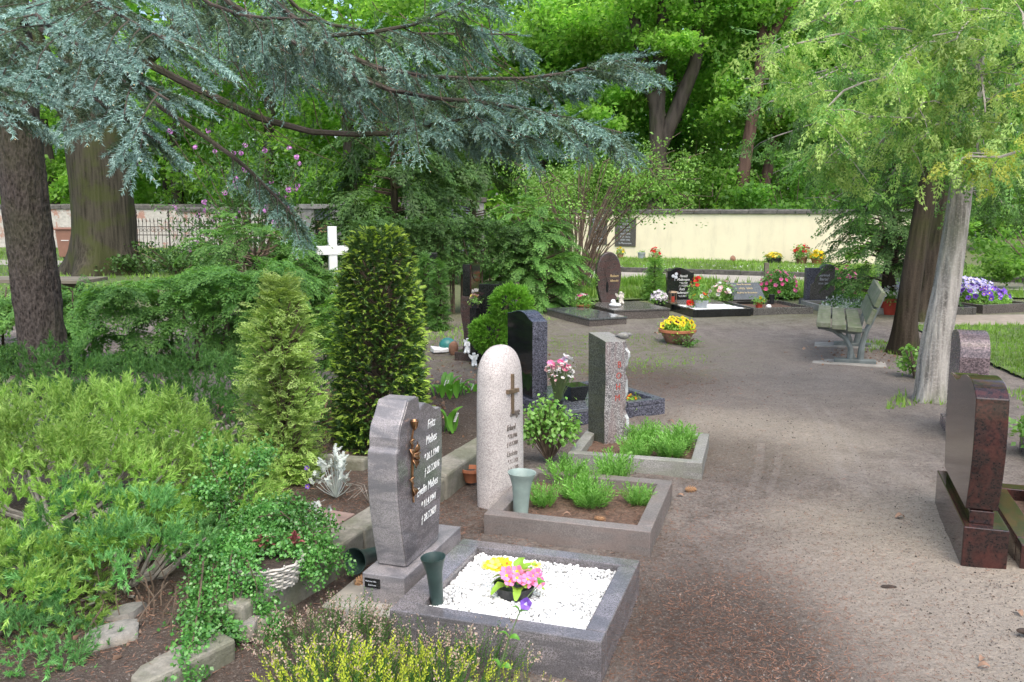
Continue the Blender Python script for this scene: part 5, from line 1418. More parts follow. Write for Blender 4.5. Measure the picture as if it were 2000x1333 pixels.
# ---- woodland behind the walls
LF = [t_leaves(7, .58, .38, 100 + i, rad=1.0) for i in range(4)]
def crown_arrays(blobs, n, size, seed, flat=.7):
    """leaf bunches spread through lumpy clouds; returns mesh arrays and bunch centres"""
    r = np.random.default_rng(seed); ps = []; tot = sum(b[3] ** 2 for b in blobs)
    P = []
    for (cx, cy, cz, R0) in blobs:
        k = int(n * R0 ** 2 / tot)
        # sub-clumps give light and dark masses with gaps between them
        kc = max(6, int(k / 34)); cd = norm(r.normal(size=(kc, 3))) * (r.uniform(.25, 1, (kc, 1)) ** .5)
        ci = r.integers(0, kc, k)
        q = cd[ci] * R0 + r.normal(size=(k, 3)) * np.array((.24, .24, .10)) * R0 * .62
        P.append(q * (1, 1, flat) + (cx, cy, cz))
    P = np.concatenate(P)
    for i, t_ in enumerate(LF):
        q = P[i::4]; ps.append(scatter(t_, frames(norm(r.normal(size=(len(q), 3)) * (1, 1, .3))), q, size * r.uniform(.7, 1.3, len(q))))
    return join(ps)
def wood_tree(label, base, trunk, rad, blobs, n, size, mat, bmat='bark_far', forks=(), seed=0, name='woodland_tree', group='trees of the wood behind the walls', me=None):
    t = thing(name, label, 'tree', base, 0, group)
    trunk_mesh('trunk', trunk, rad, M[bmat], t, 14, 5, .06, (2, .6), 1.2, 5, seed)
    for p, r_ in forks: trunk_mesh('limb', p, r_, M[bmat], t, 10, 5, .05, (2, .6), seed=seed)
    if me is None:
        V, F, Mi = crown_arrays(blobs, n, size, seed + 1)
        me = mesh_arrays('crown', V, F, M[mat])
    link('crown', me, t); return t
def px(x, y, Y):
    """a point at distance Y seen at photo column x, row y, in metres"""
    return ((x - 1000) / 1700 * Y, Y, 1.6 + (415 - y) / 1700 * Y)
wt = wood_tree
# the forked tree with black limbs, behind the wall
wt('forked woodland tree with three black limbs above the cream wall', (5.7, 34.5, 0), [(0, 0, 0), (0, 0, 3.2), (-.1, 0, 6.0), (.1, .1, 9.5), (.2, .2, 13)], [.40, .34, .30, .25, .13],
   [(-2.5, 0, 9.5, 2.6), (2.2, .5, 9.0, 2.6), (0, .8, 11.5, 3.2), (3.0, -.5, 5.8, 1.7), (-2.2, -.3, 5.8, 1.7), (.2, .8, 7, 2.0)], 3400, .34, 'wood1', 'bark_far',
   [([(0, 0, 5.2), (-.7, -.1, 7.2), (-1.1, -.1, 9.0), (-1.6, 0, 11)], [.28, .25, .2, .1]), ([(0, 0, 4.0), (.9, -.1, 6.2), (1.35, -.1, 7.6), (1.4, 0, 9.6), (1.9, 0, 11.5)], [.30, .27, .24, .2, .1])], 3)
wt('slim brown trunked tree forking high above the cream wall', (8.9, 33.5, 0), [(-.2, 0, 0), (-.15, 0, 3), (.25, 0, 6.2), (.35, 0, 8.2), (.1, 0, 11)], [.28, .24, .21, .19, .10],
   [(-.5, .5, 10.5, 2.6), (2.0, .3, 9.2, 2.4), (-2.2, .6, 8.0, 2.0), (1.5, 1, 6, 2.0)], 2500, .32, 'wood1', 'bark_red', [([(.35, 0, 7.4), (1.0, 0, 8.6), (1.9, 0, 9.6)], [.2, .16, .08])], 7)
wt('leaning reddish trunked tree right of the slim brown one', (10.0, 35.5, 0), [(-.2, 0, 0), (.2, 0, 3), (.9, 0, 6.5), (1.4, 0, 10)], [.24, .21, .18, .10],
   [(1.2, .5, 10, 2.6), (3.0, .5, 8, 2.4), (-.8, .8, 8.2, 2.0), (2.4, .8, 5, 2.2)], 2300, .32, 'wood2', 'bark_red', (), 11)
wood = [  # label, base, height, crown blobs, n, size, material
 ('bright tree behind the old plaster wall at far left', (-23, 44, 0), [(0, 0, 5, 3.5), (-2, -1, 8.5, 3.5), (2.5, -.5, 9, 3.2), (.5, -1, 3.0, 2.4)], 2500, 'wood1'),
 ('bright tree between spruce and oak trunk', (-17.5, 46, 0), [(0, 0, 4.5, 3.2), (-2, -1, 8.2, 3.4), (2.2, -.5, 9, 3.2), (1.5, -1.5, 3.0, 2.2)], 2500, 'wood1'),
 ('dark stemmed tree right of the oak trunk', (-19.0, 49, 0), [(0, 0, 8, 3.6), (3.2, -1, 6.5, 3.0), (-2, -1, 10, 3.4)], 2100, 'wood1'),
 ('lush tree behind the iron fence', (-11.5, 42, 0), [(0, 0, 4, 2.8), (-1.8, -.5, 7, 3.0), (2.2, -.5, 7.5, 3.0), (0, 0, 10, 3.2)], 2600, 'wood1'),
 ('bright tree behind the rhododendron', (-7.5, 41, 0), [(0, 0, 4.2, 2.8), (-2, -.5, 7, 2.8), (2.2, -.5, 7.5, 3.0), (.5, 0, 10, 3.2)], 2600, 'wood1'),
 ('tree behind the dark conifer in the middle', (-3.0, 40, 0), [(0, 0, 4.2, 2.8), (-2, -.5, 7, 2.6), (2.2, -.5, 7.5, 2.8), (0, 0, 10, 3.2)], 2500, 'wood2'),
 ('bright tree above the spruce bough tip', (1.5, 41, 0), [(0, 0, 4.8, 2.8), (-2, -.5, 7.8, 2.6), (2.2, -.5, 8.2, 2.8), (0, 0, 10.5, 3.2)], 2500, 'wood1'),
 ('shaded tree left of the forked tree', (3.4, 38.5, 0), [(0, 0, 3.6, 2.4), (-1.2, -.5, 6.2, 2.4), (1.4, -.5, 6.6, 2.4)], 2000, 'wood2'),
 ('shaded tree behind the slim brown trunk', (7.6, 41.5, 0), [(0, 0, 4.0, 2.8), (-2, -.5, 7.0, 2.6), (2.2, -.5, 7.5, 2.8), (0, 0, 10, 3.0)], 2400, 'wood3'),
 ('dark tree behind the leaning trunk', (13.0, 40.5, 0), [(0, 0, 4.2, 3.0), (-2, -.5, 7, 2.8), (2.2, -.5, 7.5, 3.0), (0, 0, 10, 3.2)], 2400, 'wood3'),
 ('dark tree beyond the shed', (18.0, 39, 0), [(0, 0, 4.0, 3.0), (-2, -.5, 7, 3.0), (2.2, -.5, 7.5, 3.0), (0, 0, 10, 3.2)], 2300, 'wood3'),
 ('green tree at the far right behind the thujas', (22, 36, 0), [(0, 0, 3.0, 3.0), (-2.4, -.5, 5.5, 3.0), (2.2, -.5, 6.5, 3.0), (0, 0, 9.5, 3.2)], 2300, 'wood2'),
]
shared = {}
for i, (lb, b, bl, n, m_) in enumerate(wood):
    k = (m_, i % 2)
    if k not in shared:
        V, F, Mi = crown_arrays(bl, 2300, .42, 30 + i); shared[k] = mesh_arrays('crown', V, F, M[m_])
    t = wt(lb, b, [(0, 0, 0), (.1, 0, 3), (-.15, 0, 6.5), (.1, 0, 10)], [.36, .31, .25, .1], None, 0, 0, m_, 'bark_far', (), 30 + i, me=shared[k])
    t.rotation_euler = (0, 0, i * 1.3)
# understorey bushes behind and before the walls
def bush(label, base, r, h, n, size, mat, seed, name='woodland_bush', group='bushes along the walls'):
    t = thing(name, label, 'bush', base, 0, group)
    branch_tubes('stems', [[(0, 0, 0), (math.cos(a) * r * .3, math.sin(a) * r * .3, h * .4), (math.cos(a) * r * .7, math.sin(a) * r * .7, h * .8)] for a in np.linspace(0, 6.28, 8)[:-1]], .03, .008, M['twig'], t)
    V, F, Mi = crown_arrays([(0, 0, h * .5, r), (r * .5, -.1, h * .35, r * .7), (-r * .5, .1, h * .4, r * .7)], n, size, seed, flat=h / r * .5)
    link('crown', mesh_arrays('crown', V, F, M[mat]), t); return t
bush('dark bush behind the middle of the cream wall', (7.2, 33.8, 0), 2.0, 4.2, 1300, .28, 'wood2', 61)
bush('dark bush behind the right half of the cream wall', (10.2, 31.8, 0), 2.0, 3.8, 1200, .28, 'wood3', 62)
bush('dark bush in front of the shed', (13.6, 32, 0), 1.5, 3.0, 500, .24, 'wood3', 63)
bush('tall bush behind the cream wall left of the forked tree', (4.6, 36.5, 0), 2.4, 4.6, 900, .30, 'wood2', 75)
bush('tall bush filling the gap right of the forked tree', (7.8, 37.5, 0), 2.4, 5.6, 1200, .32, 'wood1', 76)
bush('tall dark bush between the slim trunks', (11.2, 37.5, 0), 2.4, 5.2, 1200, .32, 'wood2', 77)
bush('bush behind the left part of the cream wall', (3.0, 35.0, 0), 2.2, 4.2, 1100, .28, 'wood2', 64)
bush('low dark ground cover right of the oak trunk', (-8.6, 22.5, 0), 1.5, .85, 700, .14, 'thuja_dark', 65)
bush('leafy bush beside the iron fence', (-6.4, 25.5, 0), 1.2, 1.1, 480, .15, 'hedge', 66)
bush('dense shrub at the far right behind the purple pansies', (11.4, 18.6, 0), 1.5, 1.6, 900, .17, 'wood2', 67)
bush('dense shrub at the right edge beyond the path', (14.2, 20.0, 0), 2.0, 3.0, 900, .2, 'wood2', 68)
bush('leafy shrub between the thujas and the right edge', (9.2, 20.5, 0), 1.4, 2.8, 800, .18, 'wood2', 69)
bush('small leafy shrub under the tablets left of the leaf stone', (.62, 16.9, 0), .5, .8, 300, .12, 'shrub_pale', 70)
# the far wood that closes the view
P = np.stack([rng.uniform(-38, 38, 9500), rng.uniform(52, 60, 9500), rng.uniform(0, 20, 9500) ** 1.0], 1)
P = P[vnoise(P[:, 0] * .25, P[:, 1] * .2, P[:, 2] * .25) > -.75 + .05 * (P[:, 2] - 9)]
ps = [scatter(t_, frames(norm(rng.normal(size=(len(P[i::4]), 3)) * (1, 1, .3))), P[i::4], 1.2 * rng.uniform(.7, 1.3, len(P[i::4]))) for i, t_ in enumerate(LF)]
V, F, Mi = join(ps)
tag(link('far_wood', mesh_arrays('far_wood', V, F, M['wood1'])), 'bright green wood closing the view behind all trees', 'wood', kind='stuff')

# ---- big mossy oak at the left
ok = thing('oak_tree', 'huge mossy oak trunk behind the hedge at left', 'tree', (-10.6, 22.6, 0))
trunk_mesh('trunk', [(0, 0, -.1), (.05, 0, .6), (.10, 0, 1.6), (.05, 0, 3.4), (.0, 0, 5.5), (-.4, 0, 8)], [.82, .80, .74, .72, .68, .5], M['bark_oak'], ok, 60, 16, .05, (4, .5), 1.3, 4, 2)
trunk_mesh('limb', [(.2, 0, 4.2), (1.6, -.2, 5.6), (3.4, -.3, 6.4)], [.36, .28, .14], M['bark_oak'], ok, 16, 6, .05)
trunk_mesh('limb', [(-.2, 0, 3.6), (-.9, -.2, 5.0), (-1.5, -.3, 6.8)], [.36, .28, .18], M['bark_oak'], ok, 16, 6, .05)
V, F, Mi = crown_arrays([(-2, 0, 8.4, 2.8), (2.4, 0, 8.0, 2.8), (4.4, -.3, 6.2, 1.5), (0, 0, 10, 3)], 1900, .26, 90)
link('crown', mesh_arrays('crown', V, F, M['wood2']), ok)

# ---- blue spruce
SPT = [t_spruce(46, .19, .031, 200 + i, bud=i == 0) for i in range(3)]
SPF = [t_spruce(24, .19, .040, 210 + i, bud=i == 0) for i in range(3)]
sp_ = thing('spruce_tree', 'blue spruce with long hanging boughs at the left', 'tree', (-3.93, 7.05, 0))
trunk_mesh('trunk', [(.11, 0, -.1), (.08, 0, .7), (.03, 0, 2.0), (0, 0, 4), (0, 0, 7), (0, 0, 9)], [.185, .175, .168, .155, .12, .06], M['bark_spruce'], sp_, 64, 30, .07, (10, 7), .12, 4, 4)
def bough(path, side_len, n_side, droop, T, tw, dens, bare=.15, r0=.035, hang=.35, planar=1.0, tipmat=True):
    """one bough: a bent main stem, side branches on both flanks, shoots along them"""
    path = np.array(path, float)
    k = np.linspace(0, len(path) - 1, 40); i0 = np.minimum(k.astype(int), len(path) - 2); f = (k - i0)[:, None]
    pm = np.vstack([2 * path[0] - path[1], path, 2 * path[-1] - path[-2]])
    a, b, c, d = pm[i0], pm[i0 + 1], pm[i0 + 2], pm[i0 + 3]
    C = .5 * (2 * b + (c - a) * f + (2 * a - 5 * b + 4 * c - d) * f ** 2 + (3 * b - a - 3 * c + d) * f ** 3)
    tubes = [[tuple(p) for p in C[::3]]]
    Tn = norm(np.gradient(C, axis=0))
    P, D, I = [], [], []
    # shoots along the end of the main stem
    for j in range(24, 40):
        for q in range(2): P.append(C[j]); D.append(Tn[j] + rng.normal(size=3) * .35); I.append(False)
    P.append(C[-1]); D.append(Tn[-1]); I.append(False)
    for s in range(n_side):
        u = bare + (1 - bare) * (s + rng.uniform(0, 1)) / n_side
        j = min(int(u * 39), 38); sd = 1 if s % 2 else -1
        lat = np.cross(Tn[j], (0, 0, 1.0)); lat /= max(np.linalg.norm(lat), 1e-6)
        dr = norm(Tn[j] * .75 + lat * sd * planar + np.array((0, 0, rng.uniform(-.5, .15))))
        L = side_len * (1 - .62 * u) * rng.uniform(.6, 1.15) * min(1, .4 + 2.5 * u)
        m_ = 9; q = C[j].copy(); line = [q.copy()]; dd = dr.copy()
        for z in range(m_):
            dd = norm(dd + np.array((0, 0, -droop / m_)) + rng.normal(size=3) * .06); q = q + dd * L / m_; line.append(q.copy())
        tubes.append([tuple(x) for x in line[::3]])
        for z in range(2, m_ + 1):
            for w_ in range(dens):
                lat2 = np.cross(dd, (0, 0, 1.0)); lat2 /= max(np.linalg.norm(lat2), 1e-6)
                P.append(line[z] - (line[z] - line[z - 1]) * rng.uniform(0, 1))
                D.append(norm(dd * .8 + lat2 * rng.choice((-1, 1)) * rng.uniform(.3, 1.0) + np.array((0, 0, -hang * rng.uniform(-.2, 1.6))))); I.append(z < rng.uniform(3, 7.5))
        P.append(line[-1]); D.append(dd); I.append(False)
    P = np.array(P); D = norm(np.array(D)); n = len(P)
    sc = tw * rng.uniform(.65, 1.25, n)
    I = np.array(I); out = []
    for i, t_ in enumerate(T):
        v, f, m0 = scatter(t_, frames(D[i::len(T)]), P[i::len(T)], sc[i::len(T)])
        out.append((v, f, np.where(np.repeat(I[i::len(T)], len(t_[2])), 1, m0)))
    return tubes, join(out)
def S(x, y, Y):   # a place on the spruce, relative to its foot
    p = px(x, y, Y); return (p[0] + 3.93, p[1] - 7.05, p[2])
boughs = [
  # near boughs at the upper left, towards the camera
  ([(0, 0, 3.5), (.7, -.9, 3.05), S(120, 60, 4.6), S(350, 205, 3.9)], .85, 26, .5, SPT, .13, 4, .25, .025, .30, 1.0),
  ([(0, 0, 3.6), (.9, -.8, 3.25), S(220, 20, 4.6), S(350, 95, 4.1)], .75, 24, .45, SPT, .13, 4, .3, .022, .25, 1.0),
  ([(0, 0, 3.3), (.4, -1.2, 2.8), S(130, 150, 4.4), S(330, 285, 4.0)], .62, 20, .45, SPT, .125, 4, .35, .022, .35, 1.0),
  ([(0, 0, 3.2), (-.1, -1.6, 2.7), S(-60, 140, 4.0), S(40, 235, 3.6)], .55, 16, .45, SPT, .125, 4, .4, .02, .3, 1.0),
  ([(0, 0, 3.3), (.3, -1.3, 2.9), S(20, 60, 4.6), S(150, 160, 4.2)], .6, 16, .45, SPT, .125, 4, .4, .02, .3, 1.0),
  # the long bough reaching right
  ([(0, 0, 3.9), (1.6, -.1, 3.55), S(700, 130, 6.9), S(1000, 165, 6.6), S(1235, 125, 6.4)], 1.15, 44, .45, SPF, .15, 5, .30, .034, .30, .9),
  ([(0, 0, 3.7), (1.5, -.4, 3.3), S(720, 170, 6.3), S(1000, 215, 6.1), S(1210, 265, 5.9)], 1.0, 40, .5, SPF, .14, 5, .30, .030, .35, .9),
  ([(0, 0, 4.2), (1.5, .2, 3.95), S(640, 60, 7.3), S(1010, 85, 7.2)], 1.1, 34, .5, SPF, .15, 5, .3, .032, .35, .9),
  ([(0, 0, 4.5), (1.2, -.7, 3.8), S(520, 60, 6.0), S(800, 70, 5.8), S(1000, -30, 5.8)], 1.0, 30, .7, SPF, .14, 5, .25, .028, .5, .8),
  ([(0, 0, 3.9), (1.0, .3, 3.5), S(560, 105, 7.2), S(800, 150, 7.3)], 1.1, 30, .6, SPF, .15, 5, .25, .028, .4, .9),
  ([(0, 0, 4.6), (.9, -1.0, 3.9), S(420, 20, 5.6), S(640, 60, 5.4)], .9, 24, .9, SPF, .13, 5, .25, .026, .7, .8),
  # bare bough below and the drooping one
  ([(0, 0, 3.1), (.9, -.4, 2.85), S(540, 245, 6.3), S(760, 266, 6.2), S(900, 240, 6.1), S(1040, 275, 6.1)], .75, 20, .6, SPF, .13, 5, .68, .034, .5, .9),
  ([(0, 0, 3.2), (.7, -.5, 2.8), S(440, 290, 6.2), S(530, 370, 6.1), S(585, 430, 6.0)], .50, 14, .9, SPF, .12, 4, .52, .028, .6, .7),
]
tubes_all, groups = [], []
for ib, b in enumerate(boughs):
    tb, arr = bough(*b)
    o = MB()
    for j, p in enumerate(tb): o.tube(p, ([b[8]] + [b[8] * (1 - .8 * q / (len(p) - 1)) for q in range(1, len(p))]) if j == 0 else [.006] + [.0035] * (len(p) - 1), 6 if j == 0 else 4, cap=False)
    bo_ = o.build('bough', M['bark_far'], sp_, True)
    V, F, Mi = arr
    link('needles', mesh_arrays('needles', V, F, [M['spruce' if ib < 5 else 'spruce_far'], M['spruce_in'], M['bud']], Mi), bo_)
# sparse inner twigs, dry and grey green
tw = []
P, D = [], []
for i in range(90):
    a = np.array(S(rng.uniform(330, 960), rng.uniform(20, 240), rng.uniform(5.8, 7.2))); d = norm(np.array((rng.uniform(-.4, .6), rng.normal() * .4, -1.0)))
    L = rng.uniform(.2, .6); ln = [tuple(a + d * L * u + np.array((.25 * u * u, .1 * u * u, .12 * u * u))) for u in (0, .3, .65, 1)]; tw.append(ln)
    for q in range(6):
        P.append(a + d * L * rng.uniform(.2, 1)); D.append(norm(d + rng.normal(size=3) * .5))
branch_tubes('dry_twigs', tw, .004, .002, M['twig'], sp_, 4)
P, D = np.array(P), np.array(D)
V, F, Mi = join([scatter(t_, frames(D[i::3]), P[i::3], rng.uniform(.10, .16, len(P[i::3]))) for i, t_ in enumerate(SPF)])
tag(link('inner_needles', mesh_arrays('inner_needles', V, F, [M['spruce_in'], M['spruce_in'], M['spruce_in']], Mi), sp_), kind='stuff')

# ---- conifers with flat sprays
TJ = [t_thuja(6, .35, .6, 300 + i) for i in range(3)]
TJT = [t_thuja(5, .40, .55, 310 + i, .45, (.55,)) for i in range(3)]
TJS = [t_thuja(5, .25, .55, 320 + i, qs=(.55,)) for i in range(3)]
def sprays(name, parent, P, D, size, mats, T, up=None, roll=.5, cyc=False):
    P, D = np.asarray(P), np.asarray(D); n = len(P)
    ps = [scatter(t_, frames(D[i::len(T)], up, rng.normal(size=len(P[i::len(T)])) * roll), P[i::len(T)], size * rng.uniform(.65, 1.3, len(P[i::len(T)]))) for i, t_ in enumerate(T)]
    if cyc: ps = [(v, f, np.full(len(f), i % len(mats))) for i, (v, f, q) in enumerate(ps)]
    V, F, Mi = join(ps)
    return link(name, mesh_arrays(name, V, F, mats, np.minimum(Mi, len(mats) - 1)), parent)
def plumes(P, D, L, k, droop=.45, spread=.9):
    """each start point grows a drooping plume: sprays set left and right along a bent stem"""
    N = len(P); lat = norm(np.cross(D, np.array((0, 0, 1.0)))); Ln = L * rng.uniform(.6, 1.25, (N, 1)); Po, Do, So = [], [], []
    for j in range(k):
        u = (j + .4) / k; sd = 1 if j % 2 else -1
        Po.append(P + D * Ln * u + np.array((0, 0, -1.0)) * (droop * Ln * u * u))
        Do.append(norm(D + lat * sd * spread * (1.05 - u) + np.array((0, 0, -1.6 * droop * u)) + rng.normal(size=(N, 3)) * .13)); So.append(np.full(N, 1.15 - .45 * u))
    return np.concatenate(Po), np.concatenate(Do)
def conifer(name, label, base, shape, n, size, mats, T, droop=-.2, out=1.0, depth=.35, trunk=None, tmat='bark_dark', bumps=.18, freq=2.5, cat='conifer', group=None, bare=0.0, zlo=.0, plume=0):
    """column, cone or mound: shape(u) gives the radius at relative height u; sprays grow out of a deep outer layer"""
    t = thing(name, label, cat, base, 0, group)
    H, rad = shape
    u = rng.uniform(zlo, 1, n * 4); a = rng.uniform(0, 2 * math.pi, n * 4)
    rr = np.array([rad(x) for x in u]); keep = rng.uniform(0, rr.max(), n * 4) < rr; u, a, rr = u[keep][:n], a[keep][:n], rr[keep][:n]
    nz = vnoise(np.cos(a) * freq * .6 + base[0], np.sin(a) * freq * .6, u * H * freq)
    rr = rr * (1 + bumps * nz)
    q = 1 - depth * rng.uniform(0, 1, len(u)) ** 1.6
    P = np.stack([np.cos(a) * rr * q, np.sin(a) * rr * q, u * H], 1)
    if bare: k2 = vnoise(np.cos(a) * 2.2 + 9, np.sin(a) * 2.2, u * H * 4) > -.62 + bare; P, a, u = P[k2], a[k2], u[k2]
    D = norm(np.stack([np.cos(a) * out, np.sin(a) * out, np.full(len(a), droop) + .8 * np.maximum(u - .85, 0) / .15], 1) + rng.normal(size=(len(a), 3)) * .32)
    if plume:
        q_ = rng.permutation(len(P))[:len(P) // 11]; P, D = plumes(P[q_] * (.72, .72, 1), norm(D[q_] + (0, 0, .25)), plume, 11)
        sprays('crown', t, P, D, size, mats, T, None, .2)
    else: sprays('crown', t, P - D * size * .55, D, size, mats, T)
    if trunk: trunk_mesh('trunk', [(0, 0, -.05), (.01, 0, H * .3), (0, .01, H * .6), (0, 0, H * .9)], [trunk, trunk * .8, trunk * .5, trunk * .15], M[tmat], t, 10, 5, .06)
    br = []
    for i in range(int(n / 22)):
        a_ = rng.uniform(0, 6.283); z0 = rng.uniform(.05, .8) * H; r1 = rad(min(z0 / H + .08, 1)) * .85
        br.append([(0, 0, z0 - .05), (math.cos(a_) * r1 * .5, math.sin(a_) * r1 * .5, z0 + .02), (math.cos(a_) * r1, math.sin(a_) * r1, z0 + .10 * H * (1 if droop > 0 else .2))])
    branch_tubes('branches', br, .008 * (1 + H * .4), .003, M['twig'], t, 4)
    return t
# golden arborvitae and yew
conifer('arborvitae', 'slim golden green arborvitae with bare grey twigs between hedge and yew', (-1.29, 4.80, .09), (1.18, lambda u: .205 - .03 * u - .105 * u ** 5), 3300, .07, [M['thuja_gold']], TJS, .45, .9, .65, .02, 'bark_dark', .55, 8)
YW = [t_yew(330 + i, i < 2) for i in range(4)]
conifer('yew', 'dense dark yew column with yellow new shoots', (-.86, 5.62, .09), (1.42, lambda u: .33 - .07 * u - .13 * u ** 6), 5600, .078, [M['yew'], M['yew_tip']], YW, .35, .9, .35, .05, 'bark_dark', .10, 4)
# hedges
def hedge(label, p0, p1, H, W, n, size, mats, T, base_z=0, seed=0, zlo=.05, stems=30, name='thuja_hedge', top=.10, left=1.0, plume=0):
    t = thing(name, label, 'hedge', (p0[0], p0[1], base_z)); d = np.array(p1) - np.array(p0); L = np.hypot(*d); dx = d / L; nrm = np.array((dx[1], -dx[0]))
    s = rng.uniform(0, L, n); face = rng.uniform(0, 1, n)
    z = np.empty(n); o = np.empty(n); D = np.empty((n, 3))
    hh = H * (1 + top * vnoise(s * 1.1 + seed, s * 0 + 1) + .4 * top * vnoise(s * 3.1, s * 0 + 4)) * (left + (1 - left) * sstep(0, L, s))
    front, back, tp_ = face < .55, (face >= .55) & (face < .66), face >= .66
    z[front] = rng.uniform(zlo, 1, front.sum()) * hh[front]; z[back] = rng.uniform(zlo, 1, back.sum()) * hh[back]
    bul = W / 2 * (1 + .22 * vnoise(s * 2, z * 2, seed) + .16 * vnoise(s * 5, z * 5, seed + 3))
    q = 1 - .5 * rng.uniform(0, 1, n) ** 1.5
    o[front] = (bul * q)[front]; o[back] = -(bul * q)[back]
    o[tp_] = rng.uniform(-.9, .9, tp_.sum()) * bul[tp_]; z[tp_] = hh[tp_] * (1 - .25 * rng.uniform(0, 1, tp_.sum()) ** 2)
    D[:, :2] = nrm[None] * np.where(front, 1, np.where(back, -1, .35))[:, None] + dx[None] * rng.normal(size=(n, 1)) * .55
    D[:, 2] = np.where(tp_, .55, -.30 + .55 * z / H); D = norm(D + rng.normal(size=(n, 3)) * .42)
    P = np.column_stack([dx[0] * s + nrm[0] * o, dx[1] * s + nrm[1] * o, z])
    if plume:
        q_ = rng.permutation(n)[:n // 12]; P, D = plumes(P[q_] - D[q_] * (plume * .55), norm(D[q_] + (0, 0, .3)), plume, 12)
        sprays('foliage', t, P, D, size, mats, T, None, .2)
    else: sprays('foliage', t, P - D * size * .5, D, size, mats, T)
    br = []
    for i in range(stems):
        q = rng.uniform(0, L); w = rng.uniform(-.3, .35) * W; b = (dx[0] * q + nrm[0] * w, dx[1] * q + nrm[1] * w)
        br.append([(b[0], b[1], -.05), (b[0] + rng.normal() * .05, b[1] + rng.normal() * .05, H * .5), (b[0] + rng.normal() * .12, b[1] + rng.normal() * .12, H * .85)])
    branch_tubes('stems', br, .018, .006, M['twig'], t, 5)
    return t
hedge('loose feathery thuja hedge behind the spruce trunk', (-6.6, 8.3), (-2.15, 8.9), 1.02, 1.15, 5900, .17, [M['hedge'], M['hedge_tip']], TJT, 0, 1, left=.70, plume=.42)
conifer('thuja_shrub', 'lighter thuja shrub left of the white cross', (-3.15, 10.7, 0), (1.48, lambda u: .80 * math.sin(math.pi * min(1, .22 + .78 * u * .9)) ** .7 + .03), 2400, .165, [M['hedge'], M['hedge_tip']], TJT, .1, 1, .45, .05, plume=.45)
conifer('thuja_shrub', 'young yellow green thuja between white cross and yew', (-1.72, 9.0, 0), (.88, lambda u: .30 * math.sin(math.pi * min(1, .25 + .75 * u)) ** .7 + .03), 520, .15, [M['hedge_tip'], M['shrub_pale']], TJT, .1, 1, .5, .03)
conifer('thuja_shrub', 'feathery thuja hiding the foot of the white cross', (-2.22, 10.9, 0), (.93, lambda u: .42 * math.sin(math.pi * min(1, .30 + .70 * u)) ** .7 + .03), 800, .15, [M['hedge'], M['hedge_tip']], TJT, .1, 1, .5, .03)
hedge('clipped thuja hedge with bare stems behind the slim column', (-2.4, 13.2), (.4, 14.5), 1.42, .8, 2300, .17, [M['thuja_dark'], M['hedge']], TJT, 0, 5, .45, 70)
conifer('thuja_shrub', 'broad bright thuja bush at the right end of the clipped hedge', (.30, 14.6, 0), (1.74, lambda u: .78 * math.sin(math.pi * min(1, .28 + .72 * u)) ** .75 + .03), 2900, .18, [M['hedge'], M['hedge_tip']], TJT, .1, 1, .4, .06, plume=.5)
for i, (x, y, h, lb) in enumerate(((-1.24, 12.3, 1.06, 'left one of two narrow thuja columns before the clipped hedge'), (-1.00, 11.9, .98, 'right one of two narrow thuja columns before the clipped hedge'))):
    conifer('thuja_column', lb, (x, y, 0), (h, lambda u: .135 * (1 - .35 * u) * (1 if u < .85 else math.sqrt(max(.02, (1 - u) / .15))) + .01), 620, .10, [M['hedge'], M['thuja_dark']], TJT, .35, .8, .4, .03, group='pair of thuja columns')
tag(MB().box(-.07, .07, -.04, .04, 0, 1.02).build('grave_post', M['black'], bevel=.006), 'narrow black grave post between the two thuja columns', 'post').location = (-1.16, 12.75, 0)
# junipers
JT = [t_tuft(26, .95, (.22, .45), .055, 340 + i) for i in range(4)]
def juniper(label, base, r, h, n, size, mats, lift=.6, stems=26, bumps=.34, freq=3.6, skirt=.05):
    t = thing('juniper', label, 'shrub', base)
    k = max(24, int(r[0] * r[1] * 230)); lr = .165 * (r[0] * r[1]) ** .16
    c = rand_dirs(k * 4); c[:, 2] = np.abs(c[:, 2]); keep = []
    for v in c:                                  # lumps spread evenly over the mound
        if all(np.linalg.norm((v - w) * (r[0], r[1], h)) > lr * .62 for w in keep) and len(keep) < k: keep.append(v)
    c = np.array(keep); k = len(c); ci = rng.integers(0, k, n)
    C = c * (np.array((r[0], r[1], h)) - lr * .55) * (1 + .10 * rng.normal(size=(k, 1)))
    dd = norm(rng.normal(size=(n, 3)) + c[ci] * 1.5 + (0, 0, .5)); rl = lr * rng.uniform(.7, 1.25, k)[ci]
    P = C[ci] + dd * (rl * rng.uniform(.45, 1.02, n))[:, None]
    low = rng.uniform(0, 1, n) < .22; P[low] = c[ci][low] * (np.array((r[0], r[1], h)) - lr) * rng.uniform(.75, 1.0, (low.sum(), 1))
    P[:, 2] = np.maximum(P[:, 2], skirt + .15 * h * rng.uniform(0, 1, n))
    D = norm(dd + (0, 0, lift * .35) + rng.normal(size=(n, 3)) * .35)
    size = size * .85
    T = JT
    sprays('foliage', t, P - D * size * .4, D, size, mats, T, rand_dirs(1)[0])
    br = []
    for i in range(stems):
        a = rng.uniform(0, 6.283); e = (math.cos(a) * r[0] * rng.uniform(.6, .95), math.sin(a) * r[1] * rng.uniform(.6, .95), h * rng.uniform(.15, .6))
        br.append([(rng.normal() * .05, rng.normal() * .05, 0), (e[0] * .5, e[1] * .5, e[2] * .25), e])
    branch_tubes('stems', br, .014, .005, M['twig_grey'], t, 5)
    return t
juniper('big golden green juniper filling the lower left corner', (-2.15, 3.95, .08), (1.0, .80), .66, 5600, .085, [M['juniper'], M['juniper_blue']], .7, 34, skirt=.16)
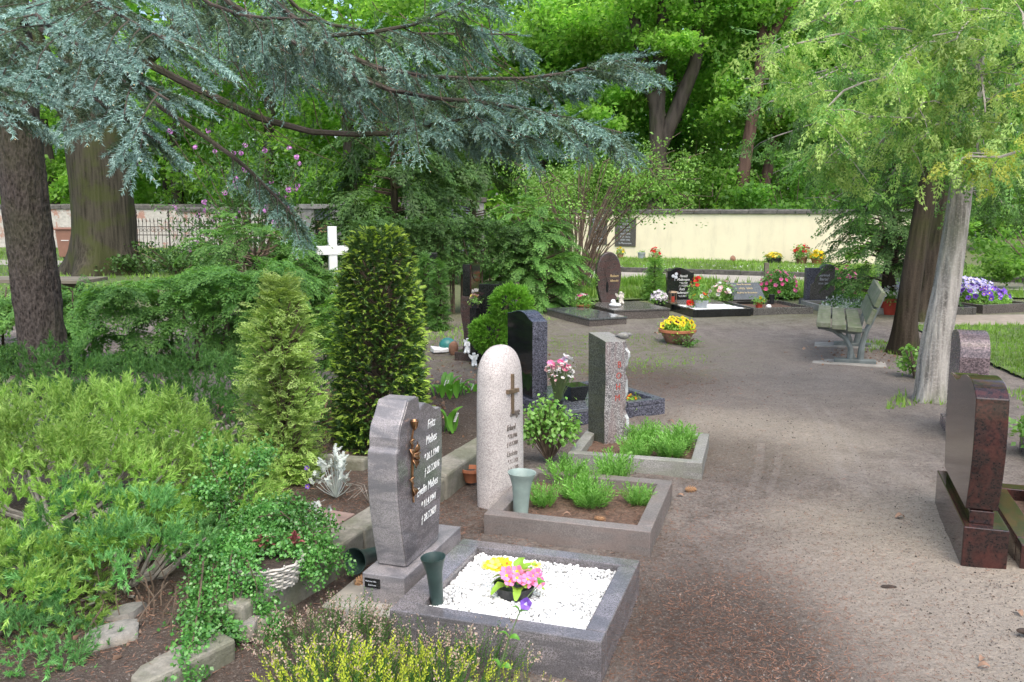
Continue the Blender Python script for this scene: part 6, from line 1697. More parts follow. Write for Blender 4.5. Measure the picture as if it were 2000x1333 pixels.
juniper('bluish green juniper lobe hanging over the rock', (-1.62, 3.42, .06), (.42, .36), .42, 1700, .075, [M['juniper_blue'], M['juniper']], .5, 26, skirt=.13)
juniper('green juniper lobe at the left bottom corner', (-1.98, 3.12, .02), (.42, .34), .36, 1500, .075, [M['juniper'], M['juniper_blue']], .5, 16)
juniper('small juniper sprig below the rock at the bottom left', (-1.72, 2.84, .0), (.32, .24), .20, 900, .07, [M['juniper_blue']], .4, 8)
juniper('darker juniper behind the golden one', (-2.15, 5.75, .08), (1.0, .70), .54, 2600, .085, [M['juniper_dark']], .6, 24)
juniper('low juniper at the foot of the spruce trunk', (-3.35, 6.0, .03), (.75, .55), .62, 1300, .095, [M['juniper_dark'], M['juniper']], .6, 12)
# bare lower stems of the big juniper facing the camera
t = thing('dead_juniper_twigs', 'tangle of bare grey twigs under the big juniper', 'twigs', (-1.85, 3.25, 0))
br = []
for i in range(110):
    p = np.array((rng.uniform(-.55, .6), rng.uniform(-.30, .15), -.01)); v = norm(np.array((rng.normal() * .6, rng.normal() * .5, 1.0))); ln = [tuple(p)]
    for q in range(5):
        v = norm(v + rng.normal(size=3) * .35); p = p + v * rng.uniform(.04, .08); ln.append(tuple(p))
    br.append(ln)
branch_tubes('twigs', br, .0045, .0018, M['twig'], t, 4)

# ---- thuja trees at the right
THR = [t_thuja(5, .6, .42, 350 + i, 0, (.55,)) for i in range(4)]
def big_thuja(label, base, path, rad, limbs, mats, tmat, size, per, name='thuja_tree', flare=.5, hang=.5, seg=30, lobes=4, seed=0):
    """limbs: list of (points, spread, n) in tree coordinates; sprays hang from twigs along each limb"""
    t = thing(name, label, 'tree', base)
    trunk_mesh('trunk', path, rad, M[tmat], t, 40, 18, .11, (4, .5), flare, lobes, seed, .55)
    P, D, br = [], [], []
    for pts, spread, n in limbs:
        pts = np.array(pts, float); k = np.linspace(0, len(pts) - 1, 24); C = np.stack([np.interp(k, range(len(pts)), pts[:, j]) for j in range(3)], 1)
        C[1:, :] += np.cumsum(rng.normal(size=(23, 3)) * .018, 0)
        br.append([tuple(c) for c in C[::3]])
        for i in range(n):
            j = int(rng.uniform(.22, 1) * 23); o = C[j] + rng.normal(size=3) * spread * (.35, .35, .2)
            e = o + np.array((rng.normal() * spread, rng.normal() * spread, -abs(rng.normal()) * spread * .55)) * .8
            if i % 3 == 0: br.append([tuple(C[j]), tuple((C[j] + e) / 2 + (0, 0, .03)), tuple(e)])
            for q in range(per):
                w = rng.uniform(.3, 1); p = C[j] * (1 - w) + e * w + rng.normal(size=3) * .06
                P.append(p); D.append(norm(np.array((rng.normal() * .6, rng.normal() * .6, -hang * rng.uniform(.3, 1.3))) + (e - C[j]) * .5))
    m_ = MB()
    for p in br: m_.tube(p, [.014 if len(p) > 4 else .005] + [.008 if len(p) > 4 else .004] * (len(p) - 2) + [.005 if len(p) > 4 else .002], 5, cap=False)
    tag(m_.build('branches', M['twig_grey'], t, True), kind='stuff')
    sprays('crown', t, P, D, size, mats, THR, None, 1.2, True)
    return t
def Q(b, x, y, Y): p = px(x, y, Y); return (p[0] - b[0], p[1] - b[1], p[2])
b1 = (3.63, 7.35, 0)
L1 = []
for (x, y, Y, z0) in ((1480, 120, 6.6, 2.9), (1560, 250, 6.3, 2.6), (1620, 60, 6.2, 3.2), (1700, 160, 6.0, 2.9), (1760, 260, 6.2, 2.6), (1540, 30, 7.6, 3.2), (1600, 330, 7.6, 2.6), (1680, 290, 8.0, 2.5), (1860, 120, 6.0, 3.0), (1950, 220, 6.4, 2.8), (1900, 320, 6.8, 2.3), (1830, 40, 6.8, 3.4), (1990, 60, 6.6, 3.4), (1700, -60, 6.4, 3.6), (1520, 200, 8.4, 3.0), (1760, 340, 6.9, 2.3)):
    e = np.array(Q(b1, x, y, Y)); s0 = np.array((.10 + .04 * (z0 - 2), 0, z0))
    L1.append(([s0, s0 * .6 + e * .4 + (0, 0, .18), e * .8 + s0 * .2 + (0, 0, .12), e], .24, 22))
big_thuja('thuja tree with smooth pale grey trunk right of the bench', b1, [(-.02, 0, -.08), (-.01, 0, .4), (.06, 0, 1.1), (.11, 0, 1.9), (.14, 0, 3.0), (.15, 0, 5)], [.13, .118, .10, .082, .072, .05], L1, [M['thuja_gold'], M['hedge'], M['thuja_gold'], M['shrub_pale']], 'bark_pale', .135, 8, flare=.35, lobes=5, seed=1)
b2 = (4.52, 9.85, 0)
L2 = []
for (x, y, Y, z0) in ((1480, 200, 9.0, 3.2), (1560, 330, 9.2, 2.7), (1650, 180, 9.0, 3.2), (1620, 400, 10.2, 2.5), (1700, 330, 9.4, 2.6), (1760, 180, 9.2, 3.3), (1900, 200, 9.4, 3.2), (1960, 330, 9.8, 2.6), (1560, 80, 9.6, 3.8), (1700, 60, 9.4, 3.8), (1850, 60, 9.6, 3.8), (1500, 300, 10.5, 2.9), (1680, 420, 10.8, 2.3), (1900, 400, 10.5, 2.3), (1980, 120, 9.6, 3.4)):
    e = np.array(Q(b2, x, y, Y)); s0 = np.array((.12 + .05 * (z0 - 2), 0, z0))
    L2.append(([s0, s0 * .6 + e * .4 + (0, 0, .2), e * .8 + s0 * .2 + (0, 0, .12), e], .36, 22))
big_thuja('dark trunked thuja tree behind the pale one', b2, [(-.02, 0, -.08), (-.02, 0, .5), (.06, 0, 1.4), (.18, 0, 2.4), (.30, 0, 4), (.4, 0, 6)], [.165, .118, .105, .10, .09, .06], L2, [M['thuja_dark'], M['hedge']], 'bark_dark', .16, 6, flare=.6, lobes=3, seed=2)
b3 = (6.25, 13.0, 0)
L3 = []
for (x, y, Y, z0) in ((1720, 280, 12.4, 3.0), (1900, 300, 12.6, 2.8), (1960, 420, 12.8, 2.0), (1540, 330, 13.4, 3.0), (1620, 150, 13.0, 4.0), (1800, 150, 13.0, 4.0), (1950, 200, 13.0, 3.6)):
    e = np.array(Q(b3, x, y, Y)); s0 = np.array((.25, 0, z0))
    L3.append(([s0, s0 * .6 + e * .4 + (0, 0, .15), e * .8 + s0 * .2 + (0, 0, .1), e], .40, 22))
big_thuja('tall thuja with dark trunk far behind the pale one', b3, [(-.1, 0, -.08), (-.05, 0, .5), (.15, 0, 1.6), (.35, 0, 3), (.5, 0, 6)], [.24, .19, .17, .15, .08], L3, [M['thuja_dark'], M['hedge']], 'bark_dark', .19, 6, flare=.4, lobes=3, seed=3)
conifer('thuja_shrub', 'dense dark thuja mass behind the bench at the end of the cream wall', (6.02, 13.9, 0), (3.6, lambda u: .78 * (1 - .35 * u) + .05), 2900, .20, [M['thuja_dark'], M['hedge']], TJT, .0, 1, .5, .12, bumps=.25, freq=1.6, zlo=.12, plume=.55)
b4 = (4.6, 5.2, 0)
L4 = []
for (x, y, Y, z0) in ((1890, 200, 4.8, 2.5), (1850, 320, 4.9, 2.1), (1960, 150, 4.7, 2.7), (1990, 280, 4.8, 2.3), (1985, 400, 4.9, 2.0)):
    e = np.array(Q(b4, x, y, Y)); s0 = np.array((0, 0, z0 + .15))
    L4.append(([s0, s0 * .6 + e * .4 + (0, 0, .12), e * .85 + s0 * .15 + (0, 0, .06), e], .14, 15))
big_thuja('yellow tipped thuja reaching in from the right edge', b4, [(0, 0, -.08), (0, 0, .6), (.05, 0, 1.8), (.05, 0, 3.2)], [.13, .11, .09, .04], L4, [M['thuja_yellow'], M['thuja_yellow'], M['thuja_gold'], M['hedge_tip']], 'bark_dark', .10, 8, seed=4)
# ---- dark false cypress in the middle background
conifer('dark_conifer', 'broad dark conifer behind the clipped hedge', (-2.75, 20.5, 0), (5.2, lambda u: 1.35 * (1 - u) ** .6 + .05), 1600, .50, [M['thuja_dark'], M['thuja_dark']], TJT, -.1, 1, .5, .12, bumps=.3, freq=1.2, zlo=.1, plume=1.2)
conifer('dark_conifer', 'second dark conifer right of the broad one', (-1.1, 24.5, 0), (5.5, lambda u: 1.1 * (1 - u) ** .5 + .05), 1000, .50, [M['thuja_dark'], M['thuja_dark']], TJT, -.1, 1, .5, .12, bumps=.3, freq=1.2, zlo=.42, plume=1.1)
# ---- rhododendron
rh = thing('rhododendron', 'tall loose rhododendron with mauve flower trusses', 'shrub', (-5.4, 18.2, 0))
br, P = [], []
for i in range(34):
    a = rng.uniform(0, 6.283); s = rng.uniform(.3, 1); z = rng.uniform(.7, 3.3); e = (math.cos(a) * 1.55 * s, math.sin(a) * 1.0 * s, z)
    br.append([(rng.normal() * .12, rng.normal() * .12, 0), (e[0] * .45, e[1] * .45, z * .55), e]); P.append(e)
branch_tubes('stems', br, .022, .006, M['twig'], rh, 5)
P = np.array(P); P2 = np.concatenate([P, P * (.85, .85, .92), P * (.7, .7, .8)] + [P + rng.normal(size=P.shape) * .3 for _ in range(8)])
V, F, Mi = join([scatter(t_, frames(rand_dirs(len(P2[i::4]), .3)), P2[i::4], .27 * rng.uniform(.8, 1.2, len(P2[i::4]))) for i, t_ in enumerate(t_leaves(12, .45, .15, 400 + k) for k in range(4))])
link('foliage', mesh_arrays('foliage', V, F, M['rhodo']), rh)
vs_, fs_, ms_ = [], [], []
d_ = rand_dirs(14, .5); V, F, Mi = scatter(t_blossom(5, .8, 0, 1, .3), frames(d_), d_ * .36, .55)
truss = mesh_arrays('flower_truss', V, F, [M['p_mauve'], M['p_lilac']], Mi)
fl = list(P) + [tuple(p + np.array((rng.normal() * .3, -.25, rng.normal() * .25))) for p in P[:14]]
for p in fl[:44]:
    o = link('flower_truss', truss, rh); o.location = (p[0], p[1] - .1, p[2] + .08); s = rng.uniform(.080, .115); o.scale = (s, s, s); o.rotation_euler = (0, 0, rng.uniform(0, 6))
# ---- arching shrub before the cream wall
fs = thing('arching_shrub', 'airy pale green shrub with arching bare branches before the cream wall', 'shrub', (1.45, 17.0, 0))
br, P = [], []
for i in range(70):
    a = rng.uniform(-.3, 2.0) if i % 3 else rng.uniform(0, 6.283); R0 = rng.uniform(.8, 3.0); hz = rng.uniform(1.9, 3.5) * (1.1 - .12 * R0)
    c, s = math.cos(a), math.sin(a) * .5
    pts = [(rng.normal() * .08 - .2, rng.normal() * .08, 0), (c * R0 * .25 - .1, s * R0 * .25, hz * .5), (c * R0 * .6, s * R0 * .6, hz * .88), (c * R0, s * R0, hz * rng.uniform(.8, 1.05))]
    br.append(pts); pp_ = np.array(pts)
    for q in range(12):
        u = rng.uniform(.6, 1) * 3; j = min(int(u), 2); p = pp_[j] * (1 - u + j) + pp_[j + 1] * (u - j) + rng.normal(size=3) * .13
        P.append(p)
        if q % 3 == 0: br.append([tuple(pp_[j] * (1 - u + j) + pp_[j + 1] * (u - j)), tuple(p)])
branch_tubes('branches', br, .014, .004, M['twig'], fs, 4)
P = np.array(P); V, F, Mi = join([scatter(t_, frames(rand_dirs(len(P[i::4]))), P[i::4], .20 * rng.uniform(.7, 1.2, len(P[i::4]))) for i, t_ in enumerate([t_leaves(9, .34, .18, 410 + k) for k in range(4)])])
link('foliage', mesh_arrays('foliage', V, F, M['shrub_pale']), fs)
conifer('thuja_shrub', 'small bright thuja behind the clover headstone', (2.62, 16.0, 0), (.82, lambda u: .20 * (1 - u * .6) + .02), 420, .13, [M['hedge_tip'], M['hedge']], TJT, .3, .8, .4, .03)
bush('leafy sprout beside the dark trunk', (3.95, 8.35, 0), .16, .34, 70, .07, 'privet', 71, group=None)
bush('low green plant right of the pale trunk', (4.0, 7.9, 0), .14, .16, 40, .07, 'privet', 72, group=None)
bush('light green plants on the right edge grave', (3.55, 5.5, .07), .26, .25, 170, .07, 'privet', 73, group=None)
bush('small weed at the foot of the pansy bowl', (2.12, 10.42, 0), .12, .12, 40, .05, 'hedge', 74, group=None)
# ================================================================== small plants in front
RT = [t_stem(22, .24, .050, 500 + i, .85, .010) for i in range(3)]
def tuft(label, loc, r, h, n, group):
    t = thing('green_tuft', label, 'plant', loc, rnd.uniform(0, 6), group)
    n = int(n * 1.6); h = h * .78; r = r * .88
    a = rng.uniform(0, 6.283, n); s = np.sqrt(rng.uniform(0, 1, n))
    P = np.stack([np.cos(a) * s * r * .55, np.sin(a) * s * r * .55, np.zeros(n)], 1)
    D = norm(np.stack([np.cos(a) * s * .7, np.sin(a) * s * .7, np.ones(n)], 1) + rng.normal(size=(n, 3)) * .15)
    ps = [scatter(t_, frames(D[i::3], rand_dirs(1)[0]), P[i::3], h * rng.uniform(.65, 1.15, len(P[i::3]))) for i, t_ in enumerate(RT)]
    V, F, Mi = join(ps); link('foliage', mesh_arrays('foliage', V, F, M['rosemary']), t); return t
g2, g3 = 'tufts in the bed before the pink stele', 'tufts in the bed before the rough pillar'
for (x, y, r, h, n, lb) in ((.165, 4.46, .085, .16, 36, 'leafy green tuft right beside the sage vase'), (.30, 4.86, .11, .20, 46, 'green tuft in the far left corner of the stele bed'),
                            (.42, 4.46, .13, .20, 62, 'largest green tuft in the middle of the stele bed'), (.335, 4.58, .08, .14, 30, 'lower green tuft left of the largest one'),
                            (.675, 4.49, .09, .14, 44, 'round green tuft at the right front of the stele bed'), (.60, 4.92, .11, .21, 46, 'tall green tuft at the far right of the stele bed'), (.43, 4.80, .08, .15, 30, 'slender green tuft behind the largest one')):
    tuft(lb, (x, y, .05), r, h, n, g2)
for (x, y, r, h, n, lb) in ((.80, 5.42, .13, .19, 60, 'broad green tuft directly before the rough pillar'), (1.02, 5.42, .13, .19, 62, 'green tuft in the middle of the pillar bed'), (1.12, 5.66, .13, .20, 62, 'green tuft at the right end of the pillar bed'), (.90, 5.80, .11, .19, 46, 'green tuft at the back of the pillar bed')):
    tuft(lb, (x, y, .04), r, h, n, g3)
# privet like bush between stele and pillar
pv_ = thing('privet_bush', 'round leaved light green bush between stele and pillar', 'shrub', (.24, 5.45, 0))
br, P = [], []
for i in range(80):
    a = rng.uniform(0, 6.283); s = rng.uniform(.1, 1); e = np.array((math.cos(a) * .21 * s, math.sin(a) * .15 * s, .12 + .32 * (1 - .6 * s * s) * rng.uniform(.5, 1)))
    br.append([(0, 0, 0), tuple(e * (.5, .5, .6)), tuple(e)])
    for q in range(3): P.append(e * rng.uniform(.75, 1.02))
branch_tubes('stems', br, .005, .002, M['twig'], pv_, 4)
P = np.array(P); V, F, Mi = join([scatter(t_, frames(rand_dirs(len(P[i::3]), .3)), P[i::3], .058 * rng.uniform(.8, 1.2, len(P[i::3]))) for i, t_ in enumerate([t_leaves(6, .55, .42, 510 + k, .9, .08) for k in range(3)])])
link('foliage', mesh_arrays('foliage', V, F, M['privet']), pv_)

# ---- basket with houseleeks, cotoneaster hanging over the kerb
bs = thing('wicker_basket', 'white wicker basket almost hidden by cotoneaster on the kerb', 'basket', (-.975, 3.31, .125), R(25))
rows = 8
for k in range(rows):
    z = .008 + .013 * k; r_ = .085 + .0035 * k
    pts = [((r_ + .005 * (1 if (j + k) % 2 else -1)) * 1.25 * math.cos(j * 2 * math.pi / 28), (r_ + .005 * (1 if (j + k) % 2 else -1)) * math.sin(j * 2 * math.pi / 28), z) for j in range(29)]
    MB().tube(pts, .0062, 5, cap=False).build('woven_strand', M['wicker'], bs, True)
for j in range(14):
    a = j * 2 * math.pi / 14 + .11; MB().tube([(.088 * 1.25 * math.cos(a), .088 * math.sin(a), 0), (.112 * 1.25 * math.cos(a), .112 * math.sin(a), .112)], .004, 4).build('upright', M['wicker'], bs)
MB().lathe([(.001, .10), (.10, .095)], 18).move(lambda x, y, z: (x * 1.2, y, z)).build('earth', M['humus'], bs)
def houseleek(label, loc, r):
    t = thing('houseleek', label, 'plant', loc, 0, 'houseleeks around the basket')
    me = leaf_mesh(r, r * .5, M['p_houseleek'], 0, .25, .1, 5)
    for i in range(18):
        o = link('leaf', me, t); o.rotation_euler = (0, -(.2 + .06 * i), i * 2.4); s = 1 - .035 * i; o.scale = (s, s, s); o.location = (0, 0, .003 * i)
houseleek('dark red houseleek rosette in the basket', (-1.0, 3.33, .26), .060)
houseleek('dark red houseleek rosette at the right rim of the basket', (-.88, 3.37, .26), .050)
houseleek('dark red houseleek rosette behind the basket', (-1.02, 3.86, .16), .04)
ct = thing('cotoneaster', 'glossy small leaved cotoneaster trailing over basket and kerb', 'shrub', (-1.16, 3.55, .12))
br, P = [], []
def spray_line(pts, n, sp):
    pts = np.array(pts, float)
    k = np.linspace(0, len(pts) - 1, 14); C = np.stack([np.interp(k, range(len(pts)), pts[:, j]) for j in range(3)], 1) + np.cumsum(rng.normal(size=(14, 3)) * .006, 0)
    br.append([tuple(c) for c in C[::2]])
    for i in range(n):
        j = rng.integers(1, 14); P.append(C[j] + rng.normal(size=3) * sp)
W_ = lambda x, y, z: (x + 1.16, y - 3.55, z - .12)
for pts in (
    [W_(-1.20, 3.50, .15), W_(-1.12, 3.40, .30), W_(-1.08, 3.22, .26), W_(-1.05, 3.08, .06), W_(-1.05, 2.98, .03)],
    [W_(-1.2, 3.45, .15), W_(-1.18, 3.30, .28), W_(-1.14, 3.10, .16), W_(-1.13, 2.92, .10), W_(-1.12, 2.76, .04)],
    [W_(-1.2, 3.50, .15), W_(-1.08, 3.50, .34), W_(-.92, 3.48, .33), W_(-.82, 3.46, .24), W_(-.78, 3.40, .12)],
    [W_(-1.2, 3.60, .15), W_(-1.05, 3.66, .34), W_(-.92, 3.70, .32), W_(-.84, 3.72, .22)],
    [W_(-1.2, 3.60, .15), W_(-1.25, 3.62, .38), W_(-1.34, 3.60, .44)],
    [W_(-1.2, 3.6, .15), W_(-1.2, 3.75, .42), W_(-1.14, 3.88, .52)],
    [W_(-1.2, 3.50, .15), W_(-1.08, 3.32, .22), W_(-.96, 3.18, .10), W_(-.90, 3.06, .05)],
    [W_(-1.2, 3.50, .15), W_(-1.15, 3.36, .26), W_(-1.10, 3.18, .10), W_(-1.08, 3.02, .08)],
    [W_(-1.2, 3.50, .15), W_(-1.05, 3.52, .30), W_(-.92, 3.52, .30), W_(-.80, 3.54, .20), W_(-.76, 3.5, .10)],
    [W_(-1.25, 3.45, .15), W_(-1.22, 3.25, .26), W_(-1.2, 3.08, .12), W_(-1.18, 2.92, .05)],
    [W_(-1.22, 3.6, .15), W_(-1.3, 3.8, .42), W_(-1.40, 3.95, .52)],
    [W_(-1.2, 3.50, .2), W_(-1.10, 3.54, .34), W_(-1.0, 3.58, .34)],
    [W_(-1.18, 3.3, .2), W_(-1.12, 3.12, .18), W_(-1.10, 2.95, .12), W_(-1.1, 2.80, .05)],
    [W_(-1.18, 3.42, .22), W_(-1.04, 3.36, .30), W_(-.94, 3.36, .29), W_(-.86, 3.36, .24)],
    [W_(-1.15, 3.36, .24), W_(-1.06, 3.26, .27), W_(-1.02, 3.18, .20), W_(-1.0, 3.12, .10)],
    [W_(-1.18, 3.45, .22), W_(-1.06, 3.43, .31), W_(-.95, 3.42, .30), W_(-.84, 3.38, .22)],
    [W_(-1.2, 3.50, .2), W_(-1.14, 3.34, .32), W_(-1.12, 3.24, .24), W_(-1.12, 3.15, .12)]):
    for q in range(3): spray_line(np.array(pts) + rng.normal(size=(len(pts), 3)) * .025 * np.linspace(0, 1, len(pts))[:, None], 150, .019)
branch_tubes('stems', br, .005, .002, M['twig'], ct, 4)
P = np.array(P); T_ = [t_leaves(4, .62, .48, 520 + k, .9, .10) for k in range(3)]
V, F, Mi = join([scatter(t_, frames(rand_dirs(len(P[i::3]), .4)), P[i::3], .025 * rng.uniform(.7, 1.25, len(P[i::3]))) for i, t_ in enumerate(T_)])
link('foliage', mesh_arrays('foliage', V, F, M['coton']), ct)

# ---- silver plants
def t_lobed(seed=0):
    r = np.random.default_rng(seed); vs, fs_, ms_ = [], [], []
    blade_tris((0, 0, 0), (1, 0, .2), (0, 0, 1), 1, .10, vs, fs_, ms_)
    for i in range(5):
        for s in (-1, 1):
            x = .25 + .15 * i; blade_tris((x, 0, .2 * x), (.7, s, r.uniform(-.1, .3)), (0, 0, 1), .36 - .04 * i, .14, vs, fs_, ms_, 0, .1)
    return tmpl(vs, fs_, ms_)
def silver(label, loc, r, h, n, size):
    t = thing('silver_ragwort', label, 'plant', loc)
    br, P, D = [], [], []
    for i in range(n):
        a = rng.uniform(0, 6.283); s = rng.uniform(.1, 1); e = np.array((math.cos(a) * r * s, math.sin(a) * r * s, h * (1 - .55 * s) * rng.uniform(.45, 1)))
        br.append([(0, 0, 0), tuple(e * (.6, .6, .5)), tuple(e)])
        for q in range(4): P.append(e + rng.normal(size=3) * .008); D.append(norm(np.array((rng.normal(), rng.normal(), .7))))
    branch_tubes('stems', br, .003, .002, M['silver'], t, 4)
    P, D = np.array(P), np.array(D)
    V, F, Mi = join([scatter(t_, frames(D[i::3]), P[i::3], size * rng.uniform(.7, 1.2, len(P[i::3]))) for i, t_ in enumerate([t_lobed(k) for k in range(3)])])
    link('foliage', mesh_arrays('foliage', V, F, M['silver']), t)
silver('silver leaved ragwort behind the violet headstone kerb', (-.935, 4.46, .10), .12, .27, 24, .055)
silver('small silver sprig at the left edge of the violet headstone', (-.70, 4.48, .10), .07, .17, 9, .045)
silver('grey lavender like sprig behind the basket', (-.93, 3.92, .10), .09, .17, 16, .040)
lv = thing('dry_grass_tuft', 'pale dry grass blades beside the silver ragwort', 'grass', (-.74, 4.36, .10))
branch_tubes('blades', [[(0, 0, 0), (.05 * math.cos(a), .05 * math.sin(a), .09), (.12 * math.cos(a), .12 * math.sin(a), .07 + .03 * math.sin(3 * a))] for a in np.linspace(0, 6, 14)], .002, .001, M['twig_grey'], lv, 4)
for (x, y, z, lb) in ((-1.13, 4.60, .22, 'single violet flower beside the golden arborvitae'), (-1.11, 4.52, .14, 'second violet flower below the golden arborvitae')):
    t = thing('violet_flower', lb, 'flower', (x, y, .1)); MB().tube([(0, 0, 0), (.01, 0, z - .1)], .0015, 4).build('stem', M['stem_green'], t)
    put_blossom(blossom_mesh('blossom', [M['p_violet'], M['p_yellow']]), t, (.01, 0, z - .1), (0, -1, .6), .03)
# stepping slab and rocks
o = MB().box(-.16, .16, -.12, .12, -.02, .02, .01).build('stone_slab', plain('red_sandstone', (.24, .17, .145), .9, .2, 8, .4, 50), bevel=.006); o.location = (-.97, 4.10, .105); o.rotation_euler = (0, 0, R(-18)); tag(o, 'flat reddish stone slab in the bed below the silver ragwort', 'slab')
def rock(label, loc, r, seed, mat='rock'):
    m_ = MB().sphere((0, 0, 0), 1, 22, 14)
    def f(x, y, z):
        v = np.array((x, y, z)); k = 1 + .22 * float(vnoise(x * 1.4 + seed, y * 1.4, z * 1.4)) + .07 * float(vnoise(x * 4 + seed, y * 4, z * 4))
        v = np.clip(v * k, (-.80, -.72, -.8), (.70, .84, .62)); v = v + .25 * np.array((v[1] * .5, v[2] * .6, v[0] * .7)); return tuple(v * r)
    o = m_.move(f).build('rock', M[mat], None, True); o.location = loc; return tag(o, label, 'rock')
rock('big pale granite boulder at the bottom left', (-1.43, 2.92, .06), (.12, .10, .11), 3).rotation_euler = (0, R(8), R(30))
rock('flat grey stone behind the big boulder', (-1.48, 3.10, .05), (.10, .08, .10), 9)
rock('dark stone in the gap between the two kerb slabs', (-.97, 3.12, .03), (.08, .10, .09), 12, 'kerb')
rock('pale lichen stone below the end of the long kerb', (-.985, 3.06, .06), (.05, .05, .05), 15)
rock('white stone between the violet plinth and heather', (-.62, 3.26, .01), (.06, .05, .04), 17)
rock('jagged grey stone on the low cracked kerb', (-.30, 5.32, .08), (.10, .07, .07), 21, 'kerb')
# pavement slab under the violet plinth
o = MB().box(-.14, .30, -.10, .68, -.03, .012, .006).build('footing_slab', M['concrete'], bevel=.006); o.location = (-.617, 3.405, 0); o.rotation_euler = (0, 0, TH); tag(o, 'pale concrete footing below the violet headstone', 'slab')

# ---- pine cones and fallen leaves
def pine_cone(label, loc, rz, L=.07):
    t = thing('pine_cone', label, 'cone', loc, rz)
    V, F, Mi = [], [], []
    n = 60; u = np.linspace(.02, .98, n); a = np.arange(n) * 2.4; r_ = L * .24 * np.sin(np.pi * (u * .9 + .07)) ** .7
    P = np.stack([(u - .5) * L, np.cos(a) * r_, np.sin(a) * r_ + L * .22], 1); D = norm(np.stack([np.full(n, .7), np.cos(a), np.sin(a)], 1))
    tt = tmpl([(0, -.4, 0), (0, .4, 0), (.9, .35, .08), (.9, -.35, .08), (1.15, 0, .05)], [(0, 1, 2), (0, 2, 3), (3, 2, 4)])
    V, F, Mi = scatter(tt, frames(D, P - np.array((0, 0, L * .22)) + 1e-5), P, L * .16)
    link('scales', mesh_arrays('scales', V, F, M['cone']), t)
    MB().sphere((0, 0, L * .22), (L * .48, L * .2, L * .2), 10, 6).build('core', M['cone'], t, True); return t
pine_cone('pine cone right of the stele border on the path', (1.03, 4.86, .0), R(10), .065)
pine_cone('pine cone lying in the stele bed near its front', (.44, 4.20, .065), R(-10), .055)
pine_cone('upper of two pine cones beside the lying vase', (-.645, 3.66, .0), R(-30), .075)
pine_cone('lower of two pine cones beside the lying vase', (-.655, 3.58, .0), R(50), .075)
dl = leaf_mesh(.05, .026, M['litter'], .1, .25, .3)
for i, (x, y, s, lb) in enumerate(((.98, 4.78, .8, 'curled dry leaf beside the pine cone on the path'), (2.02, 4.40, 1.2, 'brown leaf on the sand left of the red plinth'), (2.05, 3.30, .9, 'reddish leaf on the pale sand near the right edge'),
                                  (1.72, 2.97, .8, 'upper pale leaf at the bottom of the path'), (1.66, 2.90, .9, 'lower pale leaf at the bottom of the path'), (.30, 4.25, .9, 'dry leaf in the front of the stele bed'), (1.9, 11.5, 1.6, 'dry leaf on the bare earth left of the bench'), (1.2, 6.55, 1.2, 'dry leaf at the corner of the blue slab'))):
    o = link('fallen_leaf', dl); o.location = (x, y, ghf(x, y) + .006); o.scale = (s, s, s); o.rotation_euler = (rnd.uniform(-.3, .3), rnd.uniform(-.2, .2), rnd.uniform(0, 6))
    if 'bed' in lb: o.location.z = .075
    tag(o, lb, 'leaf', 'dry leaves on the ground')
lump('dark_clod', 'dark bark piece on the sand at the lower right', (1.98, 3.14, .0), (.045, .018, .012), M['humus'], 'bark', 1)
lump('dark_clod', 'thin dark bark chip in the middle of the lower path', (1.62, 3.55, .0), (.035, .012, .008), M['humus'], 'bark', 6)

# ---- lily of the valley
def lily(label, loc, n, r):
    t = thing('lily_of_the_valley', label, 'plant', loc, 0, 'lilies of the valley before the yew')
    me = [leaf_mesh(.19, .062, M['lily'], 0, .22, .12), leaf_mesh(.16, .05, M['lily'], 0, .22, .25)]
    for i in range(n):
        o = link('leaf', me[i % 2], t); a = i * 2.4 + rnd.uniform(-.4, .4); q = r * math.sqrt((i + .5) / n)
        o.location = (q * math.cos(a), q * math.sin(a), 0); o.rotation_euler = (0, -rnd.uniform(.55, 1.15), a + rnd.uniform(-.5, .5)); s = rnd.uniform(.75, 1.1); o.scale = (s, s, s)
    for i in range(3):
        a = rnd.uniform(0, 6.28); x, y = r * .5 * math.cos(a), r * .5 * math.sin(a)
        MB().tube([(x, y, 0), (x + .01, y, .10), (x + .035, y, .15)], .0015, 4).build('flower_stalk', M['stem_green'], t)
        b_ = MB()
        for k in range(6): b_.sphere((x + .014 + .004 * k, y - .006, .085 + .011 * k), .0055, 6, 4)
        tag(b_.build('bells', M['p_white'], t), kind='stuff')
lily('left clump of lily of the valley right of the yew', (-.52, 7.05, ghf(-.52, 7.05)), 16, .14)
lily('right clump of lily of the valley behind the pink stele', (-.30, 7.35, 0), 13, .13)
lily('small lily of the valley sprout left of the stele foot', (-.42, 5.85, ghf(-.42, 5.85)), 5, .05)

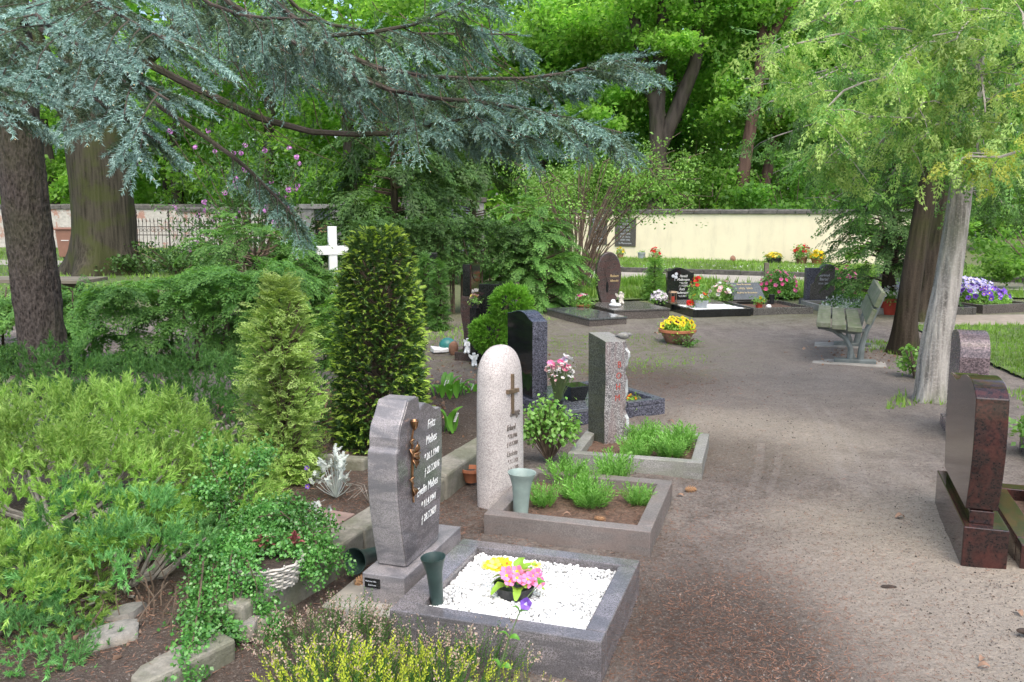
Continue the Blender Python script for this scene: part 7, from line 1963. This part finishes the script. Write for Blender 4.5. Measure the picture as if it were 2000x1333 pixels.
# ---- heather in the foreground
HT = [t_stem(34, .10, .030, 540 + i, .9, .010, 1) for i in range(3)]
HG = [t_stem(30, .10, .030, 545 + i, .9, .010) for i in range(3)]
def heather(label, loc, r, h, n, mats, T, flowers=0):
    t = thing('heather', label, 'shrub', loc, 0, 'heathers along the bottom edge')
    a = rng.uniform(0, 6.283, n); s = np.sqrt(rng.uniform(0, 1, n))
    P = np.stack([np.cos(a) * s * r[0], np.sin(a) * s * r[1], np.zeros(n)], 1)
    D = norm(np.stack([np.cos(a) * s * .55, np.sin(a) * s * .55, np.ones(n)], 1) + rng.normal(size=(n, 3)) * .22)
    hh = h * rng.uniform(.55, 1.1, n) * (1 - .25 * s)
    V, F, Mi = join([scatter(t_, frames(D[i::3], rand_dirs(1)[0]), P[i::3], hh[i::3]) for i, t_ in enumerate(T)])
    link('foliage', mesh_arrays('foliage', V, F, mats, Mi), t)
    if flowers:
        j = rng.integers(0, n, flowers * 10); j = np.repeat(j[:flowers], 10)
        Q_ = P[j] + D[j] * (hh[j] * rng.uniform(.70, 1.04, len(j)))[:, None] + rng.normal(size=(len(j), 3)) * .006
        V, F, Mi = scatter(t_leaves(2, .6, .5, 7, .5), frames(rand_dirs(len(Q_))), Q_, .012)
        tag(link('flowers', mesh_arrays('flowers', V, F, M['heather_flower']), t), kind='stuff')
    return t
hy = [M['heather_tip'], M['heather_tip']]; hg_ = [M['heather'], M['heather_tip']]
heather('yellow tipped heather at the very front left', (-.55, 2.62, 0), (.22, .15), .25, 230, hg_, HT, 40)
heather('yellow tipped heather at the front in the middle', (-.27, 2.62, 0), (.21, .14), .22, 190, hg_, HT, 30)
heather('pinkish flowering heather beside the violet plinth', (-.66, 2.98, 0), (.22, .20), .20, 210, hg_, HG, 170)
heather('pink flowering heather against the pebble border', (-.22, 2.86, 0), (.28, .08), .20, 130, hg_, HG, 110)
heather('sprig of heather at the bottom right of the front clump', (.02, 2.66, 0), (.12, .10), .12, 50, hg_, HT, 10)
heather('small yellow green heather behind the basket', (-1.16, 3.98, .10), (.12, .06), .16, 60, hg_, HT)
# periwinkle stem
pw = thing('periwinkle', 'periwinkle shoot with one violet flower before the pebble border', 'plant', (-.06, 2.70, 0))
pts = [(0, 0, 0), (.02, .01, .10), (.05, .02, .20), (.085, .03, .285), (.115, .06, .33), (.15, .08, .36)]
MB().tube(pts, [.003, .0028, .0025, .0022, .002, .0015], 5).build('stem', M['stem_green'], pw, True)
vl = leaf_mesh(.045, .026, M['lily'], 0, .18, .3)
for i, (p, a, e) in enumerate(((pts[1], 2.6, .2), (pts[1], -.4, .1), (pts[2], 3.0, .3), (pts[2], -.2, -.1), (pts[3], 2.8, .4), (pts[3], -.3, .3), (pts[5], 1.8, .7), (pts[5], 0, .4))):
    o = link('leaf', vl, pw); o.location = p; o.rotation_euler = (.3, -e, a); s = 1.1 - .07 * i; o.scale = (s, s, s)
put_blossom(blossom_mesh('blossom', [M['p_violet'], M['p_lavender']], 5, .9, .1), pw, (.105, .03, .315), (.3, -.9, .3), .045)
o = link('broad_leaf', leaf_mesh(.10, .03, M['lily'], 0, .25, .1)); o.location = (-.60, 2.55, .05); o.rotation_euler = (0, -.9, 1.0); tag(o, 'single upright green blade at the bottom edge', 'leaf')

# ================================================================== litter: what nobody could count
def t_needle():
    return tmpl([(0, -.045, 0), (0, .045, 0), (1, 0, .02)], [(0, 1, 2)])
def strew(name, label, spots, n, size, mat, T, cat, lift=.003, tilt=.25, bed=False):
    P = np.concatenate([np.column_stack([rng.normal(cx, sx, int(n * w)), rng.normal(cy, sy, int(n * w))]) for cx, cy, sx, sy, w in spots])
    k = len(P); a = rng.uniform(0, 6.283, k); D = np.stack([np.cos(a), np.sin(a), rng.normal(size=k) * tilt], 1)
    z = gh(P[:, 0], P[:, 1]) + lift
    V, F, Mi = scatter(T, frames(D, None, rng.normal(size=k) * .6), np.column_stack([P, z]), size * rng.uniform(.5, 1.4, k))
    return tag(link(name, mesh_arrays(name, V, F, M[mat])), label, cat, kind='stuff')
strew('needle_litter', 'reddish dry needles strewn over the front path', [(.95, 3.2, .35, .8, .45), (1.35, 3.2, .8, 1.0, .25), (1.2, 5.2, .5, .9, .15), (.62, 2.75, .35, .45, .45)], 20000, .022, 'needle_litter', t_needle(), 'litter')
strew('needle_litter', 'dry needles on the bed between the left shrubs', [(-.9, 4.2, .25, .5, .4), (-1.4, 5.0, .5, .8, .3), (-.25, 4.3, .22, .35, .3), (-1.5, 3.0, .4, .25, .25)], 9000, .025, 'needle_litter', t_needle(), 'litter', .004)
strew('needle_litter', 'dark needles on the earth round the pillar and dark stones', [(.2, 7.6, .8, 1.2, .5), (1.3, 8.2, .6, .6, .5)], 5000, .035, 'needle_litter', t_needle(), 'litter')
CR = tmpl([(-.5, -.3, 0), (.5, -.35, 0), (.3, .5, 0), (0, 0, .6)], [(0, 1, 3), (1, 2, 3), (2, 0, 3)])
strew('soil_crumbs', 'small crumbs and grit over the whole path', [(1.4, 3.6, .7, 1.0, .5), (2.1, 3.3, .4, .9, .15), (1.8, 6.0, .9, 1.4, .35)], 11000, .007, 'crumb', CR, 'grit', .0)
strew('soil_crumbs', 'dark clods on the trodden earth in the middle distance', [(1.6, 6.6, .7, 1.2, .6), (2.4, 8.2, .9, 1.2, .4)], 500, .010, 'humus', CR, 'grit', .0)
strew('soil_crumbs', 'dark earth crumbs on the sand before the red plinth', [(2.1, 3.5, .25, .5, 1.0)], 110, .010, 'humus', CR, 'grit', .0)
LT = t_leaves(1, .9, .6, 3, .2, .25)
strew('leaf_litter', 'pale brown dead leaves heaped between juniper and yew', [(-1.55, 6.4, .35, .35, .6), (-1.25, 6.9, .3, .5, .4)], 2200, .06, 'litter', LT, 'litter', .012, .5)
strew('leaf_litter', 'dry brown leaves under the front juniper', [(-1.55, 3.1, .3, .2, 1.0)], 160, .045, 'litter', LT, 'litter', .008, .4)
strew('leaf_litter', 'scattered brown leaves below the dark trunks', [(4.3, 9.6, .5, .5, .5), (-.6, 8.8, .5, .6, .5)], 500, .05, 'litter', LT, 'litter', .008, .4)
# dry needles in the two planted beds
for nm, (ox, oy, rz, Wd, Ld, z) in (('dry needles over the stele bed', (-.141, 4.165, R(-17.5), .83, .83, .062)), ('dry needles over the pillar bed', (.352, 5.33, R(-16), .83, .74, .052))):
    k = 1600; lx, ly = rng.uniform(.09, Wd - .09, k), rng.uniform(.09, Ld - .09, k)
    X_ = ox + lx * math.cos(rz) - ly * math.sin(rz); Y_ = oy + lx * math.sin(rz) + ly * math.cos(rz); a = rng.uniform(0, 6.283, k)
    V, F, Mi = scatter(t_needle(), frames(np.stack([np.cos(a), np.sin(a), rng.normal(size=k) * .3], 1)), np.column_stack([X_, Y_, np.full(k, z) + rng.uniform(0, .008, k)]), .024 * rng.uniform(.5, 1.4, k))
    tag(link('needle_litter', mesh_arrays('needle_litter', V, F, M['needle_litter'])), nm, 'litter', kind='stuff')
# petals on the lawn by the wall
k = 60; P = rng.uniform((2, 21.5), (9, 25), (k, 2)); P = P[in_poly(P[:, 0], P[:, 1], LAWNS['wall_lawn'])]
V, F, Mi = scatter(t_leaves(5, .6, .5, 9, .8), frames(rand_dirs(len(P))), np.column_stack([P, np.full(len(P), .12)]), .05)
tag(link('daisies', mesh_arrays('daisies', V, F, M['p_white'])), 'white daisies dotted over the wall lawn', 'flowers', kind='stuff')

for o in list(COL.objects):
    if o.name.startswith('inscription') and o.parent and o.parent.get('label', '').find('red vertical') < 0: o['kind'] = 'stuff'
